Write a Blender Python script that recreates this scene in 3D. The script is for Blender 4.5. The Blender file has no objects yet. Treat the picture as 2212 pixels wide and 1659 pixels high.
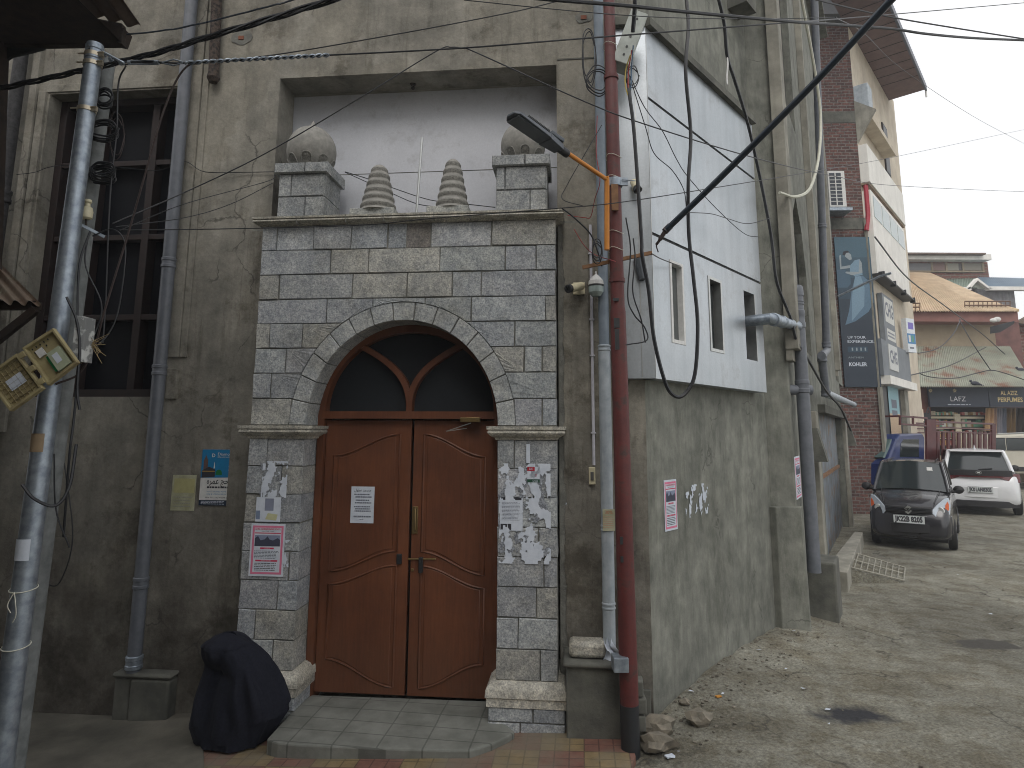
import bpy, bmesh, math, random
from mathutils import Vector, Matrix, noise
random.seed(7)
R = math.radians
scene = bpy.context.scene
COL = scene.collection
V = Vector

# ------------------------------------------------------------------ camera
FP = 1400.0; CX, CY = 1106.0, 711.0; CAMZ = 2.0      # focal length / principal point in units of a 2212 wide picture
PIT = math.atan(.1567); ROL = R(-.26)
fw = V((0, math.cos(PIT), math.sin(PIT)))
_r = V((1, 0, 0)); _u = V((0, -math.sin(PIT), math.cos(PIT)))
rt = math.cos(ROL)*_r - math.sin(ROL)*_u
up = math.sin(ROL)*_r + math.cos(ROL)*_u
cd = bpy.data.cameras.new('camera'); cam = bpy.data.objects.new('camera', cd); COL.objects.link(cam)
cd.sensor_width = 36; cd.lens = FP/2212*36; cd.shift_y = -(829.5-CY)/2212
cd.clip_start = .05; cd.clip_end = 2000
M = Matrix((rt, up, -fw)).transposed().to_4x4(); M.translation = (0, 0, CAMZ)
cam.matrix_world = M
scene.camera = cam

# ------------------------------------------------------------------ light
SUN_EL, SUN_AZ = 50, 188          # azimuth measured clockwise from +y (towards +x)
w = bpy.data.worlds.new('World'); scene.world = w; w.use_nodes = True
nt = w.node_tree; bg = nt.nodes['Background']
sky = nt.nodes.new('ShaderNodeTexSky'); sky.sky_type = 'NISHITA'; sky.sun_disc = False
sky.sun_elevation = R(SUN_EL); sky.sun_rotation = R(SUN_AZ)
sky.air_density = 1.4; sky.dust_density = 6.0; sky.ozone_density = 1.0
hs = nt.nodes.new('ShaderNodeHueSaturation'); hs.inputs['Saturation'].default_value = .5
nt.links.new(sky.outputs[0], hs.inputs['Color']); cl = nt.nodes.new('ShaderNodeMix'); cl.data_type = 'RGBA'; cl.inputs[0].default_value = .72; cl.inputs[7].default_value = (11.6, 11.6, 11.6, 1)   # thin bright overcast over the sky
nt.links.new(hs.outputs[0], cl.inputs[6]); nt.links.new(cl.outputs[2], bg.inputs[0])
bg.inputs[1].default_value = .15
sl = bpy.data.lights.new('sun', 'SUN'); sl.energy = .9; sl.angle = R(28); sl.color = (1, .97, .93)
so = bpy.data.objects.new('sun', sl); COL.objects.link(so)
sd = V((math.cos(R(SUN_EL))*math.sin(R(SUN_AZ)), math.cos(R(SUN_EL))*math.cos(R(SUN_AZ)), math.sin(R(SUN_EL))))
so.rotation_euler = sd.to_track_quat('Z', 'Y').to_euler()
so.location = (5, 5, 20)
scene.view_settings.view_transform = 'Standard'; scene.view_settings.look = 'None'
scene.view_settings.exposure = -.3; scene.view_settings.gamma = 1

# ------------------------------------------------------------------ point helpers
def ray(px, py):
    return fw + (px-CX)/FP*rt - (py-CY)/FP*up
def G(px, py, z=0.0):
    d = ray(px, py); t = (z-CAMZ)/d.z; return V((d.x*t, d.y*t, z))
def D(px, py, Y):
    d = ray(px, py); t = Y/d.y; return V((d.x*t, Y, CAMZ+d.z*t))
class Plane:
    """a vertical wall plane: s runs along it (to the right as seen), z up, off out of it towards the street"""
    def __init__(s, x, y, ang):
        a = R(ang); s.o = V((x, y, 0)); s.u = V((math.sin(a), math.cos(a), 0)); s.n = V((math.cos(a), -math.sin(a), 0))
    def P(s, t, z, off=0): return s.o + s.u*t + s.n*off + V((0, 0, z))
    def at(s, px, py, off=0):
        d = ray(px, py); o = s.o + s.n*off - V((0, 0, 0))
        t = o.dot(s.n)/d.dot(s.n); p = V((0, 0, CAMZ)) + d*t
        return (p-s.o).dot(s.u), p.z
F = Plane(1.04, 5.07, 95.6)      # entrance front (chamfered corner)
S = Plane(1.04, 5.07, 41.2)      # side wall along the lane
F2 = Plane(2.98, 6.98, 30)       # far wing of the same building
B3 = Plane(*D(1897, 850, 16.6).xy, 40.5)  # plastered building past it
BF = Plane(D(1897, 850, 16.6).x, 16.6, 92)  # its raw brick end wall

# ------------------------------------------------------------------ mesh helpers
OFF = {}
class MB:
    def __init__(s): s.v = []; s.f = []; s.m = []; s.c = []
    def add(s, vs, fs, mi=0, c=1.0):
        b = len(s.v); s.v += [V(x) for x in vs]
        for f in fs: s.f.append([b+i for i in f]); s.m.append(mi); s.c.append(c)
        return s
    def box(s, c, d, rot=None, mi=0, cc=1.0):
        c = V(c); d = V(d)/2
        vs = [V((x*d.x, y*d.y, z*d.z)) for x in (-1, 1) for y in (-1, 1) for z in (-1, 1)]
        if rot is not None: vs = [rot @ q for q in vs]
        return s.add([c+q for q in vs], [(0,1,3,2),(4,6,7,5),(0,4,5,1),(2,3,7,6),(0,2,6,4),(1,5,7,3)], mi, cc)
    def pbox(s, pl, s0, s1, z0, z1, o0, o1, mi=0, c=1.0):
        vs = [pl.P(a, z, o) for a in (s0, s1) for o in (o0, o1) for z in (z0, z1)]
        return s.add(vs, [(0,1,3,2),(4,6,7,5),(0,4,5,1),(2,3,7,6),(0,2,6,4),(1,5,7,3)], mi, c)
    def prism(s, a, b, mi=0, c=1.0):
        """a, b: matching rings of points"""
        n = len(a); fs = [list(range(n)), list(range(2*n-1, n-1, -1))]
        fs += [(i, (i+1) % n, n+(i+1) % n, n+i) for i in range(n)]
        return s.add(list(a)+list(b), fs, mi, c)
    def pprism(s, pl, poly, o0, o1, mi=0, c=1.0):
        return s.prism([pl.P(x, z, o0) for x, z in poly], [pl.P(x, z, o1) for x, z in poly], mi, c)
    def block(s, pl, poly, o0, o1, ch=.008, mi=0, c=1.0):
        """hewn stone: prism with a chamfered front"""
        n = len(poly); ar = sum(poly[i][0]*poly[(i+1)%n][1]-poly[(i+1)%n][0]*poly[i][1] for i in range(n))
        sg = 1 if ar > 0 else -1; ins = []
        for i in range(n):
            p0, p, p1 = V(poly[i-1]), V(poly[i]), V(poly[(i+1)%n])
            e0 = (p-p0); e1 = (p1-p)
            if e0.length < 1e-6 or e1.length < 1e-6: ins.append(tuple(p)); continue
            e0.normalize(); e1.normalize(); n0 = V((-e0.y, e0.x))*sg; n1 = V((-e1.y, e1.x))*sg
            k = n0+n1; k = k/max(.4, k.dot(k))*2 if k.length > 1e-3 else n0
            ins.append(tuple(p + k*ch*.5*(1.0)))
        j = lambda: random.uniform(-.003, .003)
        a = [pl.P(x, z, o0) for x, z in poly]; b = [pl.P(x, z, o1-ch) for x, z in poly]
        d = [pl.P(x, z, o1+j()) for x, z in ins]
        fs = [list(range(n))] + [(i, (i+1)%n, n+(i+1)%n, n+i) for i in range(n)]
        fs += [(n+i, n+(i+1)%n, 2*n+(i+1)%n, 2*n+i) for i in range(n)] + [list(range(2*n, 3*n))]
        return s.add(a+b+d, fs, mi, c)
    def tube(s, path, r, n=8, closed=False, mi=0, caps=True, c=1.0):
        path = [V(p) for p in path]; m = len(path)
        rr = r if isinstance(r, (list, tuple)) else [r]*m
        def tan(i):
            a = path[(i-1) % m] if closed or i > 0 else path[i]; b = path[(i+1) % m] if closed or i < m-1 else path[i]
            t = b-a; return t.normalized() if t.length > 1e-9 else V((0, 0, 1))
        t = tan(0); x = t.orthogonal().normalized(); vs = []
        for i in range(m):
            t = tan(i); x = (x - t*x.dot(t)); x = x.normalized() if x.length > 1e-6 else t.orthogonal().normalized()
            y = t.cross(x)
            vs += [path[i] + (x*math.cos(2*math.pi*k/n) + y*math.sin(2*math.pi*k/n))*rr[i] for k in range(n)]
        fs = []
        for i in range(m if closed else m-1):
            j = (i+1) % m
            fs += [(i*n+k, i*n+(k+1)%n, j*n+(k+1)%n, j*n+k) for k in range(n)]
        if caps and not closed: fs += [list(range(n-1, -1, -1)), list(range((m-1)*n, m*n))]
        return s.add(vs, fs, mi, c)
    def lathe(s, c, prof, n=24, axis=V((0, 0, 1)), mi=0, cc=1.0):
        c = V(c); q = axis.to_track_quat('Z', 'Y'); vs = []
        for r, z in prof: vs += [c + q @ V((r*math.cos(2*math.pi*k/n), r*math.sin(2*math.pi*k/n), z)) for k in range(n)]
        m = len(prof)
        fs = [(i*n+k, i*n+(k+1)%n, (i+1)*n+(k+1)%n, (i+1)*n+k) for i in range(m-1) for k in range(n)]
        fs += [list(range(n-1, -1, -1)), list(range((m-1)*n, m*n))]
        return s.add(vs, fs, mi, cc)
    def blob(s, c, r, seed=0, rough=.25, sub=2, sq=(1,1,1), mi=0, cc=1.0):
        b = bmesh.new(); bmesh.ops.create_icosphere(b, subdivisions=sub, radius=1)
        vs = []
        for v in b.verts:
            k = 1 + rough*noise.noise(v.co*1.6+V((seed*7.3, seed, 0))) + rough*.5*noise.noise(v.co*3.5+V((seed, 9, seed)))
            vs.append(V(c) + V((v.co.x*r*sq[0], v.co.y*r*sq[1], v.co.z*r*sq[2]))*k)
        s.add(vs, [[v.index for v in f.verts] for f in b.faces], mi, cc); b.free(); return s
    def grid(s, fn, nu, nv, mi=0, cc=1.0, wrap=False):
        vs = [fn(i/nu, j/nv) for i in range(nu+1) for j in range(nv+1)]
        return s.add(vs, [(i*(nv+1)+j, (i+1)*(nv+1)+j, (i+1)*(nv+1)+j+1, i*(nv+1)+j+1) for i in range(nu) for j in range(nv)], mi, cc)
    def text(s, txt, size, o, x, y, align='CENTER', mi=0, bold=0.0, ext=0.0, sx=1.0):
        cu = bpy.data.curves.new('t', 'FONT'); cu.body = txt; cu.size = size; cu.align_x = align; cu.align_y = 'CENTER'
        cu.offset = bold; cu.resolution_u = 2
        ob = bpy.data.objects.new('t', cu); COL.objects.link(ob)
        dg = bpy.context.evaluated_depsgraph_get(); me = ob.evaluated_get(dg).to_mesh()
        o = V(o); x = V(x).normalized(); y = V(y).normalized(); z = x.cross(y)
        s.add([o + x*v.co.x*sx + y*v.co.y for v in me.vertices], [list(p.vertices) for p in me.polygons], mi)
        ob.evaluated_get(dg).to_mesh_clear(); bpy.data.objects.remove(ob); bpy.data.curves.remove(cu); return s
    def build(s, name, mats, parent=None, smooth=30, bevel=0, recalc=True, sub=0):
        if not isinstance(mats, (list, tuple)): mats = [mats]
        off = OFF.get(parent.name, V((0,0,0))) if parent else V((0,0,0))
        me = bpy.data.meshes.new(name); me.from_pydata([v-off for v in s.v], [], s.f)
        for m_ in mats: me.materials.append(m_)
        me.polygons.foreach_set('material_index', s.m)
        if any(c != 1.0 for c in s.c):
            at = me.color_attributes.new('tint', 'FLOAT_COLOR', 'CORNER')
            for p, c in zip(me.polygons, s.c):
                c3 = c if isinstance(c, (tuple, list)) else (c, c, c)
                for l in p.loop_indices: at.data[l].color = (*c3, 1)
        if recalc:
            b = bmesh.new(); b.from_mesh(me); bmesh.ops.recalc_face_normals(b, faces=b.faces); b.to_mesh(me); b.free()
        if smooth: me.shade_smooth(); me.set_sharp_from_angle(angle=R(smooth))
        o = bpy.data.objects.new(name, me); COL.objects.link(o)
        if parent: o.parent = parent; OFF[o.name] = off
        if bevel:
            b = o.modifiers.new('b', 'BEVEL'); b.width = bevel; b.segments = 2; b.limit_method = 'ANGLE'; b.angle_limit = R(40)
        if sub: b = o.modifiers.new('s', 'SUBSURF'); b.levels = sub; b.render_levels = sub
        return o
def tag(o, label=None, cat=None, group=None, kind=None):
    if label: o['label'] = label
    if cat: o['category'] = cat
    if group: o['group'] = group
    if kind: o['kind'] = kind
    return o
def empty(name, loc, label, cat, group=None, rz=0, local=False):
    o = bpy.data.objects.new(name, None); COL.objects.link(o); o.location = loc; o.rotation_euler.z = rz
    o.empty_display_size = .1
    OFF[o.name] = V((0,0,0)) if local else V(loc)
    return tag(o, label, cat, group)
def solo(name, mb, mats, label, cat, group=None, kind=None, **k):
    """a thing that is one mesh; origin moved to its base"""
    xs = [v.x for v in mb.v]; ys = [v.y for v in mb.v]; zs = [v.z for v in mb.v]
    c = V((sum(xs)/len(xs), sum(ys)/len(ys), min(zs)))
    mb.v = [v-c for v in mb.v]
    o = mb.build(name, mats, None, **k); o.location = c; OFF[o.name] = c
    return tag(o, label, cat, group, kind)
def smoothpath(pts, k=8):
    pts = [V(p) for p in pts]
    if len(pts) < 3: return [pts[0].lerp(pts[-1], i/k) for i in range(k+1)]
    out = []; q = [pts[0]*2-pts[1]] + pts + [pts[-1]*2-pts[-2]]
    for i in range(1, len(q)-2):
        p0, p1, p2, p3 = q[i-1:i+3]
        for j in range(k):
            t = j/k
            out.append(.5*((2*p1)+(p2-p0)*t+(2*p0-5*p1+4*p2-p3)*t*t+(3*p1-p0-3*p2+p3)*t**3))
    out.append(pts[-1]); return out

# ------------------------------------------------------------------ materials
def lin(r, g, b):
    return tuple(((c/255)/12.92 if c/255 <= .04045 else ((c/255+.055)/1.055)**2.4) for c in (r, g, b))
def mat(name, c1, c2=None, scale=6, rough=.8, metal=0, bump=.2, bscale=60, big=.0, bigscale=.8, streak=0, tint=False,
        coat=0, spec=.5, dirt_or_shade=None, dscale=3, dthr=.6, dband=None, obj=False, contrast=(.35, .65), extra=None, bdist=.01):
    m = bpy.data.materials.new(name); m.use_nodes = True; n = m.node_tree.nodes; L = m.node_tree.links.new
    bs = n['Principled BSDF']; bs.inputs['Roughness'].default_value = rough; bs.inputs['Metallic'].default_value = metal
    bs.inputs['Coat Weight'].default_value = coat; bs.inputs['Specular IOR Level'].default_value = spec
    c2 = c2 or tuple(x*.8 for x in c1)
    if obj: tc = n.new('ShaderNodeTexCoord'); pos = tc.outputs['Object']
    else: tc = n.new('ShaderNodeNewGeometry'); pos = tc.outputs['Position']
    def noi(sc, det=6, vec=None, rg=.6):
        t = n.new('ShaderNodeTexNoise'); t.inputs['Scale'].default_value = sc; t.inputs['Detail'].default_value = det
        t.inputs['Roughness'].default_value = rg; L(vec or pos, t.inputs['Vector']); return t.outputs['Fac']
    def ramp(v, a, b, ca, cb):
        t = n.new('ShaderNodeValToRGB'); t.color_ramp.elements[0].position = a; t.color_ramp.elements[1].position = b
        t.color_ramp.elements[0].color = (*ca, 1); t.color_ramp.elements[1].color = (*cb, 1); L(v, t.inputs[0]); return t.outputs[0]
    def mix(a, b, f, mode='MIX'):
        t = n.new('ShaderNodeMix'); t.data_type = 'RGBA'; t.blend_type = mode
        for s_, val in ((0, f), (6, a), (7, b)):
            if hasattr(val, 'is_output'): L(val, t.inputs[s_])
            elif s_ == 0: t.inputs[0].default_value = val
            else: t.inputs[s_].default_value = (*val, 1)
        return t.outputs[2]
    col = ramp(noi(scale, 8), contrast[0], contrast[1], c2, c1)
    if streak:
        mp = n.new('ShaderNodeMapping'); mp.inputs['Scale'].default_value = (1, 1, .08); L(pos, mp.inputs[0])
        f = ramp(noi(9, 5, mp.outputs[0]), .42, .7, (1, 1, 1), (1-streak,)*3); col = mix(col, f, 1.0, 'MULTIPLY')
    if big:
        f = ramp(noi(bigscale, 5), .35, .65, (1-big,)*3, (1+big*.5,)*3); col = mix(col, f, 1.0, 'MULTIPLY')
    if dirt_or_shade:
        dm = ramp(noi(dscale, 7), dthr-.06, dthr+.06, (0, 0, 0), (1, 1, 1))
        if dband:
            sx = n.new('ShaderNodeSeparateXYZ'); L(pos, sx.inputs[0])
            mr = n.new('ShaderNodeMapRange'); mr.interpolation_type = 'SMOOTHSTEP'
            mr.inputs[1].default_value = dband[0]; mr.inputs[2].default_value = dband[1]; mr.inputs[3].default_value = 1; mr.inputs[4].default_value = 0
            L(sx.outputs[2], mr.inputs[0])
            dm2 = ramp(noi(dscale*.5, 7, None, .7), .28, .66, (0,0,0), (1,1,1))
            mm = n.new('ShaderNodeMath'); mm.operation = 'MULTIPLY'; L(mr.outputs[0], mm.inputs[0]); L(dm2, mm.inputs[1]); dm = mm.outputs[0]
        col = mix(col, dirt_or_shade, dm)
    if tint:
        a = n.new('ShaderNodeAttribute'); a.attribute_name = 'tint'; col = mix(col, a.outputs['Color'], 1.0, 'MULTIPLY')
    if extra: col = extra(n, L, pos, col, mix, ramp, noi)
    L(col, bs.inputs['Base Color'])
    if bump:
        b = n.new('ShaderNodeBump'); b.inputs['Strength'].default_value = bump; b.inputs['Distance'].default_value = bdist
        L(noi(bscale, 6, None, .65), b.inputs['Height']); L(b.outputs[0], bs.inputs['Normal'])
    return m
def flat(name, c, rough=.6, metal=0, coat=0, spec=.5):
    return mat(name, c, tuple(x*.86 for x in c), scale=25, rough=rough, metal=metal, bump=.04, coat=coat, spec=spec, obj=True)
def wires_uv(pl):   # (s,z) coordinates of a wall plane
    def f(n, L, pos):
        d = n.new('ShaderNodeVectorMath'); d.operation = 'DOT_PRODUCT'; d.inputs[1].default_value = tuple(pl.u); L(pos, d.inputs[0])
        sx = n.new('ShaderNodeSeparateXYZ'); L(pos, sx.inputs[0]); cb = n.new('ShaderNodeCombineXYZ')
        L(d.outputs['Value'], cb.inputs[0]); L(sx.outputs[2], cb.inputs[1]); return cb.outputs[0]
    return f
def brickmat(name, pl, c1, c2, mortar, bw=.23, bh=.075, ms=.012):
    def ex(n, L, pos, col, mix, ramp, noi):
        v = wires_uv(pl)(n, L, pos)
        nn = n.new('ShaderNodeTexNoise'); nn.inputs['Scale'].default_value = 5; L(v, nn.inputs['Vector'])
        vm = n.new('ShaderNodeVectorMath'); vm.operation = 'MULTIPLY_ADD'; vm.inputs[1].default_value = (.045, .045, 0)
        L(nn.outputs['Color'], vm.inputs[0]); L(v, vm.inputs[2])
        b = n.new('ShaderNodeTexBrick'); L(vm.outputs[0], b.inputs['Vector']); b.inputs['Scale'].default_value = 1
        b.inputs['Color1'].default_value = (*c1, 1); b.inputs['Color2'].default_value = (*c2, 1); b.inputs['Mortar'].default_value = (*mortar, 1)
        b.inputs['Brick Width'].default_value = bw; b.inputs['Row Height'].default_value = bh; b.inputs['Mortar Size'].default_value = ms
        b.inputs['Mortar Smooth'].default_value = .3; b.inputs['Bias'].default_value = -.1
        bp = n.new('ShaderNodeBump'); bp.inputs['Strength'].default_value = .9; bp.inputs['Distance'].default_value = .02; bp.invert = True
        L(b.outputs['Fac'], bp.inputs['Height']); L(bp.outputs[0], n['Principled BSDF'].inputs['Normal'])
        return mix(b.outputs['Color'], ramp(noi(14, 6), .3, .7, (.55,)*3, (1.35,)*3), 1.0, 'MULTIPLY')
    return mat(name, c1, rough=.95, bump=0, extra=ex)

def cracks(n, L, pos, col, mix, ramp, noi, sc, wd, dk):
    nn = n.new('ShaderNodeTexNoise'); nn.inputs['Scale'].default_value = 3; nn.inputs['Detail'].default_value = 6; L(pos, nn.inputs['Vector'])
    vm = n.new('ShaderNodeVectorMath'); vm.operation = 'MULTIPLY_ADD'; vm.inputs[1].default_value = (.5, .5, .5); L(nn.outputs['Color'], vm.inputs[0]); L(pos, vm.inputs[2])
    v = n.new('ShaderNodeTexVoronoi'); v.feature = 'DISTANCE_TO_EDGE'; v.inputs['Scale'].default_value = sc; L(vm.outputs[0], v.inputs['Vector'])
    f = ramp(v.outputs['Distance'], wd*.3, wd, (1, 1, 1), (0, 0, 0)); k = ramp(noi(1.1, 3), .5, .56, (0, 0, 0), (dk,)*3)
    mm = n.new('ShaderNodeMath'); mm.operation = 'MULTIPLY'; L(f, mm.inputs[0]); L(k, mm.inputs[1])
    return mix(col, lin(52, 50, 46), mm.outputs[0])
def scr(n, L, pos, col, mix, ramp, noi):      # dark smears and pale scuffs in old cement render
    f = ramp(noi(1.7, 9, None, .74), .54, .62, (1, 1, 1), (.6, .58, .55)); col = mix(col, f, 1.0, 'MULTIPLY')
    col = cracks(n, L, pos, col, mix, ramp, noi, .7, .006, .7)
    mp = n.new('ShaderNodeMapping'); mp.inputs['Scale'].default_value = (1, 1, .12); L(pos, mp.inputs[0])
    f = ramp(noi(7, 7, mp.outputs[0], .7), .56, .66, (1, 1, 1), (.72, .71, .69)); col = mix(col, f, 1.0, 'MULTIPLY')
    f = ramp(noi(30, 5, None, .75), .35, .65, (.86, .86, .86), (1.1, 1.1, 1.1)); col = mix(col, f, 1.0, 'MULTIPLY')
    f = ramp(noi(.9, 6, None, .6), .5, .53, (1, 1, 1), (.84, .83, .81)); return mix(col, f, 1.0, 'MULTIPLY')
def scr2(n, L, pos, col, mix, ramp, noi):     # soft grey clouds, trowel scratches and pale scuffs on the side wall
    col = cracks(n, L, pos, col, mix, ramp, noi, .8, .006, .6)
    mp = n.new('ShaderNodeMapping'); mp.inputs['Scale'].default_value = (1, 1, .3); L(pos, mp.inputs[0])
    f = ramp(noi(5, 9, mp.outputs[0], .75), .5, .62, (1, 1, 1), (.74, .75, .73)); col = mix(col, f, 1.0, 'MULTIPLY')
    f = ramp(noi(24, 6, mp.outputs[0], .7), .35, .65, (.88, .88, .88), (1.1, 1.1, 1.1)); return mix(col, f, 1.0, 'MULTIPLY')
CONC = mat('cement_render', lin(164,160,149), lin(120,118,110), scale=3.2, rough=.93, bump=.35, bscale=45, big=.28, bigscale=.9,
           streak=.2, dirt_or_shade=lin(56,50,43), dscale=2.4, dband=(.3, 2.4), contrast=(.3, .7), extra=scr)  # brown damp stain, deepened so the lower wall's shade is painted in too
CONC_S = mat('side_cement_render', lin(140,141,132), lin(104,106,99), scale=5, rough=.93, bump=.3, bscale=50, big=.2, bigscale=1.3,
           streak=.18, contrast=(.3, .7), extra=scr2)
CONC_D = mat('dark_cement', lin(112,112,104), lin(84,85,80), scale=5, rough=.95, bump=.4, bscale=40, big=.25, streak=.15)
CONC_P = mat('pale_cement', lin(158,155,144), lin(128,126,117), scale=4, rough=.93, bump=.25, bscale=50, big=.18, streak=.2)
MORT = mat('mortar', lin(128,128,121), lin(100,100,95), scale=12, rough=.95, bump=.5, bscale=60)
def specks(n, L, pos, col, mix, ramp, noi):
    f = ramp(noi(80, 4, None, .7), .35, .62, (.6, .61, .63), (1.24, 1.24, 1.22)); col = mix(col, f, 1.0, 'MULTIPLY')
    f = ramp(noi(30, 6, None, .8), .4, .6, (.74, .75, .77), (1.16, 1.15, 1.12)); col = mix(col, f, 1.0, 'MULTIPLY')
    f = ramp(noi(3, 7, None, .7), .5, .62, (1, 1, 1), (.82, .81, .78)); return mix(col, f, 1.0, 'MULTIPLY')
STONE = mat('grey_limestone', lin(176,178,178), lin(148,152,155), scale=7, rough=.9, bump=.6, bscale=48, big=.15, tint=True, bdist=.01, extra=specks)
CARV = mat('carved_dark_granite', lin(134,132,126), lin(100,100,95), scale=60, rough=.95, bump=.9, bscale=80)
DOMEM = mat('smooth_granite', lin(150,148,142), lin(126,125,120), scale=20, rough=.85, bump=.25, bscale=90)
STONE_W = mat('worn_cornice_stone', lin(200,196,185), lin(160,157,148), scale=9, rough=.9, bump=.6, bscale=60, big=.15, extra=specks)
def grime(n, L, pos, col, mix, ramp, noi):
    f = ramp(noi(2.4, 8, None, .75), .55, .68, (1, 1, 1), (.78, .77, .76)); col = mix(col, f, 1.0, 'MULTIPLY')
    return mix(col, ramp(noi(60, 4, None, .7), .3, .7, (.93,)*3, (1.05,)*3), 1.0, 'MULTIPLY')
SILVER = mat('aluminium_cladding', lin(190,195,199), lin(170,177,182), scale=1.2, rough=.36, metal=.8, bump=.12, bscale=1.4, big=.08, streak=.12, bdist=.03, extra=grime)
NICHEP = mat('white_panel', lin(206,208,214), lin(190,193,200), scale=1, rough=.6, bump=.1, big=.08, bscale=3, extra=grime)
def scuff(n, L, pos, col, mix, ramp, noi):
    mp = n.new('ShaderNodeMapping'); mp.inputs['Scale'].default_value = (6, 6, .5); L(pos, mp.inputs[0])
    f = ramp(noi(9, 6, mp.outputs[0], .7), .35, .65, (.86,)*3, (1.1,)*3); col = mix(col, f, 1.0, 'MULTIPLY')
    f = ramp(noi(22, 8, None, .85), .66, .7, (0,)*3, (.5,)*3); return mix(col, lin(150,116,92), f)
DOORP = mat('brown_door_paint', lin(112,68,45), lin(95,57,39), scale=3, rough=.5, bump=.1, bscale=30, big=.15, streak=.16, extra=scuff, dirt_or_shade=lin(96,62,44), dscale=7, dband=(.05, .75), spec=.35)
GLASSD = flat('dark_glass', (.008,.009,.012), rough=.35, spec=.15)
GLASSC = flat('car_glass', (.02,.028,.03), rough=.04, spec=.9)
WOODR = mat('red_brown_window_wood', lin(38,24,22), lin(26,17,16), scale=14, rough=.7, bump=.1)
WOODD = mat('dark_old_wood', lin(52,40,32), lin(30,24,20), scale=12, rough=.85, bump=.3)
WOODL = mat('raw_wood', lin(140,104,72), lin(110,80,56), scale=14, rough=.8, bump=.2)
GALV = mat('galvanised_steel', lin(168,178,188), lin(130,140,152), scale=18, rough=.42, metal=.65, bump=.08, bscale=40, streak=.12)
REDP = mat('red_pole_paint', lin(100,42,39), lin(78,34,33), scale=9, rough=.6, bump=.15, streak=.2, dirt_or_shade=lin(64,44,40), dscale=9, dthr=.6)
BLACKP = flat('black_paint', (.02,.022,.025), .5)
RUB = flat('black_cable_rubber', (.014,.016,.02), .45)
RUBB = flat('blue_black_tube', (.02,.032,.048), .3)
BRNC = flat('brown_cable_rubber', (.035,.022,.02), .5)
WHTC = flat('white_cable', lin(205,205,190), .5)
ORANGE = flat('orange_arm_paint', lin(200,128,42), .45)
PVC = mat('grey_pvc', lin(106,110,118), lin(90,95,102), scale=12, rough=.45, bump=.04, streak=.14)
PVCL = mat('pale_pvc', lin(176,184,190), lin(150,160,168), scale=12, rough=.5, bump=.04, streak=.25)
PVCW = flat('white_conduit', lin(205,205,215), .5)
IRON = mat('rusty_cast_iron', lin(78,66,58), lin(28,24,22), scale=40, rough=.9, bump=.9, bscale=50, contrast=(.4,.6))
CREAM = flat('cream_plastic', lin(206,198,168), .5)
BOXP = mat('weathered_tan_plastic', lin(160,150,112), lin(134,122,90), scale=12, rough=.6, bump=.08)
WHITE = flat('white_paint', lin(214,214,212), .5)
PAPER = mat('paper', lin(205,212,222), lin(188,196,208), scale=14, rough=.8, bump=.1, obj=True)
PAPERY = mat('yellowed_paper', lin(184,184,160), lin(150,150,120), scale=9, rough=.85, bump=.15)
PINK = flat('pink_ink', lin(214,120,150), .7); INKR = flat('red_ink', lin(190,40,80), .7); INK = flat('black_ink', (.03,.03,.04), .7)
INKG = flat('grey_ink', lin(110,115,128), .7); BLUEP = flat('sky_blue_print', lin(24,120,170), .5); GREENI = flat('green_ink', lin(20,110,60), .6)
CLOTH = mat('black_cloth', (.014,.016,.026), (.009,.010,.016), scale=60, rough=.92, bump=.15, bscale=200, obj=True, spec=.2)
STEEL = flat('steel', lin(190,192,190), .3, .8); BRASS = flat('old_brass', lin(150,130,90), .35, .8)

# ------------------------------------------------------------------ ground
def pz(x): return max(-.26, -.075-.07*max(0, -.9-x))
def gz(x, y):
    p = V((x, y, 0))
    h = .018*noise.noise(p*.7) + .012*noise.noise(p*2.3+V((3,1,0))) + .008*noise.noise(p*7) + .005*noise.noise(p*15)
    # earth banked against the side wall
    sp = V((x, y, 0))-S.o; t = sp.dot(S.u); o = sp.dot(S.n)
    if -.5 < t < 3.6: h += .07*max(0, 1-abs(o-.05)/.75)**2*(1+.5*noise.noise(p*5))
    so_ = V((x, y, 0))-F.o; a = so_.dot(F.u); b = so_.dot(F.n)
    k = min(1, max(0, (1.7-x)/.9))*min(1, max(0, (6.5-y)/1))
    h = h*(1-k*.8) + k*(pz(x)-.04)
    q = G(1840, 1535); d = math.hypot((x-q.x)/.65, (y-q.y)/.34)          # pot hole
    h -= .03*max(0, 1-d*d)
    return h
def axis(lo, hi, a, b, st):
    out = [lo, lo*.5+a*.5, lo*.2+a*.8]; n = int((b-a)/st); out += [a+(b-a)*i/n for i in range(n+1)]
    return out + [b*.8+hi*.2, b*.5+hi*.5, hi]
xs = axis(-200, 200, -6, 16, .11); ys = axis(-120, 300, .5, 22, .11)
m = MB(); m.add([V((x, y, gz(x, y))) for x in xs for y in ys],
    [(i*len(ys)+j, (i+1)*len(ys)+j, (i+1)*len(ys)+j+1, i*len(ys)+j+1) for i in range(len(xs)-1) for j in range(len(ys)-1)])
_q = G(1840, 1535); _q2 = G(2130, 1390)
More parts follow.
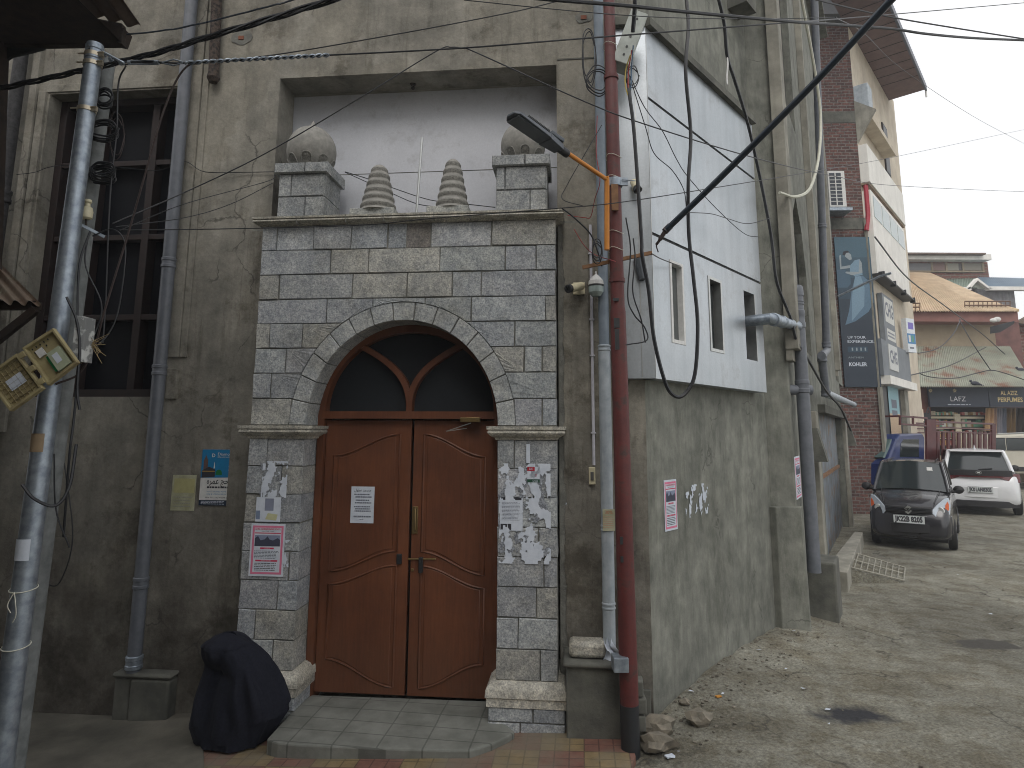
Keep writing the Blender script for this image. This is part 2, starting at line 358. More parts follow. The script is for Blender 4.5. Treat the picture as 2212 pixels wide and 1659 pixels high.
def earth(n, L, pos, col, mix, ramp, noi):
    def spot(c, rx, ry, lo, colr, col):
        vm = n.new('ShaderNodeVectorMath'); vm.operation = 'SUBTRACT'; L(pos, vm.inputs[0]); vm.inputs[1].default_value = (c.x, c.y, 0)
        sc = n.new('ShaderNodeVectorMath'); sc.operation = 'MULTIPLY'; L(vm.outputs[0], sc.inputs[0]); sc.inputs[1].default_value = (1/rx, 1/ry, 0)
        ln = n.new('ShaderNodeVectorMath'); ln.operation = 'LENGTH'; L(sc.outputs[0], ln.inputs[0])
        ad = n.new('ShaderNodeMath'); ad.operation = 'ADD'; L(ln.outputs['Value'], ad.inputs[0]); L(noi(5, 6), ad.inputs[1])
        return mix(col, colr, ramp(ad.outputs[0], lo, lo+.75, (1,1,1), (0,0,0)))
    f = ramp(noi(45, 6, None, .8), .34, .66, (.5, .49, .48), (1.42, 1.42, 1.4)); col = mix(col, f, 1.0, 'MULTIPLY')
    f = ramp(noi(2.2, 8, None, .7), .46, .58, (1, 1, 1), (.74, .7, .64)); col = mix(col, f, 1.0, 'MULTIPLY')
    f = ramp(noi(9, 8, None, .75), .5, .6, (1, 1, 1), (.8, .77, .72)); col = mix(col, f, 1.0, 'MULTIPLY')
    col = cracks(n, L, pos, col, mix, ramp, noi, .9, .014, .6)
    col = spot(_q, .75, .36, .7, (.035,.036,.042), col)
    return spot(_q2, .75, .35, .85, (.075,.07,.062), col)
EARTH = mat('packed_earth_road', lin(154,153,142), lin(122,120,109), scale=2.4, rough=.95, bump=1.0, bscale=30, big=.3, bigscale=.5, contrast=(.3,.7), extra=earth, bdist=.03)
tag(m.build('road', EARTH, smooth=80), kind='structure')

# tiled pavement in front of the entrance and the cement apron to its left
def tiles(n, L, pos, col, mix, ramp, noi):
    v = wires_uv(F)(n, L, pos); rr = n.new('ShaderNodeVectorRotate'); rr.rotation_type = 'Z_AXIS'; rr.inputs['Angle'].default_value = R(6)
    L(pos, rr.inputs['Vector'])
    ck = n.new('ShaderNodeTexChecker'); ck.inputs['Scale'].default_value = 1/.29; L(rr.outputs[0], ck.inputs[0])
    ck.inputs[1].default_value = (*lin(142,84,72), 1); ck.inputs[2].default_value = (*lin(158,134,86), 1)
    b = n.new('ShaderNodeTexBrick'); L(rr.outputs[0], b.inputs[0]); b.inputs['Scale'].default_value = 1; b.inputs['Brick Width'].default_value = .0966
    b.inputs['Row Height'].default_value = .0966; b.inputs['Mortar Size'].default_value = .005; b.offset = 0
    b.inputs['Color1'].default_value = (1,1,1,1); b.inputs['Color2'].default_value = (.86,.86,.86,1); b.inputs['Mortar'].default_value = (.5,.5,.5,1)
    col = mix(mix(ck.outputs[0], lin(104,94,82), .45), b.outputs[0], 1.0, 'MULTIPLY')
    col = mix(col, ramp(noi(9, 7, None, .7), .3, .7, (.62,)*3, (1.12,)*3), 1.0, 'MULTIPLY')
    return mix(col, lin(118,112,98), ramp(noi(1.6, 6), .42, .62, (0,0,0), (.75,)*3))
TILE = mat('red_and_yellow_paving_tiles', (1,1,1), rough=.85, bump=.3, extra=tiles)
def sheet(name, pts, z, matr, th=.1, **k):
    m = MB(); m.prism([V((p.x, p.y, pz(p.x)+z)) for p in pts], [V((p.x, p.y, pz(p.x)+z-th)) for p in pts]); return tag(m.build(name, matr, smooth=0, **k), kind='structure')
pts = [F.P(-3.25, 0, .02), F.P(-.22, 0, .02), F.P(-.18, 0, .55), F.P(-.32, 0, 1.0), F.P(-.25, 0, 2.2), F.P(-2.2, 0, 2.2), F.P(-2.75, 0, 1.25), F.P(-3.3, 0, .7)]
sheet('tiled_pavement', pts, .012, TILE)
pts = [F.P(-9, 0, .0), F.P(-4.2, 0, 0), F.P(-3.2, 0, .0), F.P(-3.1, 0, .55), F.P(-2.7, 0, 1.2), F.P(-2.2, 0, 2.4), F.P(-9, 0, 2.6)]
sheet('cement_apron', pts, .02, mat('apron_cement', lin(112,108,98), lin(80,78,70), scale=2, rough=.95, bump=.5, big=.3, streak=0), bevel=.01)

# ------------------------------------------------------------------ the concrete building
bld = empty('concrete_building', F.P(-1.5, 0, 0), 'large unpainted cement-rendered building with stone arched gateway and aluminium-clad corner', 'building')
TOPZ = 8.6
fs = lambda px, py, o=0: F.at(px, py, o)[0]
fz = lambda px, py, o=0: F.at(px, py, o)[1]
# openings in the front wall
w0, w1 = fs(108, 205), fs(392, 190); wz0, wz1 = fz(300, 857), fz(250, 197)
n0, n1 = fs(577, 171), fs(1203, 300); nz1 = fz(577, 171)
gT = fz(560, 470, .25)                       # top of cornice
g0, g1 = fs(541, 900, .2), fs(1203, 900, .2) # edges of the stone gateway
cap = fz(540, 918, .2)
m = MB(); T = -.30
m.pbox(F, -8.5, w0, -.3, TOPZ, T, 0); m.pbox(F, w0, w1, -.3, wz0, T, 0); m.pbox(F, w0, w1, wz1, TOPZ, T, 0)
m.pbox(F, w1, g0-.035, -.3, TOPZ, T, 0)
m.pbox(F, g0-.035, n0, gT, TOPZ, T, 0) if n0 > g0 else None
m.pbox(F, max(n0, g0-.035), n1, nz1, TOPZ, T, 0); m.pbox(F, n1, 0, -.3, TOPZ, T, 0)
m.pbox(F, g0-.035, n1+.03, -.3, gT-.02, T-.02, -.30)    # behind the gateway, cut by it
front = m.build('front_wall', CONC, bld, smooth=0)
# proud render strips and jambs
m = MB()
a, b = fs(424, 100), fs(446, 100)
m.pbox(F, a, b, fz(390, 772), TOPZ, -.01, .035); m.pbox(F, b+.003, b+.06, fz(390, 772), TOPZ, -.01, .018)
m.pbox(F, a+.01, b, fz(385, 862), fz(385, 797), -.01, .03)
m.pbox(F, w0-.17, w0-.10, wz0-.6, TOPZ, -.01, .05); m.pbox(F, w0-.09, w0-.02, wz0-.3, wz1+.02, -.01, .03)
m.pbox(F, w0-.19, w1+.01, wz1+.015, wz1+.09, -.01, .012)
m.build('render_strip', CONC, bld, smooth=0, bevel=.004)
m = MB(); m.pbox(F, fs(1205,380), fs(1290,380), fz(1290,126), fz(1290,126)+.012, -.01, .006); m.build('render_joint', CONC_D, bld, smooth=0)
# broken patches
def patch(px, py, r, nm='broken_patch', off=.0):
    s_, z_ = F.at(px, py, off); m = MB(); k = 14
    ring = [(s_+r*math.cos(2*math.pi*i/k)*(1+.35*noise.noise(V((i*1.7, px, 0)))), z_+r*.7*math.sin(2*math.pi*i/k)*(1+.5*noise.noise(V((i*1.3, py, 5))))) for i in range(k)]
    m.pprism(F, ring, -.01, .006); m.build(nm, MORT, bld, smooth=0)
    m = MB(); m.pbox(F, s_-.03, s_+.02, z_-.02, z_+.015, 0, .012); m.build('exposed_brick', flat('exposed_brick_red', lin(128,80,62), .9), bld, smooth=0)
patch(523, 82, .1); patch(1262, 38, .075)
# ragged plaster edges beside the gateway
for (x_e, sg) in ((g0-.012, -1), (g1+.012, 1)):
    m = MB(); pts_ = []; zz_ = -.2; rr_ = random.Random(4)
    while zz_ < gT-.02:
        w_ = .035+.03*abs(noise.noise(V((zz_*3, sg*5, 0))))+(.07*max(0, 1-abs(zz_-.95)/.5) if sg < 0 else .02*max(0, 1-zz_))
        pts_.append((x_e+sg*(w_+rr_.uniform(-.006,.006)), zz_)); zz_ += rr_.uniform(.02,.05)
    outer = [(x_e+sg*.24, pts_[-1][1]), (x_e+sg*.24, pts_[0][1])]
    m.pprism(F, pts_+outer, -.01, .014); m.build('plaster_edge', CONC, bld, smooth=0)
    m = MB(); m.pbox(F, min(x_e, x_e+sg*.18), max(x_e, x_e+sg*.18), -.3, gT-.02, -.01, .005); m.build('mortar_strip', MORT, bld, smooth=0)
m = MB(); a_ = S.at(1580, 20, 0); m.pbox(S, a_[0]-.12, a_[0]+.16, a_[1]-.06, a_[1]+.4, 0, .22); m.build('cement_bracket', CONC_D, bld, smooth=0)
m = MB(); a_ = S.at(1661, 378, 0); m.pbox(S, a_[0]-.03, a_[0]+.03, a_[1]-.16, a_[1]+.14, -.01, .004); m.build('slot', flat('slot_dark', (.02,.02,.02), .9), bld, smooth=0)
# left window
wf = MB(); o1 = -.14
for (x0, x1, z0, z1) in ((w0, w0+.07, wz0, wz1), (w1-.07, w1, wz0, wz1), (w0+.07, w1-.07, wz1-.07, wz1), (w0+.07, w1-.07, wz0, wz0+.07)):
    wf.pbox(F, x0, x1, z0, z1, -.30, o1)
wz_a, wz_b, wz_c = fz(300, 352, -.15), fz(300, 512, -.15), fz(300, 685, -.15)
v1 = fs(322, 420, -.15); v2 = fs(200, 420, -.15)
for zz in (wz_a, wz_b, wz_c): wf.pbox(F, w0+.07, w1-.07, zz-.025, zz+.025, -.24, o1-.01)
for vv in (v1, v2): wf.pbox(F, vv-.035, vv+.035, wz0+.07, wz1-.07, -.26, o1-.004)
win = wf.build('window', WOODR, bld, smooth=0, bevel=.004)
m = MB(); m.pbox(F, w0+.02, w1-.02, wz0+.02, wz1-.02, -.33, -.265); m.build('pane', GLASSD, win, smooth=0)
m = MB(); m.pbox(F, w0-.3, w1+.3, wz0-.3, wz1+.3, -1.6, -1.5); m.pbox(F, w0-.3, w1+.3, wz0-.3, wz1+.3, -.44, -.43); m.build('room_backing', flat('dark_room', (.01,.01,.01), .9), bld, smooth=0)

# niche above the gateway
m = MB(); NB = -.33
m.pbox(F, n0-.3, n1+.2, gT-.02, nz1+.3, NB-.05, NB)
npan = m.build('niche_panel', NICHEP, bld, smooth=0)
m = MB(); sx0 = fs(624, 300, NB)
m.pbox(F, n0-.1, sx0, gT-.02, nz1+.1, NB, NB+.02)
m.pbox(F, n0-.1, n1+.1, nz1-.002, nz1+.1, NB, T); m.build('niche_reveal', CONC_P, bld, smooth=0)
m = MB(); zj = fz(900, 372, NB); m.pbox(F, sx0, n1+.1, zj-.003, zj+.003, NB, NB+.002); m.build('panel_joint', CONC_D, npan, smooth=0)
m = MB(); c = F.P(*[*F.at(893, 163, -.2)][:1], nz1, -.2); m.lathe(c-V((0,0,.05)), [(.012,0),(.02,.01),(.012,.03),(.03,.05)], 10); m.build('ceiling_rose', IRON, bld)
# stone courses ------------------------------------------------------------
rnd = random.Random(3)
def tc():
    k = rnd.uniform(.86, 1.14); q = rnd.random()
    if q < .2: return (k*1.0, k*.96, k*.89)
    if q > .9: return (k*.86, k*.88, k*.92)
    return (k, k*rnd.uniform(.99,1.02), k*rnd.uniform(1.0,1.05))
gate = MB(); GO = .2; BK = -.28; J = .0035
X5 = lambda x: 504+x/2.879
Y5 = lambda y: 432+y/2.879
cz = [fz(x, y, GO) for x, y in ((568,490),(566,542.5),(565,594.6),(560,648),(555,700),(553,753),(547,806.4),(544,861),(541,918))]
ss = lambda xz, zi: fs(X5(xz), 0+(zi), GO)
ymid = [516, 568, 621, 674, 726, 780, 834, 890]
acx = (fs(623.8, 915, GO)+fs(1113.6, 915, GO))/2; aR = (fs(1113.6, 915, GO)-fs(623.8, 915, GO))/2
aH = fz(872, 652.5, GO)-cap; ir = (fs(1073.6, 913, GO)-fs(658.6, 913, GO))/2; iH = fz(872, 691, GO)-cap
def arcz(s_, r=aR, h=aH):
    t = (s_-acx)/r
    return -9 if abs(t) >= 1 else cap + h*math.sqrt(1-t*t)
rows = [[185,270,500,730,955,None,1225,1605,2010],[175,605,840,1285,1690,1885,2010],[165,283,737,1080,1360,1540,2010],
        [155,580,865,1190,1480,1940,2012],[140,225,428,700,None,1400,1750,2014],[130,325,600,None,1500,1810,1920,2015],
        [120,232,500,None,1600,2016],[105,355,None,1745,1920,2018]]
def stone(s0, s1, z0, z1, o1=GO, col=None):
    s0 += J; s1 -= J; z0 += J; z1 -= J
    if s1-s0 < .02: return
    zlim = [arcz(s0), arcz(s1), arcz((s0+s1)/2)]
    if max(zlim) <= z0 or (cap >= z1):
        jt = lambda: rnd.uniform(-.004, .004)
        p = [(s0+jt(), z0+jt()), ((s0+s1)/2, z0+jt()*.5), (s1+jt(), z0+jt()), (s1+jt(), z1+jt()), ((s0+s1)/2, z1+jt()*.5), (s0+jt(), z1+jt())]
        gate.block(F, p, BK, o1+rnd.uniform(-.004, .006), .007, c=col or tc()); return
    N = 80; low = []
    for i in range(N+1):
        x = s0+(s1-s0)*i/N; l = max(z0, arcz(x)+.003 if arcz(x) > -8 else -9); low.append((x, l))
    keep = [p for p in low if p[1] < z1-.001]
    if len(keep) < 2: return
    poly = keep + [(keep[-1][0], z1), (keep[0][0], z1)]
    q = [poly[0]]
    for p in poly[1:]:
        if abs(p[0]-q[-1][0])+abs(p[1]-q[-1][1]) > .012 or p in poly[-2:]: q.append(p)
    # drop nearly collinear points
    q2 = [p for i, p in enumerate(q) if abs((V(q[i-1])-V(p)).normalized().cross((V(q[(i+1)%len(q)])-V(p)).normalized())) > .004]
    if len(q2) >= 3: gate.block(F, q2, BK, o1, .005, c=col or tc())
for i, row in enumerate(rows):
    z1, z0 = cz[i], cz[i+1]
    for a, b in zip(row[:-1], row[1:]):
        if a is None or b is None: continue
        s0, s1 = ss(a, ymid[i]), ss(b, ymid[i])
        if a == row[0]: s0 = g0
        if b == row[-1]: s1 = g1
        stone(s0, s1, z0, z1)
# recessed tablet in the first course
s0, sm, s1 = ss(960, 516), ss(1075, 516), ss(1225, 516)
gate.block(F, [(s0+J,cz[1]+J),(sm-J,cz[1]+J),(sm-J,cz[0]-J),(s0+J,cz[0]-J)], BK, GO-.009, .004, c=(.8,.82,.85))
gate.block(F, [(sm+J,cz[1]+J),(s1-J,cz[1]+J),(s1-J,cz[0]-J),(sm+J,cz[0]-J)], BK, GO-.009, .004, c=(.56,.5,.46))
# voussoirs
NV = 15
for k in range(NV):
    a0, a1 = math.pi*k/NV, math.pi*(k+1)/NV; g = .0022
    o = []; q = []
    for j in range(5):
        a = a0+g/aR*2+(a1-a0-g/aR*4)*j/4
        o.append((acx-(aR-.002)*math.cos(a), cap+(aH-.002)*math.sin(a))); q.append((acx-(ir)*math.cos(a), cap+(iH)*math.sin(a)))
    gate.block(F, o+q[::-1], BK, GO+rnd.uniform(-.003,.004), .005, c=(lambda q_: (q_,q_*.995,q_*.98))(rnd.uniform(.98,1.14)))
# pilasters
pz1 = fz(540, 947, GO); pz0 = fz(1130, 1478, GO+.06); nc = 8
pl_o = g0; pl_i = acx-ir; pr_i = acx+ir; pr_o = g1
for (a, b) in ((pl_o, pl_i), (pr_i, pr_o)):
    for k in range(nc):
        z0 = pz0+(pz1-pz0)*k/nc; z1 = pz0+(pz1-pz0)*(k+1)/nc; t = .32 if k % 2 else .66
        if k in (3,): t = .8
        m_ = a+(b-a)*(t+rnd.uniform(-.05,.05))
        stone(a, m_, z0, z1); stone(m_, b, z0, z1)
gw = gate.build('stone_gateway', STONE, bld, smooth=0)
m = MB()
def holepoly(bx0, bx1, z0, z1, o0, o1):   # mortar bed with the arch cut out
    N = 40; arc = [(acx-ir*1.012*math.cos(math.pi*i/N), cap+iH*1.012*math.sin(math.pi*i/N)) for i in range(N+1)]
    L_ = [(bx0, z0), (acx-ir*1.012, z0)] + arc[:N//2+1] + [(acx, z1), (bx0, z1)]
    R_ = [(bx1, z0), (bx1, z1), (acx, z1)] + arc[N//2:] + [(acx+ir*1.012, z0)]
    m.pprism(F, L_, o0, o1); m.pprism(F, R_, o0, o1)
holepoly(g0+.004, g1-.004, 0, gT-.05, BK-.02, GO-.0135)
m.build('mortar', MORT, gw, smooth=0)
def moulding(name, x0, x1, z0, z1, prof, ends=True, matr=STONE_W, o_in=BK):
    """prof: (z fraction, out) bottom to top, swept with returned ends"""
    m = MB(); rings = []
    for zf, o in prof:
        z = z0+(z1-z0)*zf; e = o-GO
        rings.append([F.P(x0-e, z, o_in), F.P(x0-e, z, o), F.P(x1+e, z, o), F.P(x1+e, z, o_in)])
    vs = [p for r in rings for p in r]; n = len(rings)
    fs_ = [(i*4+k, i*4+(k+1)%4, (i+1)*4+(k+1)%4, (i+1)*4+k) for i in range(n-1) for k in range(4)] + [(0,1,2,3), tuple((n-1)*4+k for k in (3,2,1,0))]
    m.add(vs, fs_); return m.build(name, matr, gw, smooth=40)
cprof = [(0,GO+.004),(.14,GO+.012),(.16,GO+.03),(.26,GO+.052),(.42,GO+.064),(.58,GO+.062),(.7,GO+.05),(.73,GO+.048),(.75,GO+.066),(1,GO+.068)]
co = moulding('cornice', g0, g1, cz[0], gT, cprof, matr=STONE_W)
for t in (.13,.3,.43,.6,.72,.84):
    mm = MB(); x = g0+(g1-g0)*t; mm.pbox(F, x-.002, x+.002, cz[0]+.002, gT+.001, GO, GO+.0695); mm.build('joint', MORT, co, smooth=0)
kprof = [(0,GO+.004),(.18,GO+.012),(.2,GO+.024),(.34,GO+.046),(.5,GO+.06),(.66,GO+.058),(.74,GO+.05),(.76,GO+.066),(1,GO+.068)]
moulding('capital', pl_o, pl_i+.01, pz1, cap-.003, kprof); moulding('capital', pr_i-.01, pr_o, pz1, cap-.003, kprof)
pprof = [(0,GO+.07),(.5,GO+.07),(.62,GO+.07),(.66,GO+.075),(.8,GO+.07),(.92,GO+.045),(1,GO+.012)]
for a, b in ((pl_o, pl_i), (pr_i, pr_o)):
    x = MB(); zt = pz0; zb = -.22; zm = pz0-.16
    moulding('plinth_moulding', a, b, zm, zt, [(0,GO+.06),(.35,GO+.06),(.4,GO+.07),(.7,GO+.065),(.9,GO+.04),(1,GO+.01)])
    for k in range(3):
        z0 = zb+(zm-zb)*k/3; z1 = zb+(zm-zb)*(k+1)/3; t = (.55,.4,.6)[k]; mid = a+(b-a)*t
        for s0, s1 in ((a-.05, mid), (mid, b+.05)):
            x.block(F, [(s0+J,z0+J),(s1-J,z0+J),(s1-J,z1-J),(s0+J,z1-J)], BK, GO+.055, .012, c=tc())
    x.build('plinth', STONE, gw, smooth=0)
    x = MB(); x.pbox(F, a-.043, b+.043, zb, zm-.003, BK, GO+.04); x.build('plinth_core', MORT, gw, smooth=0)

# gap
GAPX = 0
# door ---------------------------------------------------------------------
DO = -.10; dz0 = -.02
ja, jb = acx-ir+.002, acx+ir-.002
fr = MB(); fwid = .055
zt = fz(880, 905, DO)                 # transom
fr.pbox(F, ja, ja+fwid, dz0-.05, zt, DO-.12, DO+.06); fr.pbox(F, jb-fwid, jb, dz0-.05, zt, DO-.12, DO+.06)
fr.pbox(F, ja, jb, zt, zt+.06, DO-.12, DO+.065)
N = 40; zc = zt+.06
ra, rh = ir-.002, cap+iH-zc-.002
ring = lambda r, h: [(acx-r*math.cos(math.pi*i/N), zc+h*math.sin(math.pi*i/N)) for i in range(N+1)]
ro, ri = ring(ra, rh), ring(ra-.06, rh-.06)
for i in range(N): fr.pprism(F, [ro[i], ro[i+1], ri[i+1], ri[i]], DO-.12, DO+.06)
frame = fr.build('door_frame', DOORP, bld, smooth=20)
m = MB(); y0 = zc; hh = rh-.03
def curvebar(side):
    pts = []
    for i in range(17):
        t = i/16; x = acx + side*(.0+ .62*ra*(t**1.9)); z = y0 + (hh*.82)*(t**.72)
        pts.append((x, z))
    for i in range(16):
        (x0, z0), (x1, z1) = pts[i], pts[i+1]; d = V((x1-x0, z1-z0)).normalized(); nn = V((-d.y, d.x))*.024
        m.pprism(F, [(x0-nn.x, z0-nn.y), (x1-nn.x, z1-nn.y), (x1+nn.x, z1+nn.y), (x0+nn.x, z0+nn.y)], DO-.03, DO+.05+side*.002)
curvebar(-1); curvebar(1); m.build('fanlight_bar', DOORP, frame, smooth=30)
m = MB(); m.pprism(F, ring(ra-.03, rh-.03), DO-.05, DO-.03); m.build('fanlight_pane', flat('dirty_dark_glass', lin(34,38,42), .6, spec=.2), frame, smooth=0)
mid = (fs(885, 1200, DO))
def leaf(s0, s1, flip, rot):
    m = MB(); th = .045
    m.pbox(F, s0, s1, dz0+.012, zt-.012, DO-.03, DO+.015); z_ = lambda y: fz(880, y, DO)
    lf = m.build('door_leaf', DOORP, bld, smooth=0, bevel=.003)
    W = s1-s0; X = lambda t: s0+W*(1-t if flip else t)
    def sig(t): return t*t*(3-2*t)
    for zb0, zb1, zt0, zt1, c in ((z_(1237), z_(1190), z_(985), z_(938), 0), (z_(1428), z_(1484), z_(1265), z_(1221), 1)):
        bot = [(X(.11+.76*t), zb0+(zb1-zb0)*sig(t)) for t in [i/14 for i in range(15)]]
        top = [(X(.11+.76*t), zt0+(zt1-zt0)*sig(t)) for t in [i/14 for i in range(15)]]
        loop = bot+top[::-1]
        mm = MB(); mm.tube([F.P(x, z, DO+.016) for x, z in loop], .009, 6, closed=True)
        cx_ = sum(p[0] for p in loop)/len(loop); cz_ = sum(p[1] for p in loop)/len(loop)
        inner = [(cx_+(x-cx_)*.86, cz_+(z-cz_)*.95) for x, z in loop]
        mm.tube([F.P(x, z, DO+.015) for x, z in inner], .005, 6, closed=True)
        mm.pprism(F, inner, DO+.01, DO+.021)
        mm.build('raised_panel', DOORP, lf, smooth=50)
    return lf
l1 = leaf(ja+fwid+.004, mid-.009, False, 0); l2 = leaf(mid+.012, jb-fwid-.004, True, 0)
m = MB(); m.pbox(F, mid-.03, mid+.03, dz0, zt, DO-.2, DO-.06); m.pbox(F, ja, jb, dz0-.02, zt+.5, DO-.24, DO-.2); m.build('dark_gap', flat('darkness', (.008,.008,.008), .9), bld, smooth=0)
def hw(px0, py0, px1, py1, nm, par, matr, o=.015, th=.02, r=None):
    a = F.at(px0, py0, DO+o); b = F.at(px1, py1, DO+o); m = MB()
    if r: m.tube([F.P(*a, DO+o+th), F.P(*b, DO+o+th)], r, 8)
    else: m.pbox(F, a[0], b[0], b[1], a[1], DO+o-.004, DO+o+th)
    return m.build(nm, matr, par, smooth=30, bevel=0 if r else .003)
hw(891, 1094, 902, 1153, 'handle_plate', l2, BRASS, th=.008)
m = MB(); a = F.at(897, 1098, DO+.05); b = F.at(897, 1148, DO+.05)
m.tube(smoothpath([F.P(a[0], a[1], DO+.02), F.P(a[0], a[1]-.02, DO+.055), F.P(b[0], b[1]+.02, DO+.055), F.P(b[0], b[1], DO+.02)], 5), .007, 8); m.build('door_handle', BRASS, l2)
hw(882, 1207, 942, 1207, 'bolt', l2, BRASS, th=.012, r=.006)
hw(906, 1203, 914, 1236, 'padlock', l2, BLACKP, th=.03); hw(858, 1196, 868, 1218, 'latch', l1, BLACKP, th=.02)
hw(888, 1228, 894, 1234, 'keyhole', l2, BRASS, th=.01)
hw(996, 902, 1038, 912, 'door_closer', frame, BRASS, o=.065, th=.04)
m = MB(); a = F.at(1017, 914, DO+.1); b = F.at(962, 932, DO+.1); c_ = F.at(1008, 925, DO+.05); m.tube([F.P(*a, DO+.1), F.P(*b, DO+.07)], .004, 6); m.tube([F.P(*b, DO+.07), F.P(*c_, DO+.03)], .003, 6); m.build('closer_arm', STEEL, frame)

# porch slab
pts = [G(*p, -.025 if i_ in (0,1,2,12) else -.042) for i_, p in enumerate(((655,1500),(1062,1514),(1060,1545),(1085,1556),(1112,1580),(1098,1590),(1060,1607),(1015,1621),(850,1617),(640,1608),(600,1604),(576,1596),(640,1526)))]
def pt(n, L, pos, col, mix, ramp, noi):
    rr = n.new('ShaderNodeVectorRotate'); rr.rotation_type = 'Z_AXIS'; rr.inputs['Angle'].default_value = R(8); L(pos, rr.inputs['Vector'])
    b = n.new('ShaderNodeTexBrick'); L(rr.outputs[0], b.inputs[0]); b.inputs['Scale'].default_value = 1; b.inputs['Brick Width'].default_value = .3
    b.inputs['Row Height'].default_value = .17; b.inputs['Mortar Size'].default_value = .006; b.offset = 0
    b.inputs['Color1'].default_value = (1,1,1,1); b.inputs['Color2'].default_value = (.96,.96,.96,1); b.inputs['Mortar'].default_value = (.6,.6,.6,1)
    return mix(col, b.outputs[0], 1.0, 'MULTIPLY')
m = MB(); m.prism(pts, [V((p.x, p.y, -.3)) for p in pts])
m.build('doorstep', mat('grey_doorstep', lin(128,130,124), lin(104,106,100), scale=5, rough=.85, bump=.2, big=.15, extra=pt), bld, smooth=0, bevel=.012)

# side wall and aluminium box -----------------------------------------------
m = MB(); SE = 2.54
m.pbox(S, 0, SE, -.3, TOPZ, -.4, 0)
m.prism([S.P(0, -.3, 0), F.P(0, -.3, 0), F.P(-.02, -.3, -.3), S.P(.1, -.3, -.38)], [S.P(0, TOPZ, 0), F.P(0, TOPZ, 0), F.P(-.02, TOPZ, -.3), S.P(.1, TOPZ, -.38)])
side = m.build('side_wall', CONC_S, bld, smooth=0)
m = MB(); m.pbox(F, -.26, -.02, -.2, fz(1400,1488), .0, .03); m.build('corner_plinth', CONC_D, bld, smooth=0, bevel=.006)
SO = .13
bz0 = S.at(1445, 821, SO)[1]; bz1 = S.at(1500, 157, SO)[1]; se1 = S.at(1656, 842, SO)[0]
fl0 = fs(1338, 500, SO)
tn = math.tan(R((95.6-41.2)/2))*SO     # corner mitre
wins = []
for (px0, py0, px1, py1) in ((1443,566,1482,751),(1528,596,1565,764),(1606,626,1637,778)):
    a = S.at((px0+6 if px0 < 1450 else px0+4), (py0+py1)/2, SO)[0]; b = S.at(px1-4, (py0+py1)/2, SO)[0]
    wins.append((a, b, S.at((px0+px1)/2, py1-4, SO)[1], S.at((px0+px1)/2, py0+5, SO)[1]))
zlo = sum(x[2] for x in wins)/3; zhi = sum(x[3] for x in wins)/3
wins = [(a, b, zlo, zhi) for a, b, _, _ in wins]
m = MB(); xs_ = [-tn] + [v for a, b, _, _ in wins for v in (a, b)] + [se1]
seam1 = S.at(1500, 288, SO)[1]; seam2 = S.at(1500, 546, SO)[1]
for i in range(0, len(xs_)-1):
    if i % 2 == 0: m.pbox(S, xs_[i], xs_[i+1], zlo, zhi, .0, SO)
m.pbox(S, -tn, se1, bz0, zlo, 0, SO); m.pbox(S, -tn, se1, zhi, seam2-.013, 0, SO); m.pbox(S, -tn, se1, seam2+.013, seam1-.013, 0, SO); m.pbox(S, -tn, se1, seam1+.013, bz1, 0, SO)
m.pbox(F, fl0, tn, bz0, bz1, 0, SO)
clad = m.build('aluminium_cladding', SILVER, bld, smooth=0)
SEAM = flat('seam_grey', lin(60,62,64), .8)  # dark grey strips lining the joints between cladding panels
for q_ in (seam1, seam2): m = MB(); m.pbox(S, -tn+.02, se1-.01, q_-.013, q_+.013, .0, SO-.012); m.build('seam', SEAM, clad, smooth=0)
if 0: m.build('seam', flat('seam_grey', lin(70,72,74), .8), clad, smooth=0)
m = MB(); m.pbox(F, tn-.10, tn-.094, bz0, bz1, SO, SO+.003); m.pbox(S, -tn+.004, -tn+.012, bz0, bz1, SO, SO+.003); m.build('corner_trim', STEEL, clad, smooth=0)
m = MB(); m.pbox(S, -tn, se1, bz1+.004, bz1+.075, 0, SO+.05); m.pbox(F, fl0, tn, bz1+.004, bz1+.075, 0, SO+.05); m.build('drip_ledge', CONC_D, bld, smooth=0)
for k, (a, b, z0, z1) in enumerate(wins):
    m = MB(); t = .03
    o1 = SO+.006
    if k < 2:
        for q in ((a, a+t, z0, z1), (b-t, b, z0, z1), (a+t, b-t, z1-t, z1), (a+t, b-t, z0, z0+t)): m.pbox(S, *q, SO-.08, o1)
    else:
        m.pbox(S, b-.02, b, z0, z1, SO-.1, o1)
    wn = m.build('window', WHITE if k == 0 else STEEL, clad, smooth=0, bevel=.002)
    m = MB()
    if k == 0: m.pbox(S, a+.02, b-.02, z0+.02, z1-.02, SO-.06, SO-.045); m.build('pane', flat('greenish_glass', lin(88,92,92), .15), wn, smooth=0)
    elif k == 1:
        m.pbox(S, a+t+.03, b-.06, z0+.05, z1-.04, SO-.075, SO-.065); m.pbox(S, a+.07, a+.09, z0+.03, z1-.03, SO-.05, SO-.02, c=1); m.build('pane', GLASSC, wn, smooth=0)
    m = MB(); m.pbox(S, a, b, z0, z1, -.01, .004); m.build('dark_reveal', flat('dark_inside', (.012,.012,.014), .9), clad, smooth=0)

# far wing ------------------------------------------------------------------
m = MB()
L2 = (V((7.5, 14.37, 0))-F2.o).dot(F2.u)
